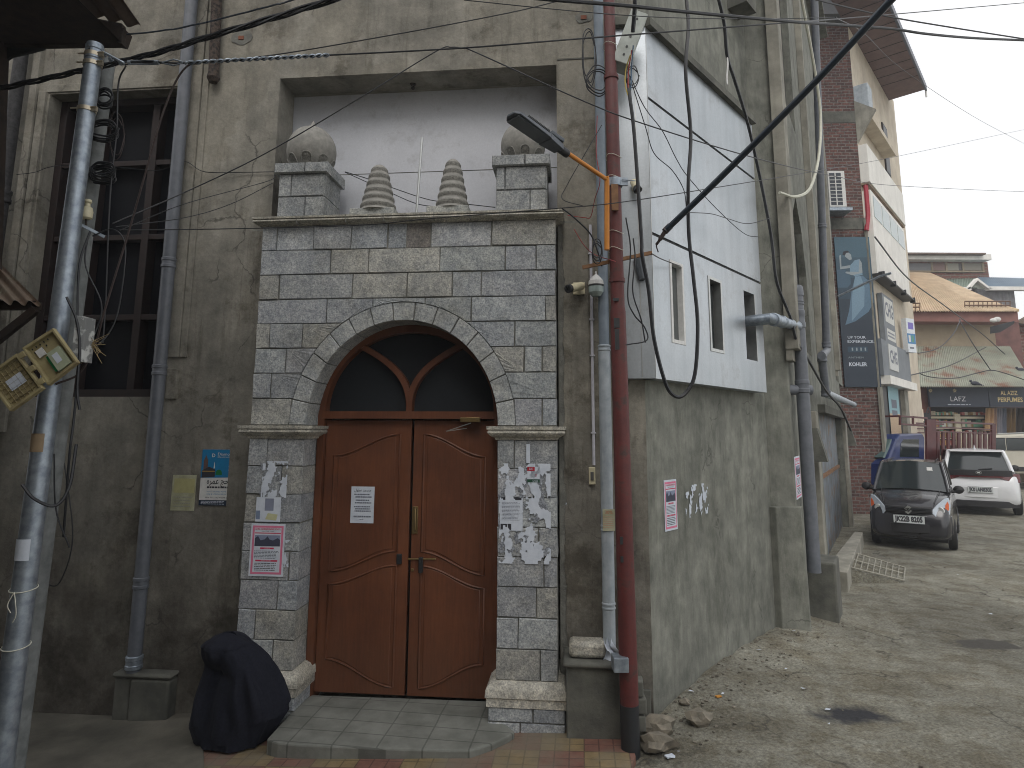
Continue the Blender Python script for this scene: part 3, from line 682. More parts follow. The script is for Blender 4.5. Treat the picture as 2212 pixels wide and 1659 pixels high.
# buttress between side wall and wing (its face looks at the street corner)
bfa = [S.P(SE, 0, 0), V((2.98, 6.98, 0)), F2.P(.45, 0, 0), S.P(SE, 0, -.5)]
m.prism([V((p.x, p.y, -.3)) for p in bfa], [V((p.x, p.y, TOPZ+2)) for p in bfa])
m.prism([V((p.x+.0, p.y, -.3)) for p in [S.P(SE-.05,0,.07), V((3.03,6.9,0)), F2.P(.1,0,.05), S.P(SE,0,-.2)]], [V((p.x, p.y, S.at(1658,1095,0)[1])) for p in [S.P(SE-.05,0,.07), V((3.0,6.92,0)), F2.P(.1,0,.05), S.P(SE,0,-.2)]])
bt = m.build('buttress', CONC_S, bld, smooth=0, bevel=.01)
f2s = lambda px, py, o=0: F2.at(px, py, o)[0]
f2z = lambda px, py, o=0: F2.at(px, py, o)[1]
m = MB(); ds0, ds1 = f2s(1776, 1000), f2s(1824, 1000); dzt = f2z(1790, 895)
l1a, l1b = f2s(1716, 600), f2s(1742, 600); la0 = f2z(1730, 748); la1 = f2z(1723, 437)
l2a, l2b = f2s(1793, 640), f2s(1806, 640); lb0 = f2z(1800, 775); lb1 = f2z(1797, 567)
def lancet_wall(s0, s1, a, b, z0, z1, zt_, zb_):
    c_ = (a+b)/2; sh = z1-(z1-z0)*.45
    L_ = [(s0, z0), (a, z0), (a, sh), (a+(c_-a)*.35, sh+(z1-sh)*.6), (c_, z1), (c_, zt_), (s0, zt_)]
    R_ = [(s1, z0), (s1, zt_), (c_, zt_), (c_, z1), (b-(b-c_)*.35, sh+(z1-sh)*.6), (b, sh), (b, z0)]
    m.pprism(F2, L_, -.3, 0); m.pprism(F2, R_, -.3, 0); m.pbox(F2, s0, s1, zb_, z0, -.3, 0)
midw = (l1b+l2a)/2; zs = la1+.35
lancet_wall(.3, midw, l1a, l1b, la0, la1, zs, dzt); lancet_wall(midw, L2, l2a, l2b, la0, lb1, zs, dzt)
up0_, up1_ = f2z(1712, 270), 10.6
lancet_wall(.3, midw, l1a-.25, l1b-.2, up0_, up1_, 11.4, zs); lancet_wall(midw, L2, l2a, l2b, up0_, up1_, 11.4, zs)
m.pbox(F2, .3, ds0, -.3, dzt, -.3, 0); m.pbox(F2, ds1, L2, -.3, dzt, -.3, 0)
wing = m.build('wing_wall', CONC_S, bld, smooth=0)
m = MB(); m.pbox(F2, .3, L2, la0-.1, 11.3, -.16, -.1); m.build('window_glass', GLASSD, bld, smooth=0)
m = MB(); m.pbox(F2, L2-.3, L2, -.3, 11.4, -6, -.31); m.pbox(F2, .2, L2, 11.4, 11.5, -6, .3); m.build('wing_end_wall', CONC_S, bld, smooth=0)
# vertical fins
for px, py, wd, ou, yb in ((1706, 456, .3, .13, 748), (1758, 456, .12, .1, 775), (1790, 456, .16, .1, 785), (1808, 456, .2, .09, 792)):
    fin = MB(); x = f2s(px, py, ou)
    fin.pbox(F2, x, x+wd, f2z(px+14, yb, ou), 11.3, -.0, ou); fin.build('vertical_fin', CONC_P, bld, smooth=0, bevel=.006)
    fin = MB(); fin.pbox(F2, x+.02, x+wd-.02, f2z(px+14, yb, ou)-.12, f2z(px+14, yb, ou), 0, ou*.5); fin.build('fin_foot', CONC_P, bld, smooth=0)
m = MB(); m.pbox(F2, ds0-.12, ds1+.15, dzt-.02, dzt+.1, 0, .1); m.build('string_course', CONC_D, bld, smooth=0)
TIN_D = mat('blue_grey_tin_door', lin(132,142,152), lin(104,108,110), scale=3, rough=.6, bump=.1, streak=.4, dirt_or_shade=lin(120,98,76), dscale=4, dthr=.58)
m = MB(); m.pbox(F2, ds0, ds1, -.1, dzt, -.2, -.12); td = m.build('tin_door', TIN_D, bld, smooth=0)
m = MB(); m.pbox(F2, ds0+.1, ds1-.1, 1.25, 1.31, -.12, -.09); m.build('door_rail', WOODL, td, smooth=0)
for pxa in (1755, 1833):
    m = MB(); x, z = F2.at(pxa, 925, .05)
    m.prism([F2.P(x, z, 0), F2.P(x, z, .1), F2.P(x, z-.42, .2), F2.P(x, z-.42, 0)], [F2.P(x+.22, z, 0), F2.P(x+.22, z, .1), F2.P(x+.22, z-.42, .2), F2.P(x+.22, z-.42, 0)])
    m.build('vent_hood', CONC_D, bld, smooth=0)
x_ = f2s(1776, 1000, .08)
for q0_, q1_ in ((x_-.3, x_-.02), (ds1+.08, ds1+.6)):
    m = MB(); m.pbox(F2, q0_, q1_, -.2, dzt-.03, 0, .07); m.build('door_pier', CONC_P, bld, smooth=0, bevel=.01)
m = MB(); m.pbox(F2, .42, .95, -.2, .62, .0, .3); m.build('pipe_plinth', CONC_D, bld, smooth=0, bevel=.02)

# ornaments standing on the cornice ------------------------------------------
def corn(px, py, o): return F.at(px, py, o)[0]
def dome_pier(pxa, pxb, ya, ytop, lab):
    o1 = .18; a, b = corn(pxa, ya, o1), corn(pxb, ya, o1); zt_ = fz((pxa+pxb)/2, ytop, o1); o0 = -.18
    root = empty('domed_pier', F.P((a+b)/2, gT, 0), lab, 'stone ornament', 'domed stone piers on the cornice')
    m = MB(); n_ = 2; rr_ = random.Random(int(pxa)); capz = zt_-.09
    m.pbox(F, a+.01, b-.01, gT, capz, o0+.01, o1-.01, c=.45)
    for k in range(n_):
        z0 = gT+(capz-gT)*k/n_; z1 = gT+(capz-gT)*(k+1)/n_; t = (.6, .28)[k] if pxa < 900 else (.68,.18)[k]; mm = a+(b-a)*t
        for s0, s1 in ((a, mm), (mm, b)):
            m.block(F, [(s0+J,z0+J),(s1-J,z0+J),(s1-J,z1-J),(s0+J,z1-J)], .0, o1, .01, c=(rr_.uniform(.85,1.05),)*3)
        vs = [F.P(b+q, z, o) for q in (-.02, .004) for o in (o0, o1-.012) for z in (z0+J, z1-J)]
        m.add(vs, [(0,1,3,2),(4,6,7,5),(0,4,5,1),(2,3,7,6),(0,2,6,4),(1,5,7,3)], 0, (.9,)*3)
    m.build('pier', STONE, root, smooth=0)
    m = MB(); m.block(F, [(a-.03,capz),((a+b)/2+.03,capz),((a+b)/2+.03,zt_),(a-.03,zt_)], o0-.03, o1+.03, .012, c=(.95,)*3)
    m.block(F, [((a+b)/2+.036,capz),(b+.03,capz),(b+.03,zt_),((a+b)/2+.036,zt_)], o0-.03, o1+.03, .012, c=(1.0,)*3); m.build('cap', STONE, root, smooth=0)
    return root, a, b, zt_
for (pxa, pxb, pc, rpx, lab) in ((601, 700, 674, 50, 'stone globe with small arched niches on a block pier, left end of the cornice'),
                                 (1071, 1180, 1130, 48, 'stone globe on block pier behind the street lamp head, right end of the cornice')):
    ytop = 353 if pxa < 900 else 336
    root, a, b, zt_ = dome_pier(pxa, pxb, 400, ytop, lab)
    oc = .02; sc = corn(pc, 320, oc); rr = abs(corn(pc+rpx, 320, oc)-sc)
    prof = []
    for i in range(19):
        t = -.86+ (math.pi/2+.86)*i/18
        prof.append((rr*math.cos(t) if i < 18 else .012, rr*1.08*(math.sin(t)+math.sin(.86))))
    H_ = prof[-1][1]; prof = prof[:-2] + [(rr*.22, H_-.012), (rr*.12, H_+.0), (rr*.1, H_+.03), (.004, H_+.06)]
    m = MB(); m.lathe(F.P(sc, zt_, oc), prof, 40); dm = m.build('globe', DOMEM, root, smooth=60)
    for k in range(8):
        th = R(-155+k*45+10); m = MB(); hN = rr*.36; wN = rr*.2
        d = (F.u*math.cos(th)+F.n*math.sin(th)); tg = V((-d.y, d.x, 0))
        def pos(x, z, e):
            zz = .02+z; lat = math.asin(max(-1, min(1, zz/(rr*1.08)-math.sin(.86)))); r_ = rr*math.cos(lat)+e
            return F.P(sc, zt_+zz, oc) + d*math.sqrt(max(0, r_*r_-x*x)) + tg*x
        outl = [(-wN, 0), (wN, 0), (wN, hN*.6)] + [(wN*math.cos(R(q)), hN*.6+hN*.4*math.sin(R(q))) for q in (30,60,90,120,150)] + [(-wN, hN*.6)]
        m.add([pos(x, z, .003) for x, z in outl]+[pos(0, hN*.5, .006)], [(i_, (i_+1)%len(outl), len(outl)) for i_ in range(len(outl))]); m.build('blind_arch', CARV, dm, smooth=0, recalc=False)
        m = MB(); m.tube([pos(x, z, .004) for x, z in outl], .005, 5, closed=True); m.build('arch_rim', DOMEM, dm)
for (pc, yb, yt, w_, lab) in ((817, 450, 354, 50, 'lower left ringed stone cone on a square slab, left of the iron rod'),
                              (977, 445, 341, 47, 'taller ringed stone cone on a square slab, right of the iron rod')):
    oc = .06; sc = corn(pc, yb, oc); rr = abs(corn(pc+w_*.78, yb, oc)-sc); zt_ = fz(pc, yt, oc); zb = gT+.085
    root = empty('ringed_cone', F.P(sc, gT, oc), lab, 'stone ornament', 'ringed stone cones on the cornice')
    m = MB(); wq = rr*1.2; m.block(F, [(sc-wq-.02,gT),(sc+wq-.02,gT),(sc+wq-.02,gT+.085),(sc-wq-.02,gT+.085)], oc-wq*.8, oc+.13, .02, c=(1.0,.98,.92)); m.build('base_slab', STONE, root, smooth=0)
    prof = []; Hc = zt_-zb; n_ = 60
    for i in range(n_+1):
        t = i/n_; r_ = rr*(.46+.54*(1-t)**1.15)*(1-t**12)**.5 if t < 1 else .004
        st = .5+.5*math.cos(2*math.pi*(t*6.5+.2)); r_ += .012*(st**.6)*(1-t*.5)-.006
        prof.append((max(.004, r_), Hc*t))
    m = MB(); m.lathe(F.P(sc, zb-.01, oc), prof, 32)
    for i_ in range(len(m.m)):
        if ((i_//32)/60*6.5+.2) % 1 > .5: m.m[i_] = 1
    m.build('cone', [DOMEM, CARV], root, smooth=60)
m = MB(); a = F.at(900, 453, .0); m.tube([F.P(a[0]-.0, gT, .02), F.P(a[0]+.03, fz(908, 296, .02), .0)], .011, 8)
solo('iron_rod', m, STEEL, 'thin upright iron rod standing between the two stone cones', 'rod')

# ------------------------------------------------------------------ pipes, poles
def colls(root, matr, lst, nm='coupling'):
    for a_ in lst: m_ = MB(); coll(m_, *a_); m_.build(nm, matr, root)
def coll(m, p, r, h=.05, ax=V((0,0,1)), n=20): m.lathe(p-ax*h/2, [(r*.9,0),(r,.006),(r,h*.3),(r*.93,h*.35),(r*.93,h*.65),(r,h*.7),(r,h-.006),(r*.9,h)], n, ax)
# left drain pipe
p1 = D(288, 1450, 5.1); p2 = D(414, 0, 5.35); r_ = .052
b0 = F.at(288, 1450, .075); zb = b0[1]; sb = fs(288, 1450, .075)
# follow the photographed line: it leans slightly
top_s = fs(414, 0, .1); q0 = F.P(sb, zb, .075); q1 = F.P(top_s, fz(414, 0, .1), .1); q2 = q1+(q1-q0)*.4
root = empty('drain_pipe', q0, 'tall grey drain pipe between the dark window and the stone gateway', 'pipe')
m = MB(); m.tube([q0, q0.lerp(q1, .5), q1, q2], r_, 20); m.build('pipe', PVC, root)
colls(root, PVC, [(q0.lerp(q1, t), r_*1.14, .09, (q1-q0).normalized()) for t in (.115, .41, .57)])
m = MB(); coll(m, q0.lerp(q1, .012), r_*1.22, .1, (q1-q0).normalized()); m.build('foot_socket', GALV, root)
m = MB(); a, b = fs(238, 1500, .13), fs(362, 1500, .13); zt_ = fz(300, 1462, .13); mdd = a+(b-a)*.36
m.pbox(F, a, mdd-.02, -.4, zt_-.02, 0, .10); m.pbox(F, mdd-.02, b, -.4, zt_-.021, 0, .125); m.pbox(F, a-.005, b+.01, zt_-.02, zt_+.02, -.0, .13)
solo('pipe_footing', m, CONC_D, 'rough cement footing box under the left grey drain pipe', 'footing', bevel=.02)
# gutter pipe right of the gateway
x0 = fs(1317, 1420, .14); m = MB(); root = empty('downpipe', F.P(x0, .5, .14), 'pale plastic downpipe standing right behind the red street pole', 'pipe')
zc1 = fz(1312, 748, .14); zf = fz(1317, 1420, .14)
m.tube([F.P(x0, zf-.02, .14), F.P(x0, zc1, .14)], .046, 20); m.build('lower_pipe', PVCL, root)
m = MB(); m.tube([F.P(x0, zc1, .14), F.P(x0, TOPZ, .14)], .04, 20); m.build('upper_pipe', mat('blue_grey_pvc', lin(134,146,158), lin(114,126,138), scale=10, rough=.5, bump=.03, streak=.2), root)
colls(root, PVCL, [(F.P(x0, fz(1317, y, .14), .14), .0505, .05) for y in (752, 1140, 1308)])
m = MB(); a, b = fs(1223, 1500, .35), fs(1338, 1500, .35); zt_ = fz(1280, 1432, .33)
m.pbox(F, a, b+.01, -.3, zt_-.03, .0, .33); m.pbox(F, a-.02, b+.01, zt_-.03, zt_, 0, .36)
solo('cement_block', m, CONC_D, 'square grey cement block below the pale downpipe beside the red pole', 'footing', bevel=.012)
m = MB(); m.pbox(F, a+.02, a+.28, zt_+.002, zt_+.11, .1, .27)
solo('kerb_stone', m, STONE_W, 'rounded loose stone lying on top of the grey cement block', 'stone', bevel=.03)
m = MB(); q = F.P(a+.31, zt_+.002, .27); n_ = 10
m.grid(lambda u_, v_: q + V(((u_-.5)*.11*(1-.5*v_)+.02*math.sin(v_*5), .02*math.sin(u_*9+v_*4), v_*.16*(1-.35*abs(math.sin(u_*6))))) , 10, 8)
m.grid(lambda u_, v_: q + V(((u_-.5)*.12+.015, .03+.02*math.sin(u_*7), v_*.07*(1-.2*math.sin(u_*9)))), 8, 5)
solo('paper_scrap', m, PAPER, 'crumpled white and pink paper stuck beside the pale downpipe', 'paper', recalc=False, smooth=60)
# red octagonal pole
pr = G(1362, 1612, -.05); root = empty('red_pole', pr, 'tall dark red tubular street pole with black foot at the corner', 'pole')
bx, by = pr.x, pr.y
def rp(py): return D(1340, py, by).z
topx = D(1317, 60, by).x
def rpos(z): t = z/rp(60); return V((bx+(topx-bx)*t, by, z))
m = MB(); zz = [rp(1520), rp(668), rp(606), rp(165)]
m.tube([rpos(-.2), rpos(zz[0])], .0635, 16); m.build('black_foot', BLACKP, root, smooth=30)
m = MB(); m.tube([rpos(zz[0]), rpos(zz[1]-.02), rpos(zz[1]+.02), rpos(zz[2]), rpos(zz[2]), rpos(zz[3]-.0), rpos(zz[3]+.02), rpos(8.2)], [.062,.056,.05,.05,.05,.049,.044,.042], 14)
m.tube([rpos(zz[2]-.015), rpos(zz[2]+.015)], .0575, 14); m.tube([rpos(rp(172)), rpos(rp(172)+.03)], .057, 14)
m.build('shaft', REDP, root, smooth=30)
for y, h in ((650,.02),(735,.15),(700,.07),(1165,.05),(1205,.04)):
    m = MB(); q = rpos(rp(y)); m.box(q+V((-.02,-.052,0)), (.04 if y != 735 else .03, .008, h)); m.build('black_patch', BLACKP, root, smooth=0)
m = MB(); q = rpos(rp(1428)); m.box(q+V((-.06, -.03, 0)), (.1, .12, .09)); m.build('foot_bracket', GALV, root, smooth=0, bevel=.004)
m = MB(); q = rpos(rp(396)); m.tube([q-V((0,0,.03)), q+V((0,0,.03))], .061, 20); m.box(q+V((.07,-.03,0)), (.05,.02,.06)); m.tube([q+V((.05,-.05,.01)), q+V((.15,-.05,.0))], .004, 6); m.build('clamp', GALV, root)
m = MB(); q = rpos(rp(425)); m.box(q+V((-.01,-.066,-.03)), (.05,.02,.2)); m.build('wood_shim', WOODL, root, smooth=0)
for y in (340, 386, 504, 540, 100):
    m = MB(); q = rpos(rp(y)); m.tube([q+V((.058*math.cos(a), .058*math.sin(a), .012*math.sin(a*2))) for a in [k*math.pi/8 for k in range(16)]], .0022, 5, closed=True); m.build('wire_tie', WHTC, root)
# street lamp on the orange arm
YL = by-.02
a0 = D(1311, 388, YL-.06); a1 = D(1311, 540, YL-.06); a2 = D(1222, 328, YL-.35)
root = empty('street_lamp', a0, 'grey flat street lamp head on an orange angled arm clamped to the red pole', 'street lamp')
m = MB(); m.tube([a1, a0, a0+V((-.005,-.01,.02))], .019, 14); m.tube([a0, a2], .016, 12); m.build('arm', ORANGE, root)
t0 = D(1226, 333, YL-.37); t1 = D(1103, 246, YL-.72); ax = (t1-t0).normalized(); L_ = (t1-t0).length
sdv = ax.cross(V((0,0,1))).normalized(); upv = sdv.cross(ax).normalized()
Rm = Matrix((ax, sdv, upv)).transposed()
m = MB(); m.lathe(t0-ax*.0, [(.028,0),(.03,.02),(.028,.09),(.02,.1)], 14, ax); m.build('socket', BLACKP, root)
LAMP = mat('lamp_grey_metal', lin(86,92,100), lin(70,76,84), scale=20, rough=.5, bump=.05, obj=True)
def taper(m, o, L0, L1, w0_, w1_, h0, h1, zoff=0):
    vs = []
    for l, w_, h in ((L0, w0_, h0), (L1, w1_, h1)):
        for sy, sz in ((-1,-1),(1,-1),(.8,1),(-.8,1)): vs.append(o+Rm @ V((l, sy*w_/2, zoff+sz*h/2)))
    m.add(vs, [(0,1,2,3),(7,6,5,4),(0,4,5,1),(1,5,6,2),(2,6,7,3),(3,7,4,0)])
m = MB(); taper(m, t0, .08, .22, .09, .13, .05, .05); taper(m, t0, .22, L_-.03, .13, .15, .04, .03); taper(m, t0, L_-.03, L_, .15, .08, .03, .02); m.build('lamp_housing', LAMP, root, smooth=0, bevel=.006)
m = MB()
for k in range(16): m.box(t0+Rm @ V((.24+k*(L_-.34)/16, 0, .026)), (.006, .11, .02), Rm)
m.build('cooling_fins', BLACKP, root, smooth=0)
m = MB(); m.box(t0+Rm @ V(((.25+L_)/2, 0, -.02)), (L_-.3, .11, .006), Rm); m.build('lens', flat('lamp_lens', lin(82,88,92), .3), root, smooth=0)
m = MB(); m.box(t0+Rm @ V((.15, 0, .04)), (.12, .1, .03), Rm); m.build('gear_cover', LAMP, root, smooth=0, bevel=.006)
# distribution box up on the pole
YB = by+.05; c0 = D(1358, 92, YB)
root = empty('metal_cable_box', c0, 'long grey metal cable box tilted on the red pole near the top', 'utility box')
axb = (D(1340, 150, YB)-D(1378, 48, YB)).normalized(); sb_ = V((1,0,0)).cross(axb); Rb = Matrix((axb.cross(V((0,1,0))).normalized(), V((0,1,0)), axb)).transposed()
m = MB(); m.box(c0, (.14, .16, .46), Rb); m.build('casing', mat('pale_green_metal', lin(176,182,176), lin(150,156,150), scale=10, rough=.5, bump=.05, streak=.2), root, smooth=0, bevel=.006)
m = MB()
for k in (-.16,-.08,.0,.09,.16): m.lathe(c0+Rb @ V((.0, -.081, k)), [(.009,0),(.009,.004)], 10, V((0,-1,0)))
m.build('cable_gland', BLACKP, root)
m = MB(); m.tube(smoothpath([D(1570,112,5.4), D(1572,140,5.4), D(1570,165,5.4), D(1571,183,5.4)], 4), .008, 6); solo('foam_string', m, WHITE, 'short white foam strip hanging from the black wall cable', 'string')
# silver pole at left, with the second pole behind
pb = D(0, 1659, 3.62); pt_ = D(206, 97, 3.75)
def lp(t): return pb.lerp(pt_, t)
pb0 = pb-(pt_-pb).normalized()*((pb.z+.05)/(pt_-pb).normalized().z)
root = empty('steel_pole', (pb0.x, pb0.y, 0), 'galvanised steel pole with bolted clamps at the left edge', 'pole')
m = MB(); m.tube([pb0, pb0.lerp(pt_, .4), pt_], [.062,.055,.047], 24); m.build('shaft', GALV, root)
ZN = flat('bright_zinc', lin(190,180,160), .35, .7)
m = MB(); axp = (pt_-pb0).normalized(); coll(m, pt_-axp*.06, .052, .1, axp); m.build('top_collar', GALV, root)
for y in (127, 150, 268):
    m = MB(); t = (1659-y)/(1659-97); q = lp(t)
    m.tube([q-axp*.013, q+axp*.013], .053, 24); m.tube([q+V((-.08,-.03,0)), q+V((.08,-.03,.01))], .005, 6); m.box(q+V((.06,-.02,0)), (.03,.02,.03)); m.build('clamp', ZN, root)
m = MB()
for t in (.985, .99): q = lp(t); m.lathe(q+V((.0,-.047,-.0)), [(.009,0),(.009,.003)], 10, V((.5 if t > .986 else -.4,-1,0)))
m.build('bolt_hole', BLACKP, root)
# stuck papers and strings on the pole
m = MB(); q = lp((1659-1250)/1562)
def wrap(q, w_, h, r, matr, nm, a0=-110):
    m = MB(); m.grid(lambda u_, v_: q + V((r*math.cos(R(a0+u_*w_)), r*math.sin(R(a0+u_*w_)), (v_-.5)*h)) + axp*((v_-.5)*0) + V(((v_-.5)*h*axp.x/axp.z, 0, 0)), 8, 3); return m.build(nm, matr, root, recalc=False)
wrap(lp((1659-1250)/1562), 100, .11, .0605, PAPER, 'stuck_paper', -150); wrap(lp((1659-1035)/1562), 80, .1, .0585, flat('brown_tape', lin(150,130,104), .7), 'torn_tape', -130)
for y in (1328, 1437):
    m = MB(); q = lp((1659-y)/1562); m.tube([q+V((.064*math.cos(a), .064*math.sin(a), .01*math.sin(a))) for a in [k*math.pi/10 for k in range(20)]], .003, 5, closed=True); m.build('string_tie', WHTC, root)
m = MB(); q = lp((1659-1330)/1562)+V((0,-.066,0)); m.tube(smoothpath([q, q+V((-.02,-.01,-.06)), q+V((.0,-.01,-.1))], 5), .0025, 5); m.tube(smoothpath([q, q+V((.02,-.01,-.05)), q+V((.03,-.01,-.11)), q+V((.01,0,-.15))], 5), .0025, 5)
m.build('string_tie', WHTC, root)
pa = D(232, 130, 3.95); pc_ = D(30, 1640, 3.95); pc0 = pc_-(pa-pc_).normalized()*((pc_.z+.05)/(pa-pc_).normalized().z)
m = MB(); m.tube([pc0, pa], [.06,.048], 16)
solo('rear_utility_pole', m, mat('dull_grey_pole', lin(130,134,134), lin(98,102,102), scale=12, rough=.7, bump=.15, streak=.2), 'dull grey pole half hidden right behind the galvanised pole', 'pole')
root = empty('insulator_bracket', D(200, 490, 3.85), 'iron cross bracket with a white porcelain insulator on the left poles', 'insulator')
m = MB(); m.tube([D(160, 478, 3.8), D(226, 512, 3.9)], .012, 4); m.build('bracket', GALV, root, smooth=0)
m = MB(); m.lathe(D(186, 474, 3.82), [(.02,0),(.032,.01),(.034,.05),(.028,.075),(.016,.08),(.014,.1),(.022,.11),(.02,.125),(.005,.13)], 20); m.build('insulator', CREAM, root)
m = MB(); m.tube([D(186, 486, 3.82), D(186, 474, 3.82)], .006, 6); m.build('pin', IRON, root)
# open junction box hanging on the pole
YJ = 3.45
def jb_frame(pts): return [D(x, y, YJ) for x, y in pts]
root = empty('open_junction_box', D(70, 850, YJ), 'open tan plastic cable junction box hinged wide on the steel pole', 'junction box')
K5 = lambda x, y: (x/7.682, 684+y/7.682)     # detail crop -> picture
tr = [K5(870,190), K5(1280,760), K5(790,1140), K5(360,520)]
lidp = [K5(270,610), K5(700,1190), K5(160,1570), K5(-270,990)]
def tray(pts, dep, nm, y0, rim=.012, deep=.03):
    P_ = [D(x, y, y0) for x, y in pts]; c_ = sum(P_, V((0,0,0)))/4; m = MB()
    back = [p+V((0, deep, 0)) for p in P_]; m.prism(P_, back) if False else None
    inn = [c_+(p-c_)*(1-rim/((p-c_).length)*1.6) for p in P_]
    for i in range(4):
        j = (i+1) % 4; m.add([P_[i], P_[j], inn[j], inn[i], P_[i]+V((0,deep,0)), P_[j]+V((0,deep,0)), inn[j]+V((0,deep,0)), inn[i]+V((0,deep,0))], [(0,1,2,3),(0,4,5,1),(3,2,6,7),(4,7,6,5)])
    m.prism([p+V((0,deep-.004,0)) for p in P_], [p+V((0,deep,0)) for p in P_])
    return m.build(nm, BOXP, root, smooth=0, bevel=.003), c_, P_
body, cB, PB = tray(tr, 0, 'tray', YJ)
lid, cL, PL = tray(lidp, 0, 'lid', YJ-.01)
def quad(c_, P_, u0, u1, v0, v1, dy, nm, matr, par, th=.01):
    f = lambda u_, v_: (P_[3].lerp(P_[0], u_)).lerp(P_[2].lerp(P_[1], u_), v_)+V((0, dy, 0))
    m = MB(); a_ = [f(u0,v0), f(u1,v0), f(u1,v1), f(u0,v1)]; m.prism(a_, [p+V((0,-th,0)) for p in a_]); return m.build(nm, matr, par, smooth=0)
quad(cB, PB, .45, .85, .42, .9, .02, 'circuit_module', flat('pale_green_module', lin(168,176,150), .6), body, .02)
quad(cB, PB, .55, .72, .52, .75, -.001, 'sticker', PAPER, body, .001)
quad(cB, PB, .36, .45, .45, .85, .02, 'green_connector', flat('green_plastic', lin(30,120,70), .5), body, .01)
quad(cB, PB, .2, .42, .2, .38, .02, 'white_clip', WHITE, body, .006)
for k in range(9):
    u_ = .15+.09*(k % 5)*1.4; v_ = .1+.1*(k//5); quad(cB, PB, u_, u_+.03, v_, v_+.04, .02, 'slot', BLACKP, body, .002)
quad(cL, PL, .3, .75, .35, .62, .02, 'sticker', PAPER, lid, .002)
for k in range(7):
    quad(cL, PL, .05, .95, .1+k*.12, .11+k*.12, .024, 'rib', BOXP, lid, .006); 
    if k < 7: quad(cL, PL, .08+k*.13, .09+k*.13, .05, .95, .024, 'rib', BOXP, lid, .006)
m = MB(); 
for t in (.12,.5,.85): q = PB[3].lerp(PB[2], t); m.box(q.lerp(PL[0].lerp(PL[1], t), .5), (.03,.012,.03), Matrix.Rotation(R(-35),3,'Y'))
m.build('hinge', BOXP, root, smooth=0)
m = MB(); p_ = [D(163,681,3.6), D(186,684,3.62), D(177,782,3.62), D(152,778,3.6)]
m.prism(p_, [p+V((.0,.09,0)) for p in p_]); solo('meter_box', m, mat('chipped_white_box', lin(190,192,190), lin(120,122,122), scale=16, rough=.6, bump=.1, contrast=(.5,.58)), 'chipped white metal box on the right of the leaning steel pole', 'utility box', smooth=0, bevel=.004)

# side pipes --------------------------------------------------------------
root = empty('soil_pipe', F2.P(.62, .62, .12), 'grey soil pipe with a side branch coming from the aluminium box window', 'pipe')
vp = D(1758, 1217, 7.1); zt_ = D(1727, 606, 7.1).z; vx, vy = vp.x, vp.y
PV = lambda py: V((vx, vy, D(1735, py, vy).z))
m = MB(); m.tube([V((vx, vy, .55)), PV(620)], .068, 20); m.build('stack', PVC, root)
m = MB(); m.lathe(PV(640), [(.075,0),(.075,.06),(.07,.1),(.055,.12),(.01,.125)], 20); m.build('vent_cap', PVC, root)
colls(root, PVC, [(PV(y), .076, h) for y, h in ((690,.2),(835,.14),(655,.05))])
a = S.P((wins[2][0]+wins[2][1])/2, S.at(1618, 692, SO)[1], SO-.15); b = PV(705)
m = MB(); d_ = (b-a); a2_ = S.P((wins[2][0]+wins[2][1])/2, a.z, SO+.2)
m.tube([a, a2_, a2_.lerp(b, .08), b], .055, 18); m.build('branch', GALV, root)
m = MB(); coll(m, a2_.lerp(b,.12), .066, .1, (b-a2_).normalized()); coll(m, a2_.lerp(b,.38), .064, .04, (b-a2_).normalized()); m.build('elbow', GALV, root)
m = MB(); q = PV(842); m.tube([q-S.u*.0+V((-.2,-.0,.0)), q+V((.1,.02,0))], .055, 16); m.build('cross_stub', PVC, root)
root = empty('rain_pipe', F2.P(1.4, 3, .3), 'second grey rain pipe running down the finned wall and turning sideways', 'pipe')
s_a = f2s(1785, 747, .2); fa = lambda px, py, o=.2: F2.P(*F2.at(px, py, o), o)
tp = fa(1723, 0); bt_ = fa(1785, 745)
bt_ = V((bt_.x, bt_.y, bt_.z)); sx_ = (F2.at(1785,745,.2)[0]+F2.at(1723,0,.2)[0])/2
t_ = F2.P(F2.at(1723,0,.2)[0], F2.at(1723,0,.2)[1], .42)
m = MB(); m.tube([t_+(t_-bt_)*.3, bt_], .052, 18); e1 = fa(1776, 775, .2); e2 = fa(1784, 850, .2)
m.tube(smoothpath([bt_, bt_+V((0,0,-.08)), e1+V((0,0,.04)), e1, e2], 4), .052, 16); m.build('stack', PVC, root)
m = MB(); m.tube([e2+V((0,0,-.0)), fa(1845, 874, .2)], .055, 16); m.build('branch', PVCL, root)
colls(root, PVC, [(q, .063, .08) for q in (bt_, e1, e2)]+[(t_.lerp(bt_, .66), .06, .06), (fa(1845,874,.2), .064, .06, F2.u)])
# lagged rusty pipe and the black iron pipe
m = MB(); q0 = F.P(*F.at(460, 178, .06), .06); q1 = F.P(*F.at(468, 0, .06), .06)
m.tube([q0, q0+V((0,0,.04)), q0+V((0,0,.1)), q1, q1+V((0,0,2))], [.035,.055,.045,.045,.045], 16)
solo('lagged_pipe', m, IRON, 'rust-crusted pipe stub hanging down the wall from the top', 'pipe')
m = MB(); q0 = F.P(*F.at(-40, 760, .1), .1); q1 = F.P(*F.at(62, 0, .1), .1); m.tube([q0-V((0,0,3)), q0, q1, q1+(q1-q0)*.4], .055, 16); coll(m, q0.lerp(q1,.42), .07, .12)
solo('cast_iron_pipe', m, mat('black_iron', lin(58,58,60), lin(26,26,28), scale=30, rough=.7, bump=.3), 'old black cast iron pipe at the far left edge of the wall', 'pipe')
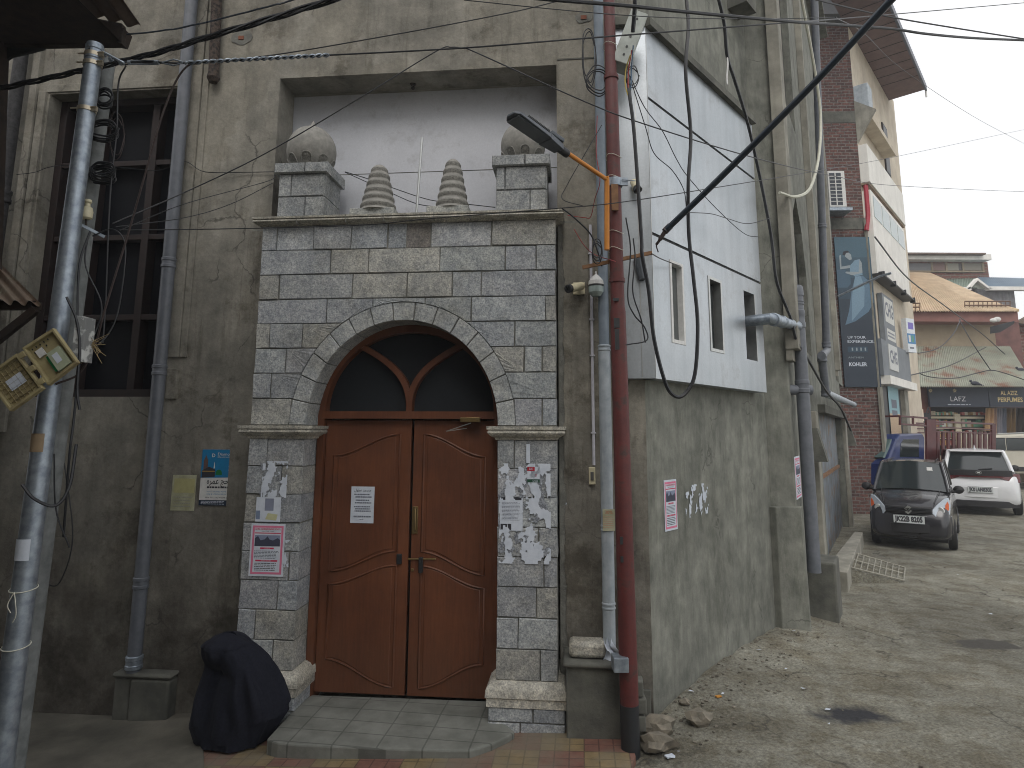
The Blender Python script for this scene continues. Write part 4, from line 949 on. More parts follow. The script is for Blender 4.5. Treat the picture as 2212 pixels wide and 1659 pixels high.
# white conduit
x0, z0 = F.at(1283, 1005, .03); z1 = fz(1276, 485, .03)
root = empty('wall_conduit', F.P(x0, z0, .02), 'thin white electrical conduit on the wall left of the red pole', 'conduit')
m = MB(); m.tube([F.P(x0, z0, .02), F.P(x0, z1, .02)], .012, 10); m.build('tube', PVCW, root)
for y in (548, 690, 768, 935): m = MB(); m.pbox(F, x0-.02, x0+.02, fz(1280, y, .02)-.005, fz(1280, y, .02)+.005, .0, .036); m.build('clip', PVCW, root, smooth=0)
x0, z0 = F.at(1279, 1028, .03)
root = empty('fuse_box', F.P(x0, z0-.06, 0), 'small cream fuse holder on the wall below the white conduit', 'fuse box')
m = MB(); m.pbox(F, x0-.025, x0+.025, z0-.065, z0+.065, 0, .035); m.build('case', CREAM, root, smooth=0, bevel=.004)
m = MB(); m.pbox(F, x0-.012, x0+.012, z0-.03, z0+.03, .034, .044); m.build('switch', flat('grey_switch', lin(90,90,88), .5), root, smooth=0)

# cctv cameras --------------------------------------------------------------
root = empty('cctv_camera', F.P(*F.at(1245, 622, 0), 0), 'cream bullet security camera on a square plate beside the white conduit', 'security camera')
a, b = F.at(1261, 643, .01); c_, d_ = F.at(1292, 609, .01)
x0, z0 = F.at(1249, 624, .05)
m = MB(); m.pbox(F, x0-.04, x0+.055, z0-.04, z0+.06, 0, .025); m.build('back_plate', CREAM, root, smooth=0, bevel=.004)
m = MB(); q = F.P(x0+.01, z0+.01, .025); m.tube([q, q+F.n*.05], .014, 12); m.lathe(q+F.n*.04, [(.02,0),(.024,.01),(.018,.025)], 12, F.n); m.build('mount', BRASS, root)
e = q+F.n*.07; f_ = D(1222, 625, (e).y-.12)
axc = (f_-e).normalized(); m = MB(); m.lathe(e-axc*.03, [(.03,0),(.033,.004),(.033,.15)], 18, axc); m.build('housing', CREAM, root)
m = MB(); m.lathe(e+axc*.12, [(.034,0),(.034,.03),(.02,.031),(.018,.02)], 18, axc); m.build('lens_hood', BLACKP, root)
q = D(1288, 640, by+.3)
root = empty('dome_camera', q, 'white domed security camera hanging beside the red pole', 'security camera')
m = MB(); m.lathe(q, [(.035,0),(.058,.03),(.06,.075)], 20); m.build('lens_dome', flat('frosted_dome', lin(165,180,178), .25), root)
m = MB(); m.lathe(q+V((0,0,.075)), [(.061,0),(.061,.015)], 20); m.build('ring', BLACKP, root)
m = MB(); m.lathe(q+V((0,0,.09)), [(.061,0),(.058,.03),(.035,.06),(.02,.075),(.008,.085),(.006,.11)], 20); m.build('housing', WHITE, root)
q = F.P(*F.at(1368, 412, SO), SO)
root = empty('small_cctv_camera', q, 'small cream camera with black visor on the aluminium corner panel', 'security camera')
m = MB(); m.tube([q+V((0,-.03,.06)), q+V((.01,-.09,-.01))], .03, 14); m.build('housing', CREAM, root)
m = MB(); m.lathe(q+V((.01,-.09,-.01)), [(.032,0),(.036,.03),(.01,.04)], 14, V((.3,-.4,-1)).normalized()); m.build('visor', BLACKP, root)
m = MB(); m.tube([q, q+V((0,-.03,.06))], .008, 8); m.build('mount', CREAM, root)
m = MB(); a = D(1258, 578, by+.06); b = D(1408, 546, by+.02); m.tube([a, b], .018, 4)
solo('wooden_batten', m, WOODL, 'rough wooden batten tied level across the red pole', 'batten', smooth=0)
m = MB(); q = F.P(*F.at(1380, 585, SO), SO); m.tube([q+V((0,-.02,.09)), q+V((0.02,-.04,-.08))], [.045,.03], 10)
solo('torn_duct', m, flat('grey_rubber', lin(70,76,82), .6), 'bent grey rubber flap on the aluminium corner behind the pole', 'duct')

# ------------------------------------------------------------------ cables
def cable(name, pts, r, matr, label, Y=None, k=8, cat='cable', wob=0, group=None, ns=6):
    P_ = [D(p[0], p[1], p[2] if len(p) > 2 else Y) for p in pts]
    P_ = smoothpath(P_, k)
    if wob: P_ = [p+V((0, 0, wob*noise.noise(V((i*.9, len(pts), 0))))) for i, p in enumerate(P_)]
    m = MB(); m.tube(P_, r, ns); return solo(name, m, matr, label, cat, group)
Yw = 3.7
m = MB()
base = [(-60,203,3.9),(0,191,3.9),(90,172,3.85),(179,152,3.8),(258,134,3.8),(346,112,3.7),(450,80,3.6),(576,43,3.4),(716,0,3.2),(900,-60,3.0)]
P_ = smoothpath([D(*p) for p in base], 10)
for j in range(3):
    m.tube([p+V((0, .012*math.sin(i*.35+j*2.1), .012*math.cos(i*.35+j*2.1))) for i, p in enumerate(P_)], .0085, 6)
solo('cable_bundle', m, RUB, 'thick twisted bundle of black cables sweeping up from the steel pole', 'cable')
cable('black_cable', [(168,70,4.2),(267,74,4.1),(395,59,4),(576,15,3.8),(640,-3,3.7),(800,-60,3.6)], .006, RUBB, 'single blue-black cable from the tin eave across the top left', k=8, wob=.008)
root = empty('guy_wire', D(265, 135, 3.75), 'steel guy wire with turnbuckle stretched from the pole top to the right', 'cable')
P_ = smoothpath([D(*p) for p in ((250,133,3.75),(285,135,3.75),(340,134,3.76),(400,136,3.77),(560,127,3.8),(712,119,3.85),(996,104,3.9),(1260,83,4.0),(1686,50,4.6),(1869,36,6),(2212,6,9),(2300,-2,10))], 8)
m = MB(); m.tube(P_, .0055, 6); m.build('wire', RUB, root)
m = MB(); P2 = smoothpath([D(*p) for p in ((400,136,3.77),(560,127,3.8),(712,119,3.85))], 40)
for j in range(2): m.tube([p+V((0, .009*math.sin(i*.8+j*3.14), .009*math.cos(i*.8+j*3.14))) for i, p in enumerate(P2)], .006, 5)
m.build('twisted_grip', GALV, root)
m = MB()
for dz in (-.012, .012): m.tube([D(278,135,3.75)+V((0,0,dz)), D(335,135,3.76)+V((0,0,dz))], .005, 6)
m.tube([D(350,135,3.76)+V((0,0,0)), D(375,132,3.76)+V((0,0,.012)), D(395,134,3.76)], .005, 6); m.tube([D(350,136,3.76), D(375,139,3.76)+V((0,0,-.008)), D(395,136,3.76)], .005, 6)
m.lathe(D(276,135,3.75), [(.012,0),(.012,.02)], 8, V((1,0,0))); m.lathe(D(334,135,3.76), [(.014,0),(.014,.025)], 8, V((1,0,0))); m.build('turnbuckle', GALV, root)
m = MB()
for j, (a, b, c_) in enumerate(((225,118,3.74),(240,128,3.74),(262,136,3.75))): m.lathe(D(a,b,c_), [(.014,-.01),(.016,0),(.014,.01)], 10, V((1,-.3,.2)).normalized())
m.tube([D(222,112,3.73), D(268,137,3.74)], .009, 6); m.build('shackle', GALV, root)
C = [
 ('thin_wire', [(265,140,3.8),(540,125,3.9),(833,78,4),(1093,29,4.1),(1207,2,4.2),(1300,-20,4.3)], .004, RUB, 'thin black wire rising from the pole top to the upper centre'),
 ('service_wire', [(243,483,3.9),(400,415,4.2),(576,330,4.3),(780,210,4.3),(940,112,4.3),(975,102,4.3),(1000,104,4.3)], .0042, RUB, 'black wire climbing from the bracket to the kink above the niche'),
 ('service_wire', [(1000,104,4.3),(1030,114,4.3),(1260,218,4.4),(1395,269,4.5),(1638,343,5.5),(1800,380,8),(1934,401,12),(2212,414,16),(2300,412,18)], .0048, RUB, 'black wire descending right from the kink past the aluminium box'),
 ('house_wire', [(258,498,3.9),(400,440,4.6),(576,392,5.0),(594,376,5.05)], .003, RUB, 'thin wire from the insulator bracket to the left niche corner'),
 ('house_wire', [(250,490,3.9),(400,470,4.3),(500,440,4.6),(590,395,5.0)], .003, RUB, 'sagging thin wire just under the one to the niche corner'),
 ('long_wire', [(258,497,4.0),(504,494,4.3),(782,486,4.4),(931,472,4.4),(1219,449,4.4),(1340,437,4.5),(1516,410,5),(1747,372,7),(1927,340,12),(2212,280,16),(2300,262,17)], .0036, RUB, 'long wire crossing just below the stone cornice toward the lane'),
 ('heavy_cable', [(1000,-20,3.4),(1188,-1,3.4),(1340,11,3.5),(1486,26,3.7),(1701,46,4.2),(1800,53,4.6),(1924,62,5),(2000,73,5.2),(2100,82,5.6),(2212,87,6),(2300,92,6.2)], .0115, RUB, 'heavy black cable crossing the top right to the sky'),
 ('thin_wire', [(1002,0,3.6),(1188,19,3.7),(1350,33,3.9),(1483,39,4.2),(1650,41,4.6),(1796,38,5),(1812,42,5.1),(1870,75,7),(1950,150,9),(2100,250,12),(2212,310,15)], .0032, RUB, 'thin wire under the heavy cable bending down beyond the roof'),
 ('twin_wire', [(1700,-20,4.6),(1766,0,4.8),(1915,35,5.4),(2060,60,5.8),(2212,84,6.2),(2300,98,6.5)], .0075, RUB, 'blue-black wire slanting down to the right top edge'),
 ('hanging_cable', [(1480,-30,4.4),(1483,0,4.4),(1487,61,4.4),(1481,152,4.4),(1492,289,4.45),(1487,395,4.45),(1488,504,4.5),(1498,600,4.5),(1507,701,4.5),(1501,808,4.5),(1480,850,4.5),(1458,856,4.48),(1437,826,4.45),(1413,732,4.42),(1401,625,4.42),(1387,550,4.4),(1385,504,4.4),(1370,289,4.4),(1361,213,4.4),(1357,170,4.42)], .013, RUB, 'thick black cable hanging in a long U before the aluminium box'),
 ('wall_cable', [(1545,-30,5.2),(1553,0,5.2),(1565,55,5.3),(1571,122,5.4),(1586,170,5.6),(1613,258,5.9),(1638,365,6.2),(1665,504,6.35),(1677,604,6.4),(1698,662,6.6),(1709,690,6.75),(1722,740,6.9),(1742,770,7.3),(1785,845,8.3),(1815,880,8.8),(1838,930,9.2)], .015, RUB, 'black cable snaking down the side wall behind the soil pipe'),
 ('cable_tail', [(1374,-30,4.35),(1372,0,4.35),(1370,35,4.4),(1367,70,4.45)], .016, RUB, 'short thick black cable entering the metal cable box from above'),
 ('white_cable', [(1720,-60,7),(1732,0,7.2),(1758,140,7.6),(1772,243,7.8),(1769,334,7.7),(1751,404,7.4),(1720,425,7.0),(1684,416,6.7)], .018, WHTC, 'white cable looping down the finned wall'),
 ('loose_wire', [(1361,164,4.5),(1392,231,4.6),(1431,283,4.8),(1461,343,4.9),(1487,383,5.1),(1547,450,5.5),(1607,504,5.9),(1640,512,6.1)], .0035, RUB, 'thin loose wire drooping over the aluminium face to the far corner'),
 ('loose_wire', [(1358,158,4.5),(1394,273,4.6),(1413,331,4.7),(1452,368,4.8),(1477,410,4.9),(1483,453,4.95)], .0035, RUB, 'thin loose wire curving short on the aluminium face'),
 ('loose_wire', [(1489,459,5.0),(1537,462,5.3),(1574,473,5.6),(1616,483,5.9),(1665,471,6.2)], .0035, RUB, 'wavy wire across the middle of the aluminium face'),
 ('loose_wire', [(1352,470,4.45),(1362,540,4.5),(1356,640,4.5),(1370,680,4.5),(1392,706,4.55),(1397,735,4.55),(1352,745,4.5)], .005, RUB, 'grey wire looping on the corner panel behind the red pole'),
 ('loose_wire', [(1368,515,4.5),(1372,560,4.5),(1367,630,4.5),(1385,690,4.52),(1394,740,4.55)], .005, RUB, 'second wire hanging on the corner panel beside the loop'),
 ('brown_cable', [(430,137,3.8),(407,141,3.8),(383,170,3.8),(359,225,3.8),(334,304,3.8),(304,410,3.8),(277,504,3.8),(225,674,3.75),(207,741,3.75),(173,805,3.7),(120,830,3.65)], .0065, BRNC, 'brown cable falling diagonally before the dark window'),
 ('drop_wire', [(272,142,3.8),(256,180,3.85),(252,283,3.85),(240,395,3.85),(234,498,3.85),(228,656,3.85),(222,740,3.85)], .005, RUB, 'straight black wire dropping from the turnbuckle'),
 ('drop_wire', [(200,510,3.85),(240,495,3.85),(266,515,3.85),(270,565,3.85),(252,683,3.85),(215,742,3.8),(170,750,3.7)], .0045, RUB, 'black wire looping widest right of the leaning poles'),
 ('drop_wire', [(190,510,3.8),(185,574,3.8),(219,656,3.8),(207,714,3.8),(188,745,3.75),(172,790,3.7)], .0045, RUB, 'black wire bulging inward near the white box'),
 ('drop_wire', [(195,500,3.78),(172,570,3.75),(168,680,3.75),(172,760,3.7),(160,900,3.7),(150,985,3.7),(137,1160,3.8)], .0065, RUB, 'black wire hanging straight down past the junction box'),
 ('drop_wire', [(144,642,3.6),(165,690,3.6),(172,750,3.6),(167,840,3.6),(172,885,3.6)], .007, RUB, 'short black wire crossing the white box'),
 ('wall_loop_wire', [(139,1000,4.9),(157,1157,4.95),(133,1251,5),(106,1263,5),(80,1220,5),(90,1126,5),(126,1039,5)], .0045, RUB, 'thin wire loop hanging against the dark lower left wall'),
 ('drop_wire', [(117,980,3.7),(121,1100,3.75),(150,1183,3.8)], .004, RUB, 'thin wire end dangling below the junction box'),
 ('black_hose', [(48,1247-200,3.5),(75,1078,3.5),(120,1092,3.55),(150,1050,3.6),(165,960,3.65)], .008, RUB, 'black cable curling behind the steel pole under the box'),
 ('wall_wire', [(36,377,5.5),(75,372,5.5),(103,362,5.5),(140,357,5.5),(240,360,5.5),(340,368,5.5),(398,349,5.4),(442,371,5.38),(530,372,5.38),(594,371,5.35)], .0035, RUB, 'thin wire clipped across the wall and dark window'),
 ('niche_wire', [(745,371,5.45),(800,388,5.45),(860,410,5.4),(930,432,5.35),(1000,440,5.3),(1070,448,5.25)], .0035, RUB, 'thin wire slung behind the stone ornaments in the niche'),
 ('niche_wire', [(745,372,5.5),(830,410,5.45),(900,440,5.4),(960,448,5.3)], .0035, RUB, 'lower of the thin wires behind the stone ornaments'),
 ('post_wire', [(1260,445,4.6),(1215,430,4.7),(1225,400,4.7),(1265,330,4.6),(1300,270,4.6)], .003, RUB, 'thin wire angling from the cornice end up to the red pole'),
 ('post_wire', [(1214,450,4.7),(1240,470,4.7),(1275,505,4.7),(1290,540,4.7),(1300,575,4.7)], .006, RUB, 'black wire from the cornice end down behind the red pole'),
]
for c_ in C: cable(*c_)
# red wires
cable('red_wire', [(1226,465,4.8),(1262,470,4.8),(1276,468,4.8),(1285,430,4.7),(1296,390,4.6),(1288,330,4.6),(1290,250,4.6)], .003, flat('red_wire', lin(150,50,50), .5), 'thin red wire leading to the top of the white conduit')
cable('red_wire', [(1240,495,4.8),(1262,530,4.8),(1285,550,4.8),(1330,565,4.5)], .003, flat('red_wire_b', lin(150,60,60), .5), 'thin red wire curving from the wall toward the batten')
# coils
def coil(name, cx_, cy_, rx, ry, Y, n_, r, matr, lab, seed):
    rd = random.Random(seed); pts = []
    for k in range(n_*10):
        a = k/10*2*math.pi; j = k//10; ox = rd.uniform(-3,3)
        pts.append(D(cx_+ (rx+rd.uniform(-.12,.12)*rx)*math.cos(a)+j*ox*.3, cy_+(ry+rd.uniform(-.12,.12)*ry)*math.sin(a)+(j-n_/2)*ry*.25, Y+.02*j))
    m = MB(); m.tube(smoothpath(pts, 4), r, 6); solo(name, m, matr, lab, 'cable coil')
coil('cable_coil', 222, 375, 26, 14, 3.8, 7, .006, RUB, 'tight black cable coil lowest on the rear pole', 1)
coil('cable_coil', 224, 285, 30, 18, 3.82, 4, .006, RUB, 'loose black cable coil halfway up the rear pole', 2)
coil('cable_coil', 226, 215, 16, 16, 3.82, 4, .006, RUB, 'small black cable coil nearest the pole top', 3)
coil('wire_tangle', 1292, 178, 24, 26, 4.65, 3, .005, RUB, 'big tangled loops of black wire left of the red pole top', 4)
coil('wire_tangle', 1272, 130, 14, 60, 4.7, 2, .0045, RUB, 'long narrow loops of black wire on the wall edge', 5)
coil('wire_tangle', 1366, 168, 14, 20, 4.4, 2, .004, RUB, 'small loop of wire below the metal cable box', 6)
coil('wire_tangle', 1290, 545, 10, 22, 4.6, 3, .004, RUB, 'knot of wires where the batten meets the red pole', 7)
coil('wire_tangle', 252, 300, 16, 45, 3.86, 2, .003, BRNC, 'thin brown wire loops right of the rear pole', 8)
m = MB(); rd = random.Random(5)
for k in range(30):
    a = D(200+rd.uniform(-6,6), 741+rd.uniform(-8,8), 3.7); m.tube([a, a+V((rd.uniform(-.09,.09), rd.uniform(-.03,.03), rd.uniform(-.12,.05)))], .0016, 4)
solo('straw_tuft', m, flat('dry_straw', lin(150,132,96), .9), 'tuft of dry straw caught in the cables by the white box', 'straw')
for k, (x, col_) in enumerate(((1352, lin(200,180,90)), (1358, lin(170,70,70)), (1364, lin(80,110,140)))):
    cable('core_wire', [(1362+k*3,118-k*10,4.3),(x,150,4.38),(x-1,185,4.4),(1360,215,4.41)], .0045, flat('wire_core', col_, .5), ('yellow', 'red', 'blue')[k]+' insulated wire below the metal cable box')
# thick diagonal tube
root = empty('diagonal_tube', D(1430, 500, 4.0), 'thick blue-black insulated tube slanting across the upper right', 'cable')
m = MB(); pth = smoothpath([D(2010,-85,2.75), D(1925,0,2.9), D(1760,178,3.2), D(1560,380,3.7), D(1438,498,4.0)], 6)
m.tube(pth, .019, 14); m.build('sleeve', RUBB, root)
m = MB(); m.tube(smoothpath([D(1438,498,4.0), D(1424,520,4.02), D(1418,530,4.04), D(1422,545,4.05)], 5), [.014]*5+[.009]*5+[.004]*6, 8)
m.tube(smoothpath([D(1448,488,4.0), D(1436,500,4.0)], 4), .022, 12); m.build('frayed_end', BRNC, root)
cable('strap_wire', [(1408,548,4.1),(1430,560,4.6),(1470,575,5.2)], .004, BRNC, 'short wire from the batten end to the nearest clad window')

# ------------------------------------------------------------------ tin shed at left
def corrug(m, a, b, c_, d_, nw, amp, th=.004, per=10):
    """corrugated sheet a-b (along waves) , d-c"""
    nrm = (b-a).cross(d_-a).normalized(); n_ = nw*per
    f = lambda u_, v_: a.lerp(b, u_).lerp(d_.lerp(c_, u_), v_)+nrm*amp*math.sin(u_*nw*2*math.pi)
    m.grid(f, n_, 2); m.grid(lambda u_, v_: f(u_, v_)-nrm*th, n_, 2)
TINR = mat('rusty_tin', lin(120,104,92), lin(86,70,60), scale=5, rough=.7, metal=.2, bump=.1, big=.2)
TINP = mat('faded_tin', lin(150,136,120), lin(120,98,84), scale=7, rough=.7, metal=.1, bump=.1, dirt_or_shade=lin(176,184,160), dscale=4, dthr=.62)
root = empty('tin_shed', (-4.6, 3.4, 0), 'dark timber stall with overhanging corrugated tin roofs at the left edge', 'shed')
YS = 4.1
e1 = D(272, 62, YS); e0 = D(-400, -130, YS-.1)
m = MB(); z_ = e1.z
cA = V((e1.x+.08, YS+.05, e1.z+.04)); cB_ = V((-7.0, YS+.05, e1.z+1.15)); back = V((0, -3.0, .55))
corrug(m, cB_, cA, cA+back, cB_+back, 36, .022)
m.build('upper_roof', TINR, root, recalc=False, smooth=60)
m = MB(); d0, d1 = D(270, 82, YS), D(-300, -20, YS)
m.tube([D(272, 84, YS), D(-600, -105, YS)], .07, 4); m.prism([D(272,60,YS), D(272,103,YS), D(-300,112,YS), D(-300,-50,YS)], [p+V((0,-.05,0)) for p in [D(272,60,YS), D(272,103,YS), D(-300,112,YS), D(-300,-50,YS)]])
m.build('fascia_board', WOODD, root, smooth=0)
m = MB(); q = D(268, 104, YS); m.add([V((q.x, YS, q.z)), V((-7, YS, q.z)), V((-7, YS-3, q.z)), V((q.x, YS-3, q.z))], [(0,1,2,3)]); m.add([V((q.x, YS, q.z+.02)), V((-7, YS, q.z+.02)), V((-7, YS-3, q.z+.02)), V((q.x, YS-3, q.z+.02))], [(0,1,2,3)]); m.build('ceiling_boards', WOODD, root, smooth=0)
m = MB(); YS2 = 3.7; k1 = D(88, 656, YS2); k0 = D(0, 640, YS2-.1)
ca = k1; cb = V((-5, k1.y-.3, k1.z+.06)); up1 = D(0, 562, 4.3); t1_ = up1; t0_ = V((-5.6, 4.0, up1.z+.35))
corrug(m, cb, ca, V((up1.x-.02, up1.y, up1.z)), t0_, 30, .02); m.build('lower_roof', TINP, root, recalc=False, smooth=60)
m = MB(); m.tube([D(78, 668, YS2+.02), D(-60, 778, YS2+.02)], .03, 4); m.tube([D(85, 660, YS2+.08), V((-5, 3.6, k1.z-.05))], .035, 4); m.build('brace', WOODD, root, smooth=0)
m = MB(); m.box((-5.1, 2.6, 2.2), (1.6, 2.9, 4.5)); m.build('wall', WOODD, root, smooth=0)
m = MB(); m.tube([D(-4, 0, 4.05), D(-60, 1500, 4.05)], .07, 4); m.build('post', WOODD, root, smooth=0)
m = MB(); m.prism([D(15,100,YS),D(100,108,YS),D(62,118,YS),D(30,125,YS),D(14,135,YS)], [p+V((0,-.02,0)) for p in [D(15,100,YS),D(100,108,YS),D(62,118,YS),D(30,125,YS),D(14,135,YS)]]); m.build('hanging_rag', BLACKP, root, smooth=0)

# unseen houses added behind the viewer, placed and sized to shade the corner
HW = mat('added_house_plaster', lin(120,112,100), lin(96,90,80), scale=2, rough=.9, bump=.2)
for k, (x0, x1, y0, hh, lab) in enumerate(((-13, -2.6, -1.5, 9.8, 'plastered house across the lane at the left, behind the viewer'), (-2.7, 2.4, -4.0, 7.8, 'lower plastered house across the lane, behind the viewer'))):
    m = MB(); root = empty('house', ((x0+x1)/2, y0-3, 0), lab, 'house')
    m.box(((x0+x1)/2, y0-3, hh/2), (x1-x0, 6, hh)); m.build('wall', HW, root, smooth=0)
    m = MB(); m.prism([V((x0-.4,y0+.6,hh)), V((x1+.4,y0+.6,hh)), V((x1+.4,y0-3,hh+2)), V((x0-.4,y0-3,hh+2))], [V((x0-.4,y0-6.6,hh)), V((x1+.4,y0-6.6,hh)), V((x1+.4,y0-3,hh+1.9)), V((x0-.4,y0-3,hh+1.9))]); m.build('roof', TINR, root, smooth=0)
    for q in range(3):
        xx = x0+(x1-x0)*(q+.5)/3; m = MB(); m.box((xx, y0+.01, 4.2), (.9, .08, 1.3)); m.build('window', WOODR, root, smooth=0)

# ------------------------------------------------------------------ posters, paper
def rect_px(pl, off, x0, y0, x1, y1):
    a, b = pl.at((x0+x1)/2, y0, off)[1], pl.at((x0+x1)/2, y1, off)[1]
    s0, s1 = pl.at(x0, (y0+y1)/2, off)[0], pl.at(x1, (y0+y1)/2, off)[0]
    return s0, s1, b, a
class Board:
    def __init__(s, name, pl, off, px, label, cat, matr, th=.002, tilt=0):
        s.pl = pl; s.off = off; s.s0, s.s1, s.z0, s.z1 = rect_px(pl, off, *px); s.W = s.s1-s.s0; s.H = s.z1-s.z0; s.n = 0
        s.root = empty(name, pl.P((s.s0+s.s1)/2, s.z0, off), label, cat); s.th = th
        m = MB(); m.pbox(pl, s.s0, s.s1, s.z0, s.z1, off-.001, off+th); m.build('sheet', matr, s.root, smooth=0)
    def q(s, nm, u0, u1, v0, v1, matr, lay=1):
        e = s.off+s.th; m = MB(); X = lambda u_: s.s0+s.W*u_; Z = lambda v_: s.z0+s.H*v_
        m.pbox(s.pl, X(u0), X(u1), Z(v0), Z(v1), e-.0005, e+.0006*lay+.0002); m.build(nm, matr, s.root, smooth=0)
    def poly(s, nm, pts, matr, lay=1):
        e = s.off+s.th; m = MB(); m.pprism(s.pl, [(s.s0+s.W*a, s.z0+s.H*b) for a, b in pts], e-.0005, e+.0006*lay+.0002); m.build(nm, matr, s.root, smooth=0)
    def t(s, txt, u_, v_, h, matr, lay=3, align='CENTER', bold=0, fit=None):
        e = s.off+s.th+.0006*lay+.0006; m = MB(); m.text(txt, s.H*h, s.pl.P(s.s0+s.W*u_, s.z0+s.H*v_, e), s.pl.u, V((0,0,1)), align, bold=bold*s.H*h)
        if fit:
            ws = [ (v-s.pl.o).dot(s.pl.u) for v in m.v]; w_ = max(ws)-min(ws); k = fit*s.W/w_; c_ = s.s0+s.W*u_ if align == 'CENTER' else min(ws)
            m.v = [v+s.pl.u*(((v-s.pl.o).dot(s.pl.u)-c_)*(k-1)) for v in m.v]
        m.build('lettering', matr, s.root, smooth=0, recalc=False)
    def lines(s, u0, u1, v0, v1, n_, matr, seed=0, lay=2, fill=.5, al='L'):
        rd = random.Random(seed); e = s.off+s.th; m = MB()
        for k in range(n_):
            v_ = v1-(v1-v0)*(k+.5)/n_; h = (v1-v0)/n_*fill/2; u_ = u0+(rd.uniform(0,.12)*(u1-u0) if al == 'C' else 0); end = u1-rd.uniform(0,.15)*(u1-u0)
            while u_ < end:
                l = rd.uniform(.03,.09); l = min(l, end-u_)
                m.pbox(s.pl, s.s0+s.W*u_, s.s0+s.W*(u_+l), s.z0+s.H*(v_-h), s.z0+s.H*(v_+h), e, e+.0006*lay+.0003); u_ += l+.015
        m.build('small_print', matr, s.root, smooth=0)
# door notice
b = Board('door_notice', F, DO+.022, (758,1051,808,1130), 'white typed notice taped to the left door leaf', 'notice', PAPER)
b.t('\ufedd\ufeee\ufec4\ufee7 \ufeaa\ufe9f\ufeb4\ufee3', .5, .9, .1, INK); b.lines(.12, .9, .68, .82, 2, INKG, 1, al='C'); b.lines(.12, .9, .52, .66, 2, INKG, 2, al='C'); b.lines(.12,.9,.3,.48,3,INKG,3,al='C'); b.lines(.12,.9,.14,.22,1,INKG,4,al='C'); b.lines(.4,.6,.09,.12,1,INKG,5)
# travel sign
b = Board('travel_sign', F, .005, (434,971,510,1092), 'blue and white pilgrimage travel sign on the wall left of the gateway', 'sign', WHITE, th=.004)
b.q('blue_field', 0, 1, .52, 1, BLUEP, 1); b.poly('curve', [(0,.52),(.5,.52),(1,.56),(1,.50),(0,.49)], BLUEP, 1)
b.poly('clock_tower', [(.06,.58),(.18,.58),(.18,.8),(.15,.85),(.12,.9),(.09,.85),(.06,.8)], flat('tower_print', lin(96,76,70), .7), 2)
b.poly('black_cube_building', [(.03,.49),(.4,.51),(.4,.64),(.22,.69),(.03,.62)], INK, 3); b.q('gold_band', .03, .4, .6, .615, flat('gold_ink', lin(170,140,70), .5), 4)
b.poly('minaret', [(.35,.66),(.39,.66),(.38,.74),(.37,.78),(.36,.74)], WHITE, 2)
b.poly('green_dome', [(.42,.54)]+[(.51-.09*math.cos(R(a)), .57+.07*math.sin(R(a))) for a in range(0,181,30)]+[(.6,.54)], GREENI, 3)
b.t('D', .33, .89, .09, WHITE, bold=.02); b.t('Diamond', .68, .915, .075, WHITE, fit=.46); b.t('Destinations', .68, .865, .04, WHITE, fit=.46)
b.t('Hajj', .86, .74, .035, WHITE); b.t('Umrah', .85, .69, .035, WHITE); b.t('Ziyarat', .85, .635, .035, WHITE)
b.t('\ufba6\ufeae\ufee4\ufecb \ufe9e\ufea3', .5, .43, .15, INK, bold=.01, fit=.62); b.lines(.2, .85, .3, .345, 1, INK, 3, fill=.7)
b.t('MOST TRUSTED NAME IN', .52, .245, .034, BLUEP, fit=.62); b.t('HAJJ & UMRAH SERVICES', .52, .2, .034, BLUEP, fit=.62)
b.t('9906 333214 | 962298 3344', .53, .14, .034, INK, fit=.72)
b.q('dark_band', 0, 1, 0, .095, flat('navy_ink', lin(22,40,62), .6), 1); b.lines(.06, .74, .015, .085, 3, PAPER, 8, lay=2, fill=.35)
m_ = None
# yellowed paper left of it
b = Board('faded_sheet', F, .002, (371,1026,422,1103), 'faded yellowish torn sheet beside the blue travel sign', 'paper', PAPERY); b.q('yellow_patch', .08, .95, .5, .9, flat('pale_yellow', lin(176,172,124), .8), 1)
b.lines(.1,.9,.08,.42,4,flat('faint_ink', lin(150,150,140), .8),3,fill=.3)
def school(b, seed):
    b.q('pink_border', .05, .95, .04, .96, PINK, 1); b.q('white_field', .11, .89, .08, .92, PAPER, 2)
    b.t('ISLAMIA HIGHER SECONDARY SCHOOL', .5, .895, .045, INKR, 4, fit=.74, bold=.02); b.t('Rajouri Kadal, Srinagar', .5, .855, .028, INK, 4)
    b.q('red_band', .12, .88, .81, .828, INKR, 3); b.q('photo', .13, .87, .57, .78, flat('photo_sky', lin(130,140,165), .7), 3)
    b.poly('photo_roofs', [(.13,.57),(.87,.57),(.87,.69),(.8,.73),(.66,.68),(.56,.7),(.5,.76),(.42,.7),(.3,.68),(.22,.76),(.13,.72)], flat('photo_dark', lin(62,66,84), .7), 4)
    b.q('red_label', .3, .7, .515, .545, INKR, 3); b.t('ADMISSION', .5, .53, .024, PAPER, 6); b.lines(.13,.87,.33,.49,6,INKG,seed,3,.45)
    b.q('red_label', .18, .82, .28, .31, INKR, 3); b.t('SALIENT FEATURES', .5, .295, .024, PAPER, 6); b.lines(.16,.85,.1,.26,5,INK,seed+1,3,.4)
b = Board('school_poster', F, GO+.008, (540,1131,614,1245), 'pink bordered school admission poster on the left stone pilaster', 'poster', PAPER); school(b, 4)
b = Board('school_poster', S, .004, (1435,1036,1462,1146), 'school admission poster torn diagonally on the side wall behind the pole', 'poster', PAPER); school(b, 5)
b = Board('school_poster', F2, .2, (1718,985,1729,1078), 'narrow slanting school poster far along the side wall by the soil pipe', 'poster', PAPER); school(b, 9)
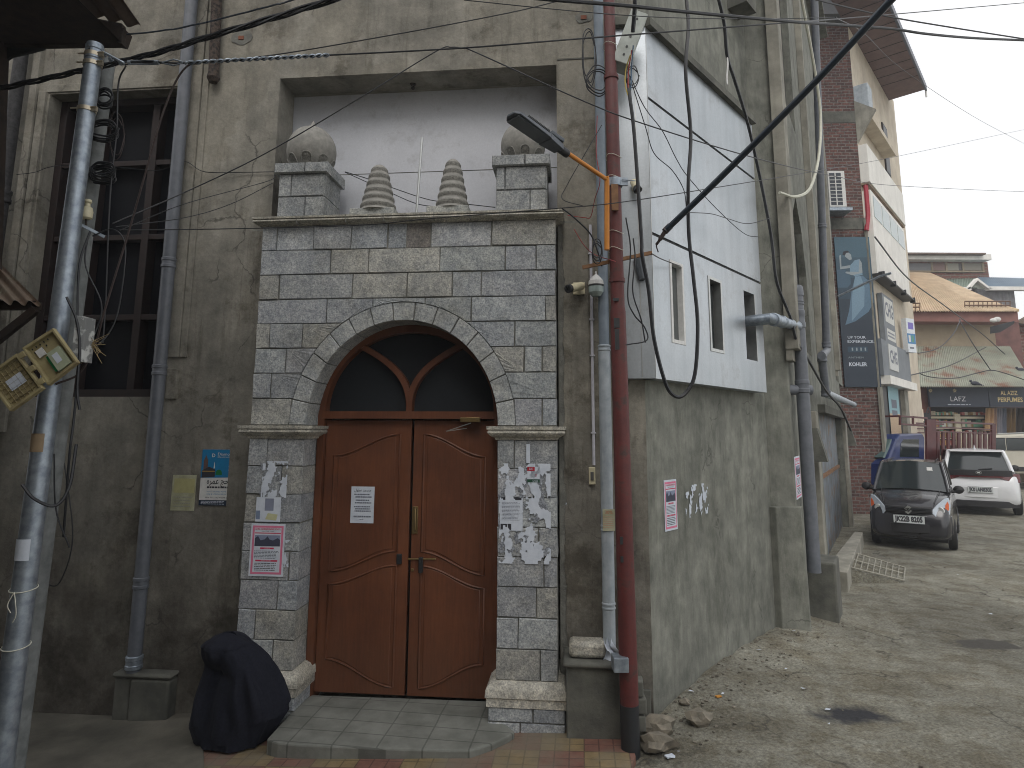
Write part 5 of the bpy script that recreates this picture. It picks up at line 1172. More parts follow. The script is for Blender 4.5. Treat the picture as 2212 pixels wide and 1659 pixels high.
b = Board('torn_notice', F, GO+.007, (553,1074,606,1127), 'torn pale notice with a grey portrait above the pink poster', 'paper', PAPER); b.q('portrait', .36, .72, .45, .95, flat('portrait_grey', lin(130,136,155), .7), 1); b.poly('yellow_smudge', [(.4,.1),(.85,.05),(.9,.3),(.5,.35)], flat('dull_yellow', lin(190,190,150), .8), 1); b.q('blue_smudge', .02, .18, .1, .45, flat('dull_blue', lin(120,135,160), .8), 1)
b = Board('torn_list', F, GO+.007, (1080,1075,1129,1146), 'printed list with dark header half torn on the right pilaster', 'paper', PAPER); b.q('dark_header', .05, .95, .93, 1.0, INK, 1); b.lines(.08,.9,.3,.88,14,INKG,2,2,.3); b.q('dark_footer', .03, .5, .02, .2, INK, 1)
b = Board('torn_card', F, GO+.008, (1139,1008,1166,1042), 'torn card with red and green bands reading DE and Depa on the right pilaster', 'paper', PAPER)
b.q('red_band', 0, .6, .72, .98, flat('red_band', lin(170,30,50), .7), 1); b.t('DE', .3, .85, .2, PAPER, 3); b.t('2', .7, .45, .2, INKR, 3); b.q('green_band', 0, 1, 0, .2, flat('green_band', lin(20,70,50), .7), 1); b.t('Depa', .65, .1, .17, PAPER, 3)
b = Board('pipe_notice', F, .192, (1302,1100,1328,1147), 'faded orange lettered notice wrapped on the pale downpipe', 'paper', PAPERY, th=.001); b.t('30%', .5, .85, .22, flat('faded_orange', lin(190,120,90), .8), 2); b.lines(.05,.95,.1,.7,6,flat('faded_orange_b', lin(190,150,130), .8),2,2,.3)
PAPERG = mat('grey_torn_paper', lin(150,155,162), lin(96,100,108), scale=90, rough=.85, bump=.1, contrast=(.42,.58))
def scraps(name, pl, off, px, thr, seed, label, cell=.006, fr=16, mk=None, mt=None):
    s0, s1, z0, z1 = rect_px(pl, off, *px); m = MB(); nx = int((s1-s0)/cell); nz = int((z1-z0)/cell)
    ok = lambda i, j: noise.noise(V((i*cell*fr, j*cell*fr*.62, seed)))+.45*noise.noise(V((i*cell*fr*3, j*cell*fr*2.4, seed+3))) > thr + (.25 if mk and not mk(i/nx, j/nz) else 0)
    pos = lambda i, j: pl.P(s0+i*cell+cell*.5*noise.noise(V((i*1.3, j*1.7, 1))), z0+j*cell+cell*.5*noise.noise(V((i*1.1, j*1.9, 8))), off+.002)
    for i in range(nx):
        for j in range(nz):
            if ok(i, j): m.add([pos(i,j), pos(i+1,j), pos(i+1,j+1), pos(i,j+1)], [(0,1,2,3)])
    if m.v: solo(name, m, mt or PAPER, label, 'torn paper', kind='stuff', smooth=0, recalc=False)
scraps('torn_poster_remains', F, GO+.008, (1078,1000,1190,1218), -.01, 1.5, 'mass of torn white poster scraps on the right stone pilaster')
scraps('torn_poster_remains', F, GO+.008, (566,995,622,1075), .0, 4.2, 'torn white poster scraps high on the left stone pilaster')
scraps('torn_poster_remains', F, .004, (1222,1040,1275,1135), .2, 9.1, 'few white paper scraps on the cement wall under the fuse holder')
scraps('torn_poster_remains', S, .004, (1480,1045,1530,1115), .2, 12.1, 'white paper edges right of the torn side wall poster')
scraps('torn_poster_remains', F, GO+.01, (610,1165,625,1225), .2, 3.1, 'tiny paper bits right of the pink school poster')
scraps('torn_poster_remains', F, GO+.006, (1076,1010,1192,1200), .1, 31.7, 'grey printed fragments among the poster scraps on the right pilaster', cell=.005, fr=20, mt=PAPERG)
scraps('torn_poster_remains', F, GO+.006, (560,1000,618,1110), .16, 44.7, 'grey printed fragments among the scraps on the left pilaster', cell=.005, fr=20, mt=PAPERG)
m = MB(); a = F.at(1137,1000,GO); m.pbox(F, a[0], a[0]+.028, a[1], a[1]+.14, GO+.006, GO+.009); solo('paper_strip', m, PAPER, 'small white strip with green mark above the torn card', 'torn paper', smooth=0)

# ------------------------------------------------------------------ person
pc = G(505, 1600); YP = 4.92; PZ = pz(-1.9)+.014; base = V((D(512, 1600, YP).x, YP, PZ))
root = empty('person', base, 'person seated on the ground fully covered in a black cloak, leaning by the left pilaster', 'person')
sc_ = YP/FP
rowsP = [(1618,428,580,.0),(1600,423,588,.0),(1578,416,600,.0),(1550,421,618,.0),(1520,427,617,.0),(1480,438,604,.01),(1450,448,592,.0),(1425,450,579,-.02),(1405,449,563,-.04),(1388,453,544,-.06),(1375,466,530,-.07),(1366,484,519,-.08),(1360,496,509,-.08)]
def prow(t):
    f = t*(len(rowsP)-1); i = min(int(f), len(rowsP)-2); k = f-i; return [a+(b-a)*k for a, b in zip(rowsP[i], rowsP[i+1])]
ZTOP = D(505, 1363, YP).z; z_of = lambda y: PZ+(1612-y)/249*(ZTOP-PZ)
def pfn(u_, v_):
    y, xl, xr, dy = prow(v_); cxp = (xl+xr)/2; rx = (xr-xl)/2*sc_*1.0; z = max(PZ, z_of(y)); th = u_*2*math.pi
    dep = .25*(1-.5*max(0, z-.1)/.75) ; dep = min(dep, rx*1.25+.02)
    if v_ > .9: dep *= max(.25, 1-(v_-.9)*6)
    low = max(0, 1-z/.6)
    # deep hanging folds, gathered at the head
    f = 1+ (.035+.055*low)*math.sin(5*th+1.1+z*1.6+1.2*math.sin(2*th)) + .03*low*math.sin(13*th+z*3) + .02*noise.noise(V((math.cos(th)*2, math.sin(th)*2, z*6)))
    f = min(f, 1.03)*(.93 if v_ < .75 else .97)
    cx_ = (cxp-CX)*0
    c0_ = 0
    # correct for perspective lean of verticals
    c0_ = D(cxp, y, YP).x
    p = V((c0_ + rx*math.cos(th)*f, YP+dy+dep*math.sin(th)*f*.92, z))
    # knee bulge to the lower right front, crease falling from the head
    if math.sin(th) < 0:
        p.y -= .07*math.exp(-((p.x-(base.x+.12))/.12)**2)*math.exp(-((z-.30)/.16)**2)
        p.y -= .05*math.exp(-((p.x-(base.x-.17))/.09)**2)*math.exp(-((z-.66)/.12)**2)
        p.y += .035*math.exp(-((p.x-(base.x-.02-.22*(.7-z)))/.035)**2)*(1 if z < .75 else .3)
        p.y += .025*math.exp(-((p.x-(base.x+.06+.1*(.7-z)))/.03)**2)*(z < .8)
        hz_ = z-(ZTOP-.11); hx = p.x-(D(493, 1390, YP).x)
        p.y -= .055*math.exp(-(hx/.085)**2-(hz_/.075)**2)            # the bowed head under the cloth
        p.y += .04*math.exp(-((hz_+.13+.25*hx)/.035)**2)*math.exp(-(hx/.13)**2)   # tuck below the chin
        p.y += .012*math.sin((p.x-base.x)*40+z*5+2*math.sin(z*6))*max(0, min(1, (.62-z)/.4))*.6
    return p
m = MB(); NU, NVv = 96, 60
vs = [pfn(i/NU, j/NVv) for j in range(NVv+1) for i in range(NU)]
m.add(vs, [(j*NU+i, j*NU+(i+1)%NU, (j+1)*NU+(i+1)%NU, (j+1)*NU+i) for j in range(NVv) for i in range(NU)]+[list(range(NVv*NU, (NVv+1)*NU))])
m.build('cloak', CLOTH, root, smooth=180)
m = MB()
def veil(u_, v_):
    th = u_*2*math.pi; lo_ = .16+.05*math.sin(th*2+1)+.03*math.sin(th*5)+(.1 if math.cos(th) > .2 else 0)
    v2 = lo_+(1-lo_)*v_; p = pfn(u_, v2); c0 = V((D((prow(v2)[1]+prow(v2)[2])/2, 1500, YP).x, YP, p.z))
    d = V((p.x-c0.x, p.y-c0.y, 0)); l = d.length
    e = .006+.009*math.sin(9*th+2.5*math.sin(th)+v2*2)*(1-v_)+.005*math.sin(17*th)*(1-v_)
    return p+d/max(l, .02)*e+V((0, 0, .008*v_))
vs = [veil(i/NU, j/NVv) for j in range(NVv+1) for i in range(NU)]
m.add(vs, [(j*NU+i, j*NU+(i+1)%NU, (j+1)*NU+(i+1)%NU, (j+1)*NU+i) for j in range(NVv) for i in range(NU)]+[list(range(NVv*NU, (NVv+1)*NU))])
m.build('veil', CLOTH, root, smooth=180)
# hem spread over the paving
me = bpy.data.meshes.new('body'); bx_ = base
js = [(.03,0,.14),(.03,0,.34),(.01,-.0,.5),(-.04,-.0,.6),(-.06,-.0,.62), (.12,-.06,.26),(.16,-.05,.1),(-.06,-.08,.26),(-.1,-.06,.1),(.08,-.0,.46),(.1,-.05,.34),(-.06,-.0,.46),(-.07,-.05,.34)]
me.from_pydata([V(j) for j in js], [(0,1),(1,2),(2,3),(3,4),(0,5),(5,6),(0,7),(7,8),(2,9),(9,10),(2,11),(11,12)], [])
bo = bpy.data.objects.new('body', me); COL.objects.link(bo); bo.parent = root; me.materials.append(flat('skin', lin(150,110,86), .6))
bo.modifiers.new('k', 'SKIN'); lay = me.skin_vertices[0]
for i, r_ in enumerate((.09,.08,.07,.04,.055,.05,.03,.05,.03,.035,.03,.035,.03)): lay.data[i].radius = (r_, r_)
lay.data[0].use_root = True; s_ = bo.modifiers.new('s', 'SUBSURF'); s_.levels = 1; s_.render_levels = 1

# ------------------------------------------------------------------ loose stones, litter
def rock(px, py, r, seed, lab, sq=(1.2,.9,.65)):
    g_ = G(px, py); z = gz(g_.x, g_.y); m = MB(); m.blob((g_.x, g_.y, z+r*sq[2]*.75), r, seed, .5, 2, sq)
    solo('rock', m, mat('rock', lin(138,130,116), lin(102,98,88), scale=16, rough=.9, bump=.6, bscale=40, obj=True) if seed == 1 else bpy.data.materials['rock'], lab, 'rock', 'loose rocks beside the red pole foot', smooth=25)
rock(1422, 1562, .095, 1, 'brown rounded rock leaning on the wall right of the red pole'); rock(1420, 1592, .09, 2, 'grey flat rock nearest the foot of the red pole')
rock(1510, 1556, .08, 3, 'angular grey rock lying out on the earth right of the others'); rock(1478, 1520, .035, 4, 'small stone close against the side wall corner')
m = MB(); rd = random.Random(9)
for (zc_, dx, h) in ((.05,0,.1),(.16,.01,.1),(.27,-.005,.1)): m.box((D(1383,1560,4.75).x+dx, 4.78, zc_), (.07,.12,h), Matrix.Rotation(rd.uniform(-.2,.2),3,'Z'))
solo('broken_blocks', m, CONC_D, 'small stack of broken cement pieces behind the red pole foot', 'rubble', smooth=0, bevel=.01)
m = MB(); rd = random.Random(11)
for k in range(700):
    if k < 500:
        t = rd.uniform(-.2, 3.2); o = abs(rd.gauss(.12, .28)); p = S.P(t, 0, o+.02)
    else: p = V((rd.uniform(.2, 9), rd.uniform(3.2, 13), 0)); 
    q = (p-F2.o).dot(F2.n); 
    if p.y > 7 and q < .1: continue
    if p.x < 1.0 and p.y > 4.6: continue
    if abs(p.x-(bx)) < .09 and abs(p.y-by) < .09: continue
    r_ = rd.choice((.004,.005,.007,.012))*(1 if k < 500 else 1.1); m.blob((p.x, p.y, gz(p.x, p.y)+r_*.4), r_, k, .5, 1, (1.2,1,.6), cc=rd.uniform(.6,1.3))
tag(m.build('gravel', mat('pebbles', lin(128,122,110), lin(92,88,80), scale=30, rough=.95, bump=.3, tint=True), smooth=0), 'loose pebbles and grit scattered over the earth lane and wall foot', kind='stuff', cat='gravel')
m = MB(); rd = random.Random(21)
for (px, py) in ((1340,1640),(1452,1613),(1400,1600),(1493,1504),(1562,1510),(1788,1525),(1790,1560),(1690,1352),(1716,1378),(1737,1380),(1698,1450),(1640,1420),(2070,1245),(1880,1258),(2140,1330),(1735,1490),(1610,1480),(1466,1604)):
    g_ = G(px, py); a = rd.uniform(0, 3); r_ = rd.uniform(.012, .03); z = gz(g_.x, g_.y)+.012
    m.add([g_+V((r_*math.cos(a+q), r_*.6*math.sin(a+q), z+rd.uniform(0,.012))) for q in (0,1.4,3.1,4.5)], [(0,1,2,3)])
tag(m.build('litter', PAPER, smooth=0, recalc=False), 'tiny white paper bits scattered on the earth lane', kind='stuff', cat='litter')
for (px, py, r_, mt_, lab) in ((1552,1513,.022, flat('orange_wrapper', lin(200,140,60), .5), 'tiny orange wrapper on the earth by the side wall'), (1446,1610,.03, PAPER, 'flattened white carton scrap right of the red pole')):
    g_ = G(px, py); m = MB(); m.box((g_.x, g_.y, gz(g_.x,g_.y)+.012), (r_*2, r_*1.2, .008), Matrix.Rotation(.4,3,'Z')); solo('wrapper', m, mt_, lab, 'litter', smooth=0)

# ramp slab and grate by the far door
pts = [G(*p, .24) for p in ((1797,1232),(1830,1237),(1864,1150),(1846,1148),(1800,1205))]
m = MB(); m.prism(pts, [V((p.x, p.y, -.1)) for p in pts]); solo('cement_step', m, CONC_P, 'low cement step slab before the tin door beyond the pipes', 'step', bevel=.01, smooth=0)
a, b, c_, d_ = [G(px, py, z) for px, py, z in ((1842,1193,.2),(1955,1226,.03),(1952,1254,.03),(1832,1224,.2))]
m = MB()
for p, q in ((a,b),(b,c_),(c_,d_),(d_,a),(a.lerp(d_,.5),b.lerp(c_,.5))): m.tube([p, q], .012, 6)
for k in range(1, 9): m.tube([a.lerp(b, k/9), d_.lerp(c_, k/9)], .008, 6)
solo('metal_grate', m, mat('dusty_steel', lin(158,156,144), lin(126,122,112), scale=20, rough=.7, bump=.1), 'rusted ladder-like metal grate used as a ramp by the step', 'grate')
m = MB(); m.prism([p+V((0,0,-.03)) for p in (a,b,c_,d_)], [V((p.x,p.y,-.05)) for p in (a,b,c_,d_)]); tag(m.build('ramp_earth', EARTH, smooth=0), kind='structure')

# ------------------------------------------------------------------ plastered building beyond, with brick end wall
rb = empty('plastered_building', B3.o, 'tall cream plastered building with raw red brick end wall down the lane', 'building')
PLAS = mat('cream_plaster', lin(212,202,184), lin(194,182,164), scale=2, rough=.9, bump=.1, big=.1, streak=.1)
WHP = mat('white_fascia_paint', lin(236,234,228), lin(220,218,212), scale=2, rough=.7, bump=.05, streak=.08)
BRK = brickmat('raw_red_brick', BF, lin(110,76,70), lin(78,60,58), lin(112,108,104), .22, .085, .014)
GREYP = mat('grey_board', lin(120,126,132), lin(104,110,116), scale=2, rough=.6, bump=.03)
bz = lambda px, py, o=0: B3.at(px, py, o)[1]
bs_ = lambda px, py, o=0: B3.at(px, py, o)[0]
LB = bs_(1934, 400); TB = 13.6
m = MB(); m.pbox(BF, -5, 0, -.3, TB, -.4, 0); m.build('brick_wall', BRK, rb, smooth=0)
for y in (38, 250, 480):
    m = MB(); z = BF.at(1840, y)[1]; m.pbox(BF, -5, .02, z-.2, z+.12, -.2, .012); m.build('floor_band', CONC_D, rb, smooth=0)
m = MB(); m.pbox(B3, 0, LB+1.2, -.3, TB, -5, -.0); m.build('side_wall', PLAS, rb, smooth=0)
m = MB(); m.pbox(B3, -.06, .25, -.3, bz(1890,500), 0, .06); m.build('corner_post', CONC_P, rb, smooth=0)
m = MB(); m.tube([B3.P(.06, bz(1884,395,.1), .1), B3.P(.06, bz(1889,478,.1), .1), B3.P(-.05, bz(1884,505,.1), .05)], .06, 8); m.build('red_downpipe', flat('red_downpipe', lin(170,40,60), .5), rb)
# roof with wide eave
EO = 1.05; zE = bz(1925, 226)
m = MB(); a0_ = B3.P(-1.5, zE, EO); a1_ = B3.P(LB+.2, zE, EO)
m.prism([B3.P(-2.5,zE,-.05), B3.P(LB+.25,zE,-.05), B3.P(LB+.25,zE+.02,EO), B3.P(-2.5,zE+.02,EO)], [B3.P(-2.5,zE+.08,-.05), B3.P(LB+.25,zE+.08,-.05), B3.P(LB+.25,zE+.1,EO), B3.P(-2.5,zE+.1,EO)])
so_ = m.build('eave', mat('purple_brown_soffit', lin(126,104,100), lin(112,92,90), scale=4, rough=.8, bump=.05), rb, smooth=0)
m = MB()
for k in range(12): x = -2.4+k*.6; m.pbox(B3, x, x+.02, zE-.008, zE, 0, EO)
m.build('soffit_joint', WOODD, so_, smooth=0)
m = MB(); m.pbox(B3, -2.5, LB+.3, zE-.02, zE+.2, EO+.003, EO+.06); m.prism([B3.P(-2.5,zE+.2,EO), B3.P(LB+.3,zE+.2,EO), B3.P(LB+.3,zE+2.4,-2.5), B3.P(-2.5,zE+2.4,-2.5)], [B3.P(-2.5,zE+.28,EO), B3.P(LB+.3,zE+.28,EO), B3.P(LB+.3,zE+2.5,-2.5), B3.P(-2.5,zE+2.5,-2.5)]); m.build('roof_edge', flat('blue_grey_roof', lin(90,96,110), .5), rb, smooth=0)
m = MB(); m.tube([B3.P(LB+.25,zE-.05,EO+.03), B3.P(LB+.25,zE-.25,EO+.03)], .03, 6); m.build('gutter_end', WHITE, rb)
for (px0, py0, px1, py1) in ((1905,270,1919,390),(1905,440,1917,560)):
    x = bs_(1912, (py0+py1)/2); w_ = .55; zc_ = bz(1912, (py0+py1)/2 - 0); 
for (px, y0, y1) in ((1913, 280, 372), (1911, 442, 508)):
    x = bs_(px, (y0+y1)/2); m = MB(); za, zb_ = bz(px, y1), bz(px, y0)
    m.pbox(B3, x-.35, x+.35, za, zb_, -.02, .04); wn = m.build('window', WOODR, rb, smooth=0, bevel=.01)
    m = MB(); m.pbox(B3, x-.3, x+.3, za+.06, zb_-.06, .03, .046); m.build('pane', GLASSD, wn, smooth=0)
# projecting floors / parapets
def proj_box(nm, o, zlo_, zhi_, s0, s1, matr, par=rb):
    m = MB(); m.pbox(B3, s0, s1, zlo_, zhi_, .0, o); return m.build(nm, matr, par, smooth=0, bevel=.01)
o_ = .35; zz0 = bz(1936, 337, o_); proj_box('floor_ledge', o_, zz0, zz0+.16, 0, bs_(1936,337,o_), PLAS)
m = MB(); m.prism([B3.P(-.02,bz(1872,335,.0),.0), B3.P(-.02,zz0+.5,.0), B3.P(-.02,zz0+.1,.5)], [B3.P(.1,bz(1872,335,.0),.0), B3.P(.1,zz0+.5,.0), B3.P(.1,zz0+.1,.5)]); m.build('corbel', CONC_P, rb, smooth=0)
m = MB(); m.pbox(B3, .0, .5, zz0+.18, bz(1880,190,.35), .0, .36); m.build('grey_box', PVCL, rb, smooth=0, bevel=.02)
o_ = .22; zb_ = bz(1950, 480, o_); zt_ = bz(1948, 425, o_); proj_box('white_parapet', o_, zb_, zt_+.15, 0, bs_(1955, 470, o_), WHP)
m = MB(); m.pbox(B3, 0, bs_(1955,470,o_)-.02, zb_-.06, zb_-.004, 0, o_-.03); m.build('parapet_soffit', mat('brown_soffit', lin(150,132,112), lin(130,112,94), scale=3, rough=.8), rb, smooth=0)
o_ = .2; zb2 = bz(1966, 648, o_); zt2 = bz(1950, 500, o_); s2 = bs_(1966, 640, o_)
m = MB(); m.pbox(B3, .05, s2, zb2, zt2+.1, .0, o_); wbx = m.build('white_bay', WHP, rb, smooth=0)
for k in range(4):
    x = .3+k*(s2-.4)/4; m = MB(); m.pbox(B3, x, x+(s2-.4)/4-.1, bz(1950,535,o_), zt2, o_-.01, o_+.01); m.build('window', flat('pale_glass', lin(150,165,165), .2), wbx, smooth=0)
m = MB(); m.pbox(B3, .05, s2, zb2-.04, zb2-.004, 0, o_+.12)
for k in range(4): x = .2+k*(s2-.3)/3; m.pbox(B3, x, x+.06, zb2-.1, zb2+.06, o_+.001, o_+.14)
m.build('dark_awning_rack', BLACKP, rb, smooth=0)
# ground floor
m = MB(); zs0, zs1 = bz(1960, 826, .15), bz(1962, 760, .15); sE = bs_(1967, 800, .15)
m.pbox(B3, .1, sE, zs0, zs1, 0, .15); m.build('grey_fascia', GREYP, rb, smooth=0)
m = MB(); m.pbox(B3, .15, sE+.02, zs0-.22, zs0-.003, 0, .28); m.build('white_canopy_edge', WHP, rb, smooth=0)
m = MB(); m.pbox(B3, .3, sE-1.2, -.1, zs0-.24, .0, .02); m.build('shop_opening', BLACKP, rb, smooth=0)
m = MB(); m.pbox(B3, sE-1.1, sE-.6, -.1, zs0-.24, .0, .12); m.build('shop_pillar', CONC_P, rb, smooth=0)
b = Board('shop_banner', B3, .04, (1922,835,1944,955), 'pale blue and tan hanging banner in the near shop opening', 'banner', flat('pale_blue_banner', lin(140,180,190), .6)); b.q('tan_lower', 0, 1, 0, .5, flat('tan_banner', lin(196,170,140), .6), 1); b.q('picture', .25, .75, .6, .75, INKG, 2); b.q('picture', .25, .75, .45, .56, INKG, 2)
# signs on it
b = Board('box_sign', B3, .02, (1899,645,1922,745), 'white box sign with block letters on the cream wall', 'sign', GREYP, th=.12)
b.q('white_panel', .15, .95, .45, .95, flat('sign_white', lin(206,206,200), .5), 1); b.t('CHG', .55, .7, .4, INKG, 3, bold=.03, fit=.7); b.q('white_panel', .2, .95, .1, .32, flat('sign_white_b', lin(206,206,200), .5), 1); b.lines(.25,.9,.14,.28,2,INKG,3)
b = Board('fascia_sign', B3, .152, (1920,748,1938,800), 'white sign with grey letters on the grey shop fascia', 'sign', flat('sign_white_c', lin(200,202,200), .5), th=.02); b.t('CHG', .5, .5, .7, INKG, 2, bold=.03, fit=.8)
bp = Plane(*D(1950, 720, 17).xy, 42)
b = Board('blue_white_sign', Plane(*D(1948,720,19.2).xy, 62), .0, (1949,690,1966,762), 'projecting white and blue sign board at the far end of the cream building', 'sign', flat('sign_white_d', lin(220,226,232), .5), th=.15)
b.q('blue_mid', .0, 1, .25, .55, flat('mid_blue', lin(70,130,180), .5), 1); b.q('purple_logo', .2, .85, .68, .88, flat('purple_logo', lin(120,110,190), .5), 1); b.lines(.2,.8,.08,.18,1,INKG,2); b.q('white_figures', .15, .4, .3, .5, WHITE, 2); b.q('green_figures', .5, .8, .3, .5, flat('green_fig', lin(90,150,130), .5), 2)
# tall advertising panel on the brick wall
b = Board('advert_panel', BF, .02, (1812,513,1889,836), 'tall dark blue advertising panel with a woman in a pale gown on the brick wall', 'billboard', mat('advert_blue', lin(40,52,66), lin(34,46,60), scale=2, rough=.5, bump=0), th=.04)
def wpoly(nm, pts, c_, lay): b.poly(nm, [((x-600)/(940-600)*.92, 1-(y-45)/(1650-45)) for x, y in pts], c_, lay)
gr = [lin(66,96,112), lin(56,82,98), lin(46,68,84), lin(40,56,70)]
for k, g_ in enumerate(gr): b.q('sky_field', 0, 1, 1-.14*(k+1), 1-.14*k, flat('print_blue_%d' % k, g_, .5), 1)
SK = flat('print_skin', lin(150,160,165), .6); GN = flat('print_gown', lin(122,150,170), .6); GN2 = flat('print_gown_shade', lin(92,120,142), .6)
wpoly('gown_skirt', [(790,480),(870,470),(920,520),(960,660),(960,760),(900,860),(760,960),(650,1000),(700,850),(740,640)], GN2, 2)
wpoly('gown_fold', [(790,480),(850,475),(880,600),(860,800),(720,960),(740,700)], GN, 3); wpoly('gown_top', [(745,360),(800,300),(850,290),(870,460),(790,480),(740,440)], GN, 4)
wpoly('figure_arm', [(640,250),(660,240),(655,370),(745,355),(750,385),(640,400)], SK, 4); wpoly('figure_arm', [(850,290),(870,330),(870,440),(760,465),(690,440),(700,425),(830,430)], SK, 5)
wpoly('figure_head', [(690,215),(730,205),(765,240),(770,290),(745,300),(700,260)], SK, 4); wpoly('figure_hair', [(675,240),(685,205),(730,195),(755,215),(715,220),(700,250)], INK, 5)
wpoly('drum', [(600,400),(690,410),(740,470),(740,560),(700,600),(600,600)], flat('print_drum', lin(70,96,116), .6), 3)
b.t('UP YOUR', .42, .322, .024, PAPER, 3, fit=.5, bold=.01); b.t('EXPERIENCE.', .53, .294, .024, PAPER, 3, fit=.74, bold=.01)
b.q('product_strip', .15, .7, .225, .262, flat('print_strip', lin(48,72,90), .6), 2)
for k in range(4): b.q('product', .26+k*.12, .3+k*.12, .235, .255, SK, 3)
b.t('ANTHEM', .36, .19, .016, SK, 3, fit=.42); b.t('KOHLER', .4, .145, .034, PAPER, 3, fit=.5, bold=.03)
# ac unit
x0, z0 = BF.at(1810, 405, .5); root = empty('ac_unit', BF.P(x0, z0-.4, .3), 'white outdoor air conditioner unit on brackets against the brick wall', 'air conditioner')
s0, s1, z0, z1 = rect_px(BF, .45, 1791, 368, 1828, 446)
m = MB(); m.pbox(BF, s0, s1, z0, z1, .12, .42); m.build('casing', WHITE, root, smooth=0, bevel=.015)
m = MB(); m.pbox(BF, s0+.04, s1-.1, z0+.05, z1-.06, .421, .425); gm = m.build('grille', flat('dark_grille', lin(52,58,68), .5), root, smooth=0)
m = MB()
for k in range(1, 9): z = z0+.05+(z1-z0-.11)*k/9; m.pbox(BF, s0+.04, s1-.1, z-.008, z+.008, .426, .436)
m.pbox(BF, (s0+s1)/2-.045, (s0+s1)/2-.02, z0+.05, z1-.06, .426, .438); m.build('grille_bars', WHITE, gm, smooth=0)
m = MB(); m.pbox(BF, s0-.05, s1+.1, z0-.12, z0-.04, .0, .5); m.build('bracket', GALV, root, smooth=0)
m = MB(); m.tube([D(1810,640,15.9), D(1900,597,15.4), D(1925,590,15.2)], .03, 6); solo('flag_stick', m, GALV, 'thin pole leaning out across the advertising panel', 'pole')

# ------------------------------------------------------------------ far houses
def wallq(m, Y, x0, y0, x1, y1, dep=.1, mi=0):
    a, b_ = D(x0, y1, Y), D(x1, y0, Y); m.box(((a.x+b_.x)/2, Y+dep/2, (a.z+b_.z)/2), (abs(b_.x-a.x), dep, abs(b_.z-a.z)), None, mi)
def poly3(m, pts, th=.05):
    P_ = [D(*p) for p in pts]; m.prism(P_, [p+V((0, th, .0)) for p in P_])
TINO = mat('ochre_tin', lin(206,186,158), lin(186,164,136), scale=3, rough=.6, bump=.1, big=.1)
TINW = mat('pale_rusty_tin', lin(176,180,166), lin(156,158,146), scale=2, rough=.6, bump=.1, dirt_or_shade=lin(150,112,92), dscale=1.1, dthr=.58)
TAN = mat('tan_far_plaster', lin(168,154,132), lin(146,132,112), scale=1.2, rough=.9, bump=.1, big=.15)
root = empty('shop_house', (D(2060, 900, 28).x, 28, 0), 'low tan house with ochre tin roof and perfume shops under a pale tin awning', 'house')
Yh = 28
m = MB(); wallq(m, Yh, 1930, 690, 2146, 1040, 4); m.build('wall', TAN, root, smooth=0)
m = MB(); wallq(m, Yh+1.2, 2146, 690, 2200, 1040, 3); m.build('side_wall', mat('maroon_boards', lin(120,84,78), lin(96,66,62), scale=3, rough=.8), root, smooth=0)
m = MB(); wallq(m, Yh-.8, 1936, 673, 2198, 694, .9); m.build('fascia', mat('maroon_fascia', lin(142,100,92), lin(124,86,80), scale=3, rough=.8), root, smooth=0)
def csheet(m, A, B, Cc, Dd, nw, amp): corrug(m, A, B, Cc, Dd, nw, amp, .02, 6)
m = MB(); csheet(m, D(1936,672,Yh-1), D(2199,672,Yh-1), D(2010,590,Yh+4), D(1955,588,Yh+4), 46, .03); m.build('tin_roof', TINO, root, recalc=False, smooth=60)
m = MB(); P_ = [D(2008,592,Yh+4), D(2016,623,Yh+2.6), D(2199,671,Yh-.9)]; m.tube(P_, .08, 6); m.build('roof_ridge', flat('cream_ridge', lin(214,190,150), .6), root)
RAILM = flat('rail_brown', lin(110,84,66), .7)
for (x0, x1, y0, y1, Yd) in ((1938,1987,655,672,Yh-1.1),(1985,2078,634,650,Yh+1.2),(2084,2182,651,668,Yh-.6)):
    m = MB()
    for y in (y0, (y0+y1)/2): m.tube([D(x0,y,Yd), D(x1,y,Yd)], .03, 5)
    n_ = int((x1-x0)/9)
    for k in range(n_+1): x = x0+(x1-x0)*k/n_; m.tube([D(x,y0,Yd), D(x,y1,Yd)], .02, 4)
    m.build('snow_rail', RAILM, root)
m = MB(); A, B = D(1962,835,Yh-3.4), D(2235,835,Yh-3.4); Cc, Dd = D(2182,748,Yh-.15), D(1966,748,Yh-.15); csheet(m, A, B, Cc, Dd, 60, .03); m.build('tin_awning', TINW, root, recalc=False, smooth=60)
YSH = 26.4
m = MB(); wallq(m, YSH, 1975, 880, 2240, 1040, .1); m.build('shop_back', flat('dark_shop', lin(40,36,34), .8), root, smooth=0)
m = MB(); wallq(m, YSH-.9, 1955, 836, 2006, 900, .15); m.build('maroon_panel', mat('maroon_panel', lin(120,76,66), lin(96,60,52), scale=3, rough=.8), root, smooth=0)
m = MB(); wallq(m, YSH-.7, 2134, 948, 2240, 1040, .2); wallq(m, YSH-.7, 1990, 985, 2140, 1040, .2); m.build('shop_counter', TAN, root, smooth=0)
m = MB(); rd = random.Random(8)
cols = [lin(190,150,90), lin(210,200,180), lin(180,90,80), lin(110,170,140), lin(220,220,210), lin(150,120,70)]
mats_ = [flat('goods_%d' % k, c_, .4) for k, c_ in enumerate(cols)]
for row, (yy0, yy1) in enumerate(((888,897),(905,922),(928,944),(950,962))):
    x = 2012
    while x < 2128:
        w_ = rd.uniform(2.5, 5) if x < 2070 else rd.uniform(3.5, 7); h = rd.uniform(.6, 1)
        if not 2069 < x < 2077: wallq(m, YSH-.25, x, yy1-(yy1-yy0)*h, x+w_*.8, yy1, .12, rd.randrange(6))
        x += w_
tag(m.build('shelf_goods', mats_, root, smooth=0), kind='stuff')
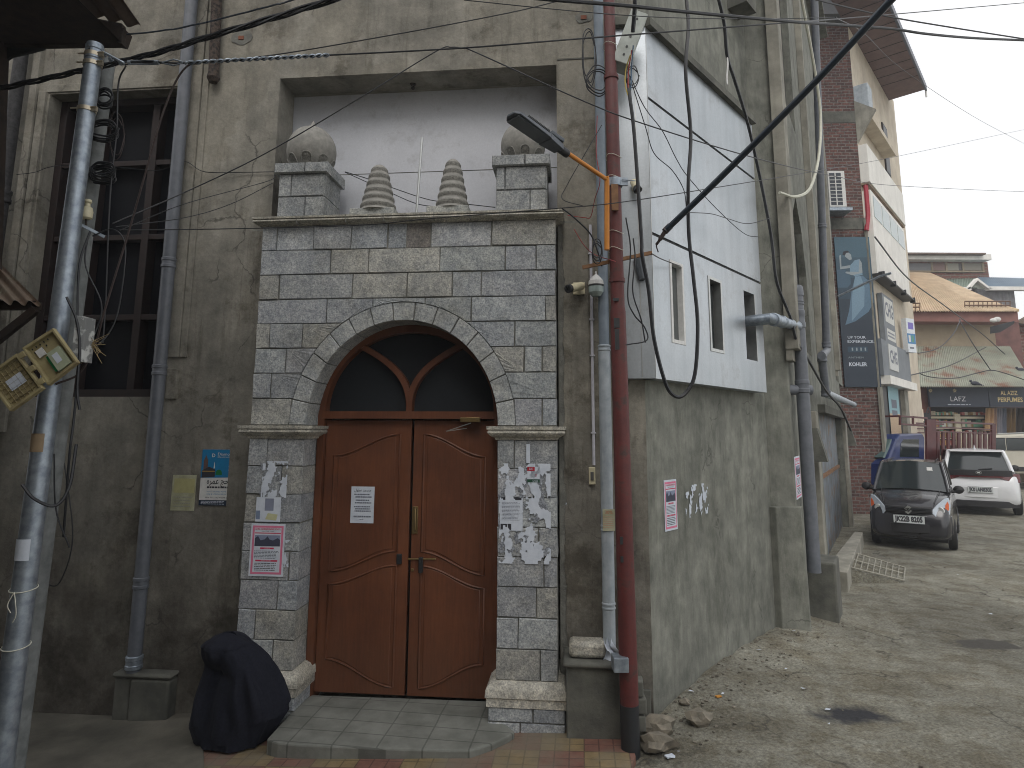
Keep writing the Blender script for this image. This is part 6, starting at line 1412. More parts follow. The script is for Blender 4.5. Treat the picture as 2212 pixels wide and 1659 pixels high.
m = MB(); wallq(m, YSH-.4, 2008, 900, 2126, 904, .08); wallq(m, YSH-.41, 2070, 894, 2074, 975, .08)
for y in (924, 946): wallq(m, YSH-.3, 2010, y, 2128, y+2, .2)
m.build('shelf_frame', flat('cream_frame', lin(210,200,176), .5), root, smooth=0)
for k, (x0, x1, c_, y1) in enumerate(((2131,2146,lin(190,156,120),930),(2143,2152,lin(176,150,136),950),(2153,2164,lin(150,150,160),955),(2165,2172,lin(120,126,140),958),(2176,2194,lin(120,98,66),962),(2200,2212,lin(70,64,60),940))):
    m = MB(); m.grid(lambda u_, v_: D(x0+(x1-x0)*u_+3*v_*(u_-.5), 882+(y1-882)*v_, YSH-.75)+V((0, .09*math.sin(u_*14+v_), 0)), 20, 6); solo('hanging_garment', m, flat('garment_%d' % k, c_, .9), ('peach blouse', 'pale pink long dress', 'lilac grey shawl', 'slate blue shawl', 'olive brown dress', 'dark coat')[k]+' hanging under the perfume shop sign', 'garment', smooth=80, recalc=False)
NAVY = mat('navy_sign', lin(44,54,70), lin(38,46,60), scale=2, rough=.5, bump=0)
FR = Plane(D(2005, 880, YSH-1.1).x, YSH-1.1, 90)
CRM = flat('cream_letters', lin(226,206,150), .5)
b = Board('shop_sign', FR, 0, (2004,836,2131,879), 'navy shop sign reading LAFZ with gold flower emblems', 'shop sign', NAVY, th=.1)
b.t('LAFZ', .48, .38, .34, flat('pale_letters', lin(220,222,226), .5), 3, fit=.26); b.lines(.3,.7,.08,.14,1,PAPER,3,2,.5)
def flower(u_, v_):
    for a in range(8): 
        an = R(a*45); b.poly('petal', [(u_+.021*math.cos(an+q)*r_, v_+.062*math.sin(an+q)*r_) for q, r_ in ((-.35,.6),(0,2.0),(.35,.6),(0,.3))], CRM, 2)
flower(.44, .8); flower(.03, .8)
b = Board('shop_sign', FR, 0, (2133,836,2225,879), 'navy shop sign reading AL AZIZ PERFUMES in cream capitals', 'shop sign', NAVY, th=.1)
b.t('AL AZIZ', .47, .68, .3, CRM, 3, fit=.4, bold=.02); b.t('PERFUMES', .48, .34, .32, CRM, 3, fit=.58, bold=.02)
# hanging bags
m = MB(); wallq(m, YSH-1.6, 1996, 892, 2010, 915, .2); m.tube([D(2001,892,YSH-1.7), D(2005,880,YSH-1.7), D(2008,892,YSH-1.7)], .03, 5); solo('black_bag', m, BLACKP, 'black square bag hanging in front of the perfume shop', 'bag', smooth=0)
m = MB(); wallq(m, YSH-1.75, 1986, 884, 1994, 910, .1); m.tube([D(*p, YSH-1.8) for p in ((1977,868),(1975,885),(1980,890),(1984,880),(1980,868))], .06, 6); solo('white_bag', m, flat('white_bag', lin(240,225,205), .5), 'white sunlit bag hanging left of the black bag', 'bag')
m = MB(); m.tube([D(*p, YSH-1.8) for p in ((1978,892),(1977,905),(1982,915),(1980,925),(1988,930),(1986,938),(1978,936),(1980,925))], .07, 6); solo('red_bag', m, flat('red_bag', lin(200,50,44), .5), 'red strappy bag dangling below the white bag', 'bag')
# birds on the awning
for (x, y, lab) in ((2106,829,'dark pigeon perched at the front edge of the tin awning'), (2205,800,'dark pigeon perched high on the right of the tin awning')):
    q = D(x, y, Yh-3.3 if y > 815 else Yh-2.2); m = MB()
    m.blob(q+V((0,0,.02)), .11, 3, .05, 2, (1.5,.7,.75)); m.blob(q+V((-.15,0,.1)), .05, 2, .03, 2); m.tube([q+V((.1,0,0)), q+V((.32,0,-.08))], [.06,.025], 6); m.tube([q+V((-.19,0,.1)), q+V((-.23,0,.09))], [.015,.004], 5); m.tube([q+V((0,0,-.05)), q+V((0,0,-.12))], .012, 5)
    solo('pigeon', m, flat('pigeon_grey', lin(52,56,68), .7), lab, 'bird', 'pigeons on the tin awning', smooth=60)
# lights on bracket
root = empty('floodlight', D(2150, 695, 24), 'pair of white flood lamps on a dark hanging board at the right', 'lamp')
m = MB(); poly3(m, [(2143,705,24),(2192,693,24),(2190,700,24),(2160,718,24),(2143,720,24)], .1); m.build('dark_board', BLACKP, root, smooth=0)
m = MB(); m.blob(D(2146,692,23.8), .1, 1, .1, 2, (1.4,.8,.8)); m.blob(D(2154,690,23.8), .1, 2, .1, 2, (1.3,.8,1)); m.build('lamp', WHITE, root)
# house behind
root = empty('upper_house', (D(2060, 600, 36).x, 36, 0), 'brick and timber house with flat tin roof rising behind the ochre roof', 'house'); Y2 = 36
BR2 = brickmat('dark_far_brick', FR, lin(128,82,70), lin(104,68,60), lin(120,108,98), .5, .16, .03)
m = MB(); wallq(m, Y2, 1950, 566, 2133, 1030, 5); m.build('wall', BR2, root, smooth=0)
m = MB(); wallq(m, Y2-.6, 1948, 549, 2141, 560, 6.5); m.build('roof_slab', WHP, root, smooth=0)
m = MB(); wallq(m, Y2-.9, 1952, 546, 2130, 548.5, 6.5); m.build('roof_sheet', TINR, root, smooth=0)
for k, (x0, x1, c_) in enumerate(((1957,2012,lin(116,116,118)),(2016,2043,lin(128,100,92)),(2047,2070,lin(150,146,132)),(2072,2080,lin(90,84,82)),(2083,2122,lin(140,134,120)))):
    m = MB(); wallq(m, Y2-.05, x0, 569, x1, 584, .1); m.build('window', flat('far_pane_%d' % k, c_, .4), root, smooth=0)
m = MB()
for x in (1955, 2014, 2045, 2081, 2124): wallq(m, Y2-.1, x-1, 567, x+1, 585, .1)
wallq(m, Y2-.12, 1955, 585, 2128, 587, .1); m.build('window_frame', TAN, root, smooth=0)
root = empty('gabled_house', (D(2150, 640, 33).x, 33, 0), 'house with blue grey tin roof and small white gable at the right', 'house'); Y3 = 33
m = MB(); wallq(m, Y3, 2020, 622, 2150, 690, 3); m.build('wall', mat('red_boarding', lin(132,96,88), lin(110,80,74), scale=4, rough=.8), root, smooth=0)
m = MB(); wallq(m, Y3-.2, 2149, 624, 2190, 1030, 3); m.build('grey_wall', mat('grey_boarding', lin(140,142,146), lin(116,112,112), scale=4, rough=.8, streak=.3), root, smooth=0)
m = MB(); A, B = D(2016,622,Y3-.6), D(2112,622,Y3-.6); csheet(m, A, B, D(2108,601,Y3+3), D(2020,604,Y3+3), 26, .03); m.build('green_tin_roof', mat('green_tin', lin(140,154,140), lin(120,134,124), scale=2, rough=.6, bump=.05), root, recalc=False, smooth=60)
m = MB(); A, B = D(2132,622,Y3-.6), D(2240,618,Y3-.6); csheet(m, A, B, D(2225,601,Y3+3), D(2112,598,Y3+3), 24, .03); m.build('blue_tin_roof', mat('blue_tin', lin(120,140,156), lin(100,118,134), scale=2, rough=.6, bump=.05), root, recalc=False, smooth=60)
m = MB(); poly3(m, [(2090,624,Y3-.7),(2112,600,Y3-.7),(2143,624,Y3-.7),(2137,624,Y3-.7),(2112,606,Y3-.7),(2096,624,Y3-.7)], .3); m.build('gable_trim', WHP, root, smooth=0)
m = MB(); poly3(m, [(2096,624,Y3-.5),(2112,606,Y3-.5),(2137,624,Y3-.5)], .1); m.build('gable_face', flat('green_boards', lin(150,156,146), .7), root, smooth=0)
m = MB(); wallq(m, Y3-.7, 2010, 620, 2098, 626, .3); wallq(m, Y3-.7, 2138, 619, 2240, 626, .3); m.build('eave_board', WHP, root, smooth=0)
m = MB(); wallq(m, Y3-.1, 2135, 630, 2146, 650, .1); m.build('window', INKG, root, smooth=0)
root = empty('striped_house', (D(2215, 700, 30).x, 30, 0), 'grey house with white striped corner at the far right edge', 'house')
m = MB(); wallq(m, 30, 2178, 692, 2300, 1035, 3); m.build('wall', mat('grey_stucco', lin(140,142,146), lin(120,122,126), scale=3, rough=.8), root, smooth=0)
m = MB()
for k in range(6): wallq(m, 29.95, 2168, 694+k*5, 2196, 697+k*5, .2)
m.build('white_stripe', WHP, root, smooth=0)
m = MB(); wallq(m, 29.9, 2200, 700, 2300, 780, .3); m.build('brick_panel', BR2, root, smooth=0)
m = MB(); poly3(m, [(2195,697,29.5),(2300,640,29.5),(2300,712,29.5)], .3); m.build('gable_roof', TINR, root, smooth=0)
for (pts, lab) in ((((1965,790,22),(2000,812,22),(2060,817,23),(2110,806,24),(2140,800,24),(2170,806,24),(2240,830,24)), 'sagging dark wire in front of the tin awning'),
                   (((1966,760,21),(1990,762,22),(2030,750,23),(2060,720,24),(2075,690,25)), 'looped wire before the tan wall'),
                   (((2072,690,25),(2100,740,24),(2140,800,24)), 'pale wire slanting down the tan wall'),
                   (((1890,512,14.4),(1960,600,18),(2040,660,22),(2120,720,26),(2165,760,27),(2212,800,28)), 'long wire running past the ochre tin roof'),
                   (((1960,812,20),(2050,790,23),(2130,750,26)), 'faint wire rising across the awning')):
    cable('far_wire', list(pts), .018, RUB, lab)

# ------------------------------------------------------------------ vehicles
def loft(m, secs, mi=0, cap=True):
    n_ = len(secs[0]); vs = [p for s_ in secs for p in s_]
    fs_ = [(i*n_+k, i*n_+(k+1)%n_, (i+1)*n_+(k+1)%n_, (i+1)*n_+k) for i in range(len(secs)-1) for k in range(n_)]
    if cap: fs_ += [list(range(n_))[::-1], list(range((len(secs)-1)*n_, len(secs)*n_))]
    m.add(vs, fs_, mi)
def sec(x, w_, z0, z1, shoulder=.08, tumble=.05, n_=0):
    """cross-section of the lower body: car points along +x, y sideways"""
    h = z1-z0; r = min(shoulder, h*.45)
    half = [(w_-.07, z0), (w_-.015, z0+.06), (w_, z0+h*.35), (w_-.005, z0+h*.6), (w_-tumble*.5, z1-r), (w_-tumble-.02, z1-r*.45), (w_-tumble-.09, z1-r*.1), (w_*.55, z1+.012), (w_*.2, z1+.022)]
    return [V((x, y, z)) for y, z in half] + [V((x, -y, z)) for y, z in half[::-1]]
def wheel(root, x, y, r, w_, rimc, steer=0):
    e = bpy.data.objects.new('wheel', None); COL.objects.link(e); e.parent = root; e.location = (x, y, r); e.rotation_euler.z = steer; OFF[e.name] = V((0,0,0)); e.empty_display_size = .1
    m = MB(); m.lathe((0,-w_/2,0), [(r*.62,0),(r*.9,0),(r*.98,.02),(r,.05),(r,w_-.05),(r*.98,w_-.02),(r*.9,w_),(r*.62,w_)], 32, V((0,1,0))); m.build('tyre', flat('tyre_rubber', (.02,.02,.02), .85), e)
    m = MB(); m.lathe((0,-w_/2-.004,0), [(.02,0),(r*.6,.004),(r*.63,.02),(r*.63,w_-.012),(r*.6,w_+.004),(.02,w_+.008)], 24, V((0,1,0)))
    for k in range(8):
        a = k*math.pi/4
        for sg in (-1, 1): m.box((r*.35*math.cos(a), sg*(w_/2+.006), r*.35*math.sin(a)), (r*.4, .012, .035), Matrix.Rotation(-a, 3, 'Y'))
    m.build('rim', rimc, e, smooth=30)
def interp(tab, x):
    for i in range(len(tab)-1):
        if tab[i][0] <= x <= tab[i+1][0]:
            t = (x-tab[i][0])/(tab[i+1][0]-tab[i][0]); t = t*t*(3-2*t)*.35+t*.65
            return [a+(b_-a)*t for a, b_ in zip(tab[i][1:], tab[i+1][1:])]
    return list(tab[-1][1:])
def greenhouse(root, rows, roofz, paint, glass, name_glass='side_window'):
    """rows: windscreen base, windscreen top, rear top, rear base as (x, halfwidth, z)"""
    (xa, wa, za), (xb, wb, zb), (xc, wc, zc_), (xd, wd, zd) = rows
    P = lambda x, y, z: V((x, y, z))
    def panel(nm, q, matr, th=.012, bul=0):
        m = MB(); c_ = sum(q, V((0,0,0)))/len(q); nrm = (q[1]-q[0]).cross(q[2]-q[0]).normalized()
        if nrm.dot(c_-V((0,0,.9))) < 0: nrm = -nrm
        nn = 8
        f = lambda u_, v_: q[0].lerp(q[1], u_).lerp(q[3].lerp(q[2], u_), v_) + nrm*bul*(1-(2*u_-1)**2)
        m.grid(f, nn, nn); return m, nrm
    # front and rear glass, bulged
    m, _ = panel('w', [P(xa, -wa, za), P(xa, wa, za), P(xb, wb, zb), P(xb, -wb, zb)], glass, bul=.05); ws = m.build('windscreen', glass, root, recalc=False)
    m, _ = panel('w', [P(xd, -wd, zd), P(xd, wd, zd), P(xc, wc, zc_), P(xc, -wc, zc_)], glass, bul=.04); rw = m.build('rear_window', glass, root, recalc=False)
    for s_ in (-1, 1):
        m, _ = panel('s', [P(xa, s_*wa, za), P(xd, s_*wd, zd), P(xc, s_*wc, zc_), P(xb, s_*wb, zb)], glass, bul=.0); m.build(name_glass, glass, root, recalc=False)
        m = MB()
        for (p, q, r0) in ((P(xa+.02, s_*wa, za-.02), P(xb, s_*wb, zb), .035), (P(xd, s_*wd, zd-.02), P(xc, s_*wc, zc_), .05), (P((xa*.42+xd*.58), s_*(wa+wd)/2, za-.02), P((xb*.5+xc*.5), s_*(wb+wc)/2, (zb+zc_)/2), .03)):
            m.tube([p, p.lerp(q, .5)+V((0, s_*.008, .005)), q], r0, 8)
        m.tube([P(xb, s_*wb, zb), P((xb+xc)/2, s_*(wb+wc)/2*1.01, (zb+zc_)/2+.012), P(xc, s_*wc, zc_)], .035, 8); m.build('pillar', paint, root)
    m = MB(); secs = []
    for i in range(9):
        t = i/8; x = xb+.03+(xc-xb-.06)*t; w_ = wb+(wc-wb)*t; z = zb+(zc_-zb)*t + (roofz-max(zb, zc_))*math.sin(math.pi*min(1, .12+t*.8))
        prof = [(w_+.01, (zb+(zc_-zb)*t)-.01), (w_-.02, z-.03), (w_-.12, z-.008), (w_*.5, z+.006), (0, z+.012)]
        secs.append([V((x, y, zz)) for y, zz in prof]+[V((x, -y, zz)) for y, zz in prof[-2::-1]]+[V((x, 0, zb-.04))])
    loft(m, secs); m.build('roof', paint, root, smooth=50)
    return ws, rw
def plate(root, x, z, txt, facing, w_=.52, h=.14, sz=.12, y=0):
    m = MB(); m.box((x, y, z), (.012, w_, h)); p = m.build('number_plate', flat('plate_white', lin(206,212,212), .5), root, smooth=0, bevel=.003)
    m = MB(); d = V((facing, 0, 0)); xdir = V((0, facing, 0)); m.text(txt, sz, V((x+facing*.008, y, z)), xdir, V((0,0,1)), bold=.006)
    ws = [v.y for v in m.v]; k = w_*.9/(max(ws)-min(ws)); m.v = [V((v.x, y+(v.y-y)*k, v.z)) for v in m.v]
    m.build('lettering', INK, p, smooth=0, recalc=False)
    m = MB()
    for dz in (-h/2+.004, h/2-.004): m.box((x+facing*.006, y, z+dz), (.004, w_-.004, .006))
    m.build('plate_rim', INK, p, smooth=0)
def heading(px, py, face_px, z=0, extra=0):
    p = G(px, py, z); return p
# --- dark hatchback facing us
DK = mat('dark_grey_car_paint', (.03,.03,.036), (.025,.025,.03), scale=4, rough=.22, metal=.2, bump=0, coat=.6, obj=True)
PLB = flat('black_trim', (.018,.018,.02), .6)
q = G(1974, 1182); th_ = math.atan2(-q.y, -q.x)       # looks towards the viewer
hd = V((math.cos(th_+R(-4)), math.sin(th_+R(-4)), 0)); rz = math.atan2(hd.y, hd.x); ctr = V((q.x, q.y, 0))-hd*1.25
car = empty('parked_car', ctr, 'small dark grey hatchback parked facing the viewer beside the concrete wing', 'car', rz=rz, local=True)
car.scale = (1, .88, 1)
W2 = .745
tab = [(-1.72,.62,.26,.62),(-1.6,.70,.22,.92),(-1.2,.735,.2,.96),(-.4,W2,.2,.94),(.5,W2,.2,.95),(.75,.74,.2,.97),(1.0,.735,.2,.945),(1.3,.725,.2,.89),(1.5,.70,.2,.81),(1.62,.67,.2,.73),(1.7,.61,.21,.60),(1.74,.54,.24,.46)]
m = MB(); loft(m, [sec(x, *interp(tab, x)) for x in [-1.72,-1.66,-1.6,-1.4,-1.2,-.8,-.4,0,.5,.75,.85,1.0,1.15,1.3,1.4,1.5,1.56,1.62,1.66,1.7,1.74]]); m.build('body', DK, car, smooth=50, sub=1)
ws, rw = greenhouse(car, [(.92,.66,.95),(.28,.55,1.42),(-1.35,.54,1.42),(-1.66,.62,.95)], 1.465, DK, GLASSC)
# bumper face
m = MB(); bz_ = lambda y: 1.70-.20*(abs(y)/.7)**2.4
def strip(m, y0, y1, z0, z1, dx, n_=10, back=.06, lean=0):
    vs = []
    for i in range(n_+1):
        y = y0+(y1-y0)*i/n_; xf = bz_(y)+dx; vs += [V((xf-lean, y, z1)), V((xf, y, z0)), V((xf-back, y, z0)), V((xf-back-lean, y, z1))]
    m.add(vs, [(i*4+k, i*4+(k+1)%4, (i+1)*4+(k+1)%4, (i+1)*4+k) for i in range(n_) for k in range(4)]+[(0,1,2,3), tuple(n_*4+k for k in (3,2,1,0))])
m = MB(); strip(m, -.70, .70, .30, .60, .05, 16, .2, .02); strip(m, -.66, .66, .21, .30, .02, 16, .2); m.build('front_bumper', DK, car, smooth=40, bevel=.015)
m = MB(); strip(m, -.5, .5, .31, .46, .066, 10, .05); m.build('lower_intake', PLB, car, smooth=0, bevel=.01)
m = MB(); strip(m, -.40, .40, .64, .74, .045, 10, .08, .03); gr_ = m.build('grille', PLB, car, smooth=0, bevel=.008)
m = MB()
for z in (.665,.69,.712): strip(m, -.38, .38, z, z+.008, .05, 10, .02)
m.build('grille_bars', flat('dark_chrome', lin(60,62,66), .3, .5), gr_, smooth=0)
m = MB(); P7 = [(-.045,.055),(.02,.055),(.05,.03),(.0,.01),(.045,-.01),(.045,-.035),(-.02,-.055),(-.05,-.03),(0,-.01),(-.045,.01)]
em = [(-.048,.012),(.0,.06),(.05,.022),(.018,.018),(.0,.036),(-.012,.02),(.05,-.012),(0,-.06),(-.05,-.022),(-.018,-.018),(0,-.036),(.012,-.02)]
for poly in ([(-.048,.012),(.0,.058),(.045,.03),(.02,.014),(.0,.03),(-.012,.018),(.03,-.012),(.05,-.012),(.02,.0),(-.02,.02)], [(.048,-.012),(.0,-.058),(-.045,-.03),(-.02,-.014),(.0,-.03),(.012,-.018),(-.03,.012),(-.05,.012),(-.02,.0),(.02,-.02)]):
    m.prism([V((1.775, y*1.35, .69+z*1.25)) for y, z in poly], [V((1.79, y*1.35, .69+z*1.25)) for y, z in poly])
m.build('emblem', STEEL, gr_, smooth=0)
HLG = flat('headlight_glass', lin(170,180,190), .08, .2, spec=.9); AMB = flat('amber_lens', lin(200,90,30), .3)
for s_ in (-1, 1):
    m = MB(); outl = [(.36,.67),(.44,.59),(.57,.575),(.67,.63),(.69,.77),(.665,.9),(.60,.885),(.48,.79)]
    xf = lambda y, z: bz_(y)+.035-(z-.62)*.42
    m.prism([V((xf(y,z)+.02, s_*y, z)) for y, z in outl], [V((xf(y,z)-.12, s_*y, z)) for y, z in outl]); hl = m.build('headlight', HLG, car, smooth=0, bevel=.012)
    m = MB(); m.lathe((xf(.55,.7)+.012, s_*.53, .68), [(.001,.03),(.05,.032),(.065,.024)], 18, V((1,0,.25)).normalized()); m.build('reflector', STEEL, hl)
    m = MB(); m.prism([V((xf(y,z)+.024, s_*y, z)) for y, z in [(.60,.68),(.66,.7),(.668,.79),(.65,.84),(.61,.78)]], [V((xf(y,z)+.0, s_*y, z)) for y, z in [(.60,.68),(.66,.7),(.668,.79),(.65,.84),(.61,.78)]]); m.build('indicator', AMB, hl, smooth=0)
    m = MB(); m.blob((.72, s_*.83, .99), .1, 1, .05, 2, (.6,1.0,.72)); m.tube([V((.74, s_*.7, .95)), V((.72, s_*.8, .97))], .03, 8); m.build('wing_mirror', PLB, car, smooth=60)
    m = MB(); strip(m, min(s_*.5,s_*.62), max(s_*.5,s_*.62), .34, .4, .06, 4, .03); m.build('fog_recess', PLB, car, smooth=0)
    wheel(car, 1.12, s_*.66, .27, .15, flat('steel_rim', lin(120,122,126), .4, .6), R(3)); wheel(car, -1.18, s_*.66, .27, .15, flat('steel_rim_b', lin(120,122,126), .4, .6))
plate(car, 1.775, .53, 'JK22B 8205', 1)
m = MB(); m.box((0,0,.2), (3.0,1.2,.1)); m.build('underbody', PLB, car, smooth=0)
m = MB(); m.tube([V((.93,.3,.975)), V((.80,-.3,1.04))], .01, 6); m.tube([V((.93,-.1,.975)), V((.82,-.5,1.02))], .01, 6); m.build('wiper', PLB, car)
m = MB(); m.grid(lambda u_, v_: V((.45-.04*v_+.06*(1-(2*(.2)-1)**2)*0+.052, .30+.1*u_, 1.3+.06*v_)), 1, 1); m.box((.49,.36,1.29), (.005,.1,.03)); m.box((.53,.36,1.255), (.005,.1,.02)); m.build('windscreen_sticker', WHITE, car, smooth=0, recalc=False)
m = MB()
for s_ in (-1, 1):
    m.tube([V((.1, s_*.45, 1.475)), V((-1.2, s_*.45, 1.47))], .008, 6)
m.build('roof_groove', PLB, car)
m = MB()
for s_ in (-1, 1): m.tube([V((.95, s_*.52, .975)), V((1.3, s_*.48, .925)), V((1.6, s_*.42, .80))], .006, 5)
m.build('bonnet_crease', PLB, car)
m = MB(); strip(m, -.66, .66, .618, .628, .035, 14, .1); m.build('bumper_gap', PLB, car, smooth=0)
# --- white hatchback seen from behind
WC = mat('white_car_paint', lin(222,224,226), lin(212,214,218), scale=3, rough=.25, bump=0, coat=.7, obj=True)
q = G(2122, 1112); ax_ = math.atan2(q.y, q.x)         # drives away from the viewer
hd = V((math.cos(ax_+R(3)), math.sin(ax_+R(3)), 0)); rz = math.atan2(hd.y, hd.x); ctr = V((q.x, q.y, 0))+hd*1.75
car = empty('parked_car', ctr, 'white hatchback seen from behind, parked beyond the dark small car', 'car', rz=rz, local=True)
car.scale = (1, .97, 1.06)
W2 = .84
tab = [(-1.99,.70,.36,.62),(-1.93,.78,.24,.80),(-1.85,.82,.22,.96),(-1.6,.86,.2,1.0),(-1.0,.87,.2,.98),(0,.87,.2,.95),(.8,.87,.2,.94),(1.3,.85,.2,.88),(1.7,.8,.22,.78),(1.95,.65,.25,.58)]
m = MB(); loft(m, [sec(x, *interp(tab, x)) for x in [-1.99,-1.96,-1.93,-1.89,-1.85,-1.7,-1.6,-1.3,-1.0,-.5,0,.5,.8,1.1,1.3,1.5,1.7,1.85,1.95]]); m.build('body', WC, car, smooth=50, sub=1)
ws, rw = greenhouse(car, [(1.0,.72,.95),(.25,.6,1.43),(-1.45,.58,1.45),(-1.84,.70,1.0)], 1.505, WC, GLASSC)
m = MB(); m.prism([V((-1.42,-.6,1.455)), V((-1.42,.6,1.455)), V((-1.62,.55,1.44)), V((-1.62,-.55,1.44))], [V((-1.42,-.6,1.49)), V((-1.42,.6,1.49)), V((-1.62,.55,1.455)), V((-1.62,-.55,1.455))]); m.build('roof_spoiler', WC, car, smooth=0, bevel=.01)
m = MB(); rz_ = lambda y: -1.955+.16*(abs(y)/.8)**2.6
def rstrip(m, y0, y1, z0, z1, dx=0, n_=14, back=.06, zs=0):
    vs = []
    for i in range(n_+1):
        y = y0+(y1-y0)*i/n_; xf = rz_(y)-dx; k = zs*(abs(y)/.8)
        vs += [V((xf, y, z1+k)), V((xf, y, z0+k)), V((xf+back, y, z0+k)), V((xf+back, y, z1+k))]
    m.add(vs, [(i*4+k, i*4+(k+1)%4, (i+1)*4+(k+1)%4, (i+1)*4+k) for i in range(n_) for k in range(4)]+[(0,1,2,3), tuple(n_*4+k for k in (3,2,1,0))])
m = MB(); rstrip(m, -.8, .8, .40, .66, .05, 16, .2); m.build('rear_bumper', WC, car, smooth=40, bevel=.02)
m = MB(); rstrip(m, -.76, .76, .20, .34, .075, 16, .2); m.build('lower_trim', PLB, car, smooth=0, bevel=.01)
m = MB(); rstrip(m, -.7, .7, .90, 1.03, .045, 14, .2); m.build('tailgate_trim', PLB, car, smooth=0, bevel=.008)
TLR = flat('tail_lamp_red', lin(90,16,22), .15, spec=.9)
for s_ in (-1, 1):
    m = MB(); outl = [(.42,.86),(.60,.80),(.845,.76),(.852,.95),(.74,.96),(.62,.905),(.42,.89)]
    m.prism([V((rz_(y)-.055+(z-.8)*.25, s_*y, z)) for y, z in outl], [V((rz_(y)+.2, s_*y, z)) for y, z in outl]); m.build('tail_light', TLR, car, smooth=0, bevel=.008)
    m = MB(); m.blob((.55, s_*.98, 1.0), .11, 1, .05, 2, (.6,1.0,.7)); m.tube([V((.55, s_*.84, .96)), V((.55, s_*.95, .98))], .03, 8); m.build('wing_mirror', PLB, car, smooth=60)
    wheel(car, -1.28, s_*.78, .3, .18, flat('alloy_rim', lin(130,132,136), .4, .6)); wheel(car, 1.28, s_*.78, .3, .18, flat('alloy_rim_b', lin(130,132,136), .4, .6))
m = MB(); rstrip(m, -.5, .5, .868, .9, .05, 10, .1); m.build('light_bar', TLR, car, smooth=0)
m = MB()
em = [V((-2.02, .0+.06*math.cos(a), .975+.034*math.sin(a))) for a in [k*math.pi/10 for k in range(20)]]
m.tube(em, .006, 6, closed=True); m.tube([V((-2.02,-.03,.995)), V((-2.02,-.018,.955))], .006, 5); m.tube([V((-2.02,.03,.995)), V((-2.02,.018,.955))], .006, 5); m.tube([V((-2.02,-.024,.97)), V((-2.02,.024,.98))], .006, 5); m.build('emblem', STEEL, car)
plate(car, -2.02, .585, 'JK01AN8305', -1)
m = MB(); m.text('i20', .05, V((-2.03, .55, .82)), V((0,-1,0)), V((0,0,1))); m.build('badge', STEEL, car, smooth=0, recalc=False)
m = MB(); m.tube([V((-1.88,0,1.04)), V((-1.84,-.3,1.07))], .014, 6); m.build('rear_wiper', PLB, car)
m = MB(); m.lathe((-1.3,0,1.5), [(.03,0),(.02,.04),(.006,.1)], 8, V((-.4,0,1)).normalized()); m.build('aerial', WC, car)
m = MB(); m.box((0,0,.22), (3.2,1.3,.1)); m.build('underbody', PLB, car, smooth=0)
# --- small blue truck with maroon stake body, side on
root = empty('pickup_truck', (D(2030, 1000, 18).x, 18, 0), 'small blue cab truck with tall maroon slatted cargo body, behind the cars', 'truck'); YTT = 0
def TY(x, e=0): t_ = (x-1917)/(2149-1917); return 1/((1-t_)/16.3+t_/20.6)+e
BLU = mat('blue_truck_paint', lin(32,50,104), lin(26,42,90), scale=3, rough=.35, bump=.02, coat=.4)
MAR = mat('maroon_bars', lin(88,38,40), lin(70,30,32), scale=6, rough=.5, bump=.05)
def side_prof(pts, Y, dep): 
    P_ = [D(x, y, TY(x, Y)) for x, y in pts]; return P_, [p+TN*dep for p in P_]
TA, TB_ = D(1917,930,TY(1917)), D(2149,930,TY(2149)); TU = (TB_-TA); TU.z = 0; TU.normalize(); TN = V((-TU.y, TU.x, 0))
TP = lambda x, y, e=0: D(x, y, TY(x))+TN*e
def tw(m, x0, y0, x1, y1, e, dep): P_ = [TP(x0,y0,e), TP(x1,y0,e), TP(x1,y1,e), TP(x0,y1,e)]; m.prism(P_, [p+TN*dep for p in P_])
m = MB(); m.prism(*side_prof([(1917,1003),(1920,995),(1938,948),(1945,938),(1993,936),(1998,945),(1998,1050),(1917,1050)], 0, 1.35)); m.build('cab', BLU, root, smooth=0, bevel=.04)
m = MB(); m.prism(*side_prof([(1946,958),(1952,949),(1985,949),(1985,987),(1944,987)], -.012, .05)); m.build('side_window', GLASSC, root, smooth=0)
P_ = [TP(1920.5,990,.1), TP(1938.5,950,.1)]; Q_ = [P_[0], P_[1], P_[1]+TN*1.1, P_[0]+TN*1.1]; m = MB(); m.prism(Q_, [p+V((-.05,0,.02)) for p in Q_]); m.build('windscreen', flat('green_glass', lin(80,100,100), .15), root, smooth=0)
m = MB(); tw(m, 2000, 906, 2020, 1045, -.03, .05); tw(m, 2141, 916, 2149, 1045, -.03, .05)
for y, h in ((910,5),(922,3),(931,3)): m.tube([TP(2000,y), TP(2146,y+6)], h*.007, 4); m.tube([TP(2000,y,1.4), TP(2146,y+6,1.4)], h*.007, 4)
n_ = 11
for k in range(n_):
    x = 2024+k*11.3; tw(m, x, 932, x+5.5, 1012, -.01, .04)
m.build('slatted_side', MAR, root, smooth=0)
m = MB(); tw(m, 1998, 1010, 2148, 1050, 0, 1.5); m.build('load_bed', MAR, root, smooth=0)
m = MB()
for y in (903, 920): m.tube([TP(1944,y-4), TP(2002,y)], .03, 4); m.tube([TP(1944,y-4,1.3), TP(2002,y,1.3)], .03, 4)
for x in (1944, 1972): m.tube([TP(x,899), TP(x,918)], .03, 4)
m.tube([TP(1944,899), TP(1944,899,1.3)], .03, 4); m.build('cab_rack', MAR, root, smooth=0)
for x in (1940, 2115):
    q = TP(x, 1060, .02); m = MB(); m.lathe((q.x, q.y, .27), [(.1,0),(.24,0),(.27,.03),(.27,.12),(.24,.15),(.1,.15)], 24, TN); m.build('wheel', PLB, root)
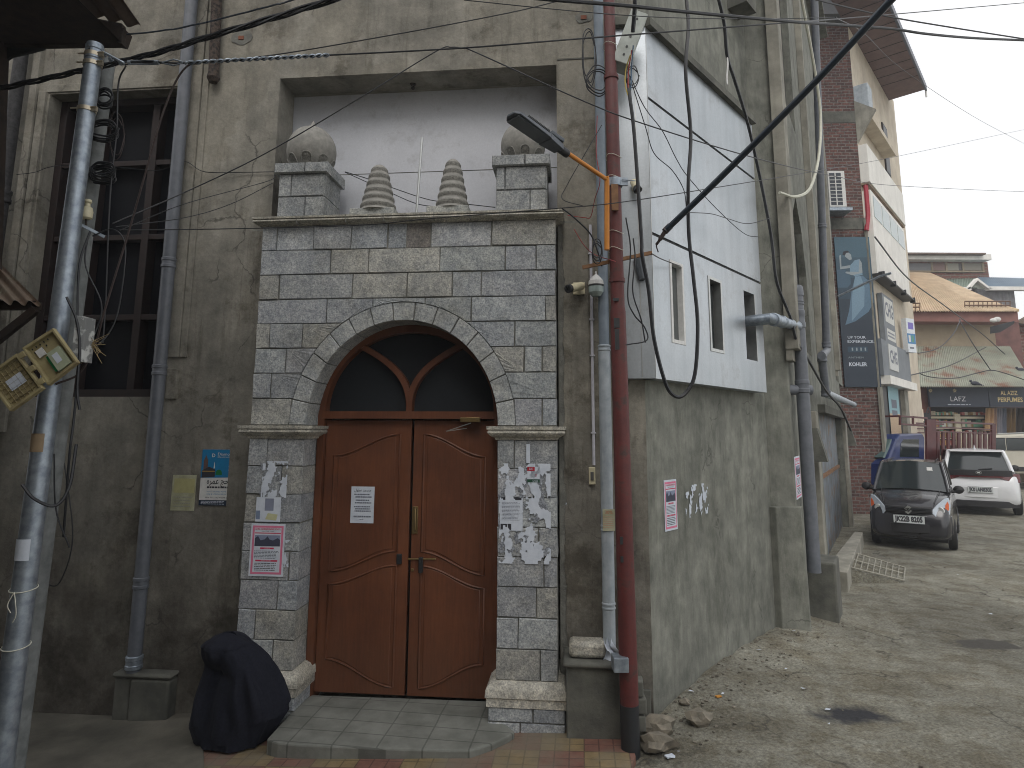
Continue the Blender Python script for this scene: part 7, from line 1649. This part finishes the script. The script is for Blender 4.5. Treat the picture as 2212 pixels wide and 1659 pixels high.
# --- white van at the right edge, side on
YV = 23.5
root = empty('white_van', (D(2230, 1000, YV).x, YV, 0), 'off-white people carrier parked side on at the right edge behind the white hatchback', 'van')
def side_prof(pts, Y, dep): P_ = [D(x, y, Y) for x, y in pts]; return P_, [p+V((0, dep, 0)) for p in P_]
VW = mat('cream_van_paint', lin(196,192,178), lin(184,180,166), scale=2, rough=.35, bump=0, coat=.3)
m = MB(); m.prism(*side_prof([(2147,948),(2152,940),(2300,934),(2420,934),(2440,975),(2520,985),(2530,1020),(2147,1024)], YV, 1.7)); m.build('body', VW, root, smooth=0, bevel=.06)
for k, (x0, x1) in enumerate(((2149.5,2171),(2176,2240),(2246,2300),(2306,2400))):
    m = MB(); wallq(m, YV-.02, x0, 947, x1, 972, .05); wn = m.build('side_window', GLASSC, root, smooth=0, bevel=.01)
    m = MB(); wallq(m, YV-.03, x0-1, 946, x1+1, 947, .02); wallq(m, YV-.03, x0-1, 972, x1+1, 973, .02); m.build('window_seal', PLB, wn, smooth=0)
m = MB(); wallq(m, YV-.03, 2147, 1010, 2520, 1018, .05); m.build('sill_trim', PLB, root, smooth=0)
m = MB(); wallq(m, YV-.03, 2165, 986, 2172, 988, .05); m.build('door_handle', PLB, root, smooth=0)
m = MB(); m.box((D(2173,1000,YV).x, YV-.002, 1.1), (.015,.01,1.0)); m.build('door_seam', PLB, root, smooth=0)
m = MB(); m.tube([D(2155,937,YV+.1), D(2400,931,YV+.1)], .025, 6); m.build('roof_rail', STEEL, root)
for x in (2185, 2440):
    q = D(x, 1030, YV); m = MB(); m.lathe((q.x, YV-.03, .33), [(.15,0),(.3,0),(.33,.03),(.33,.18),(.3,.2),(.15,.2)], 28, V((0,1,0))); wh = m.build('wheel', PLB, root)
    m = MB(); m.lathe((q.x, YV-.04, .33), [(.02,0),(.2,.0),(.21,.02)], 24, V((0,1,0))); m.build('rim', STEEL, wh)
scene.render.film_transparent = False
scene.cycles.filter_width = 1.0

# ------------------------------------------------------------------ air
m = MB(); m.box((10, 26, 7.2), (70, 72, 17.0))
hm = bpy.data.materials.new('haze'); hm.use_nodes = True; hn = hm.node_tree; hn.nodes.clear()
ho = hn.nodes.new('ShaderNodeOutputMaterial'); hv = hn.nodes.new('ShaderNodeVolumePrincipled'); hv.inputs['Density'].default_value = .003
hv.inputs['Color'].default_value = (.93, .95, 1, 1); hv.inputs['Anisotropy'].default_value = .2; hn.links.new(hv.outputs[0], ho.inputs['Volume'])
hz = m.build('haze', hm, smooth=0); tag(hz, kind='stuff')
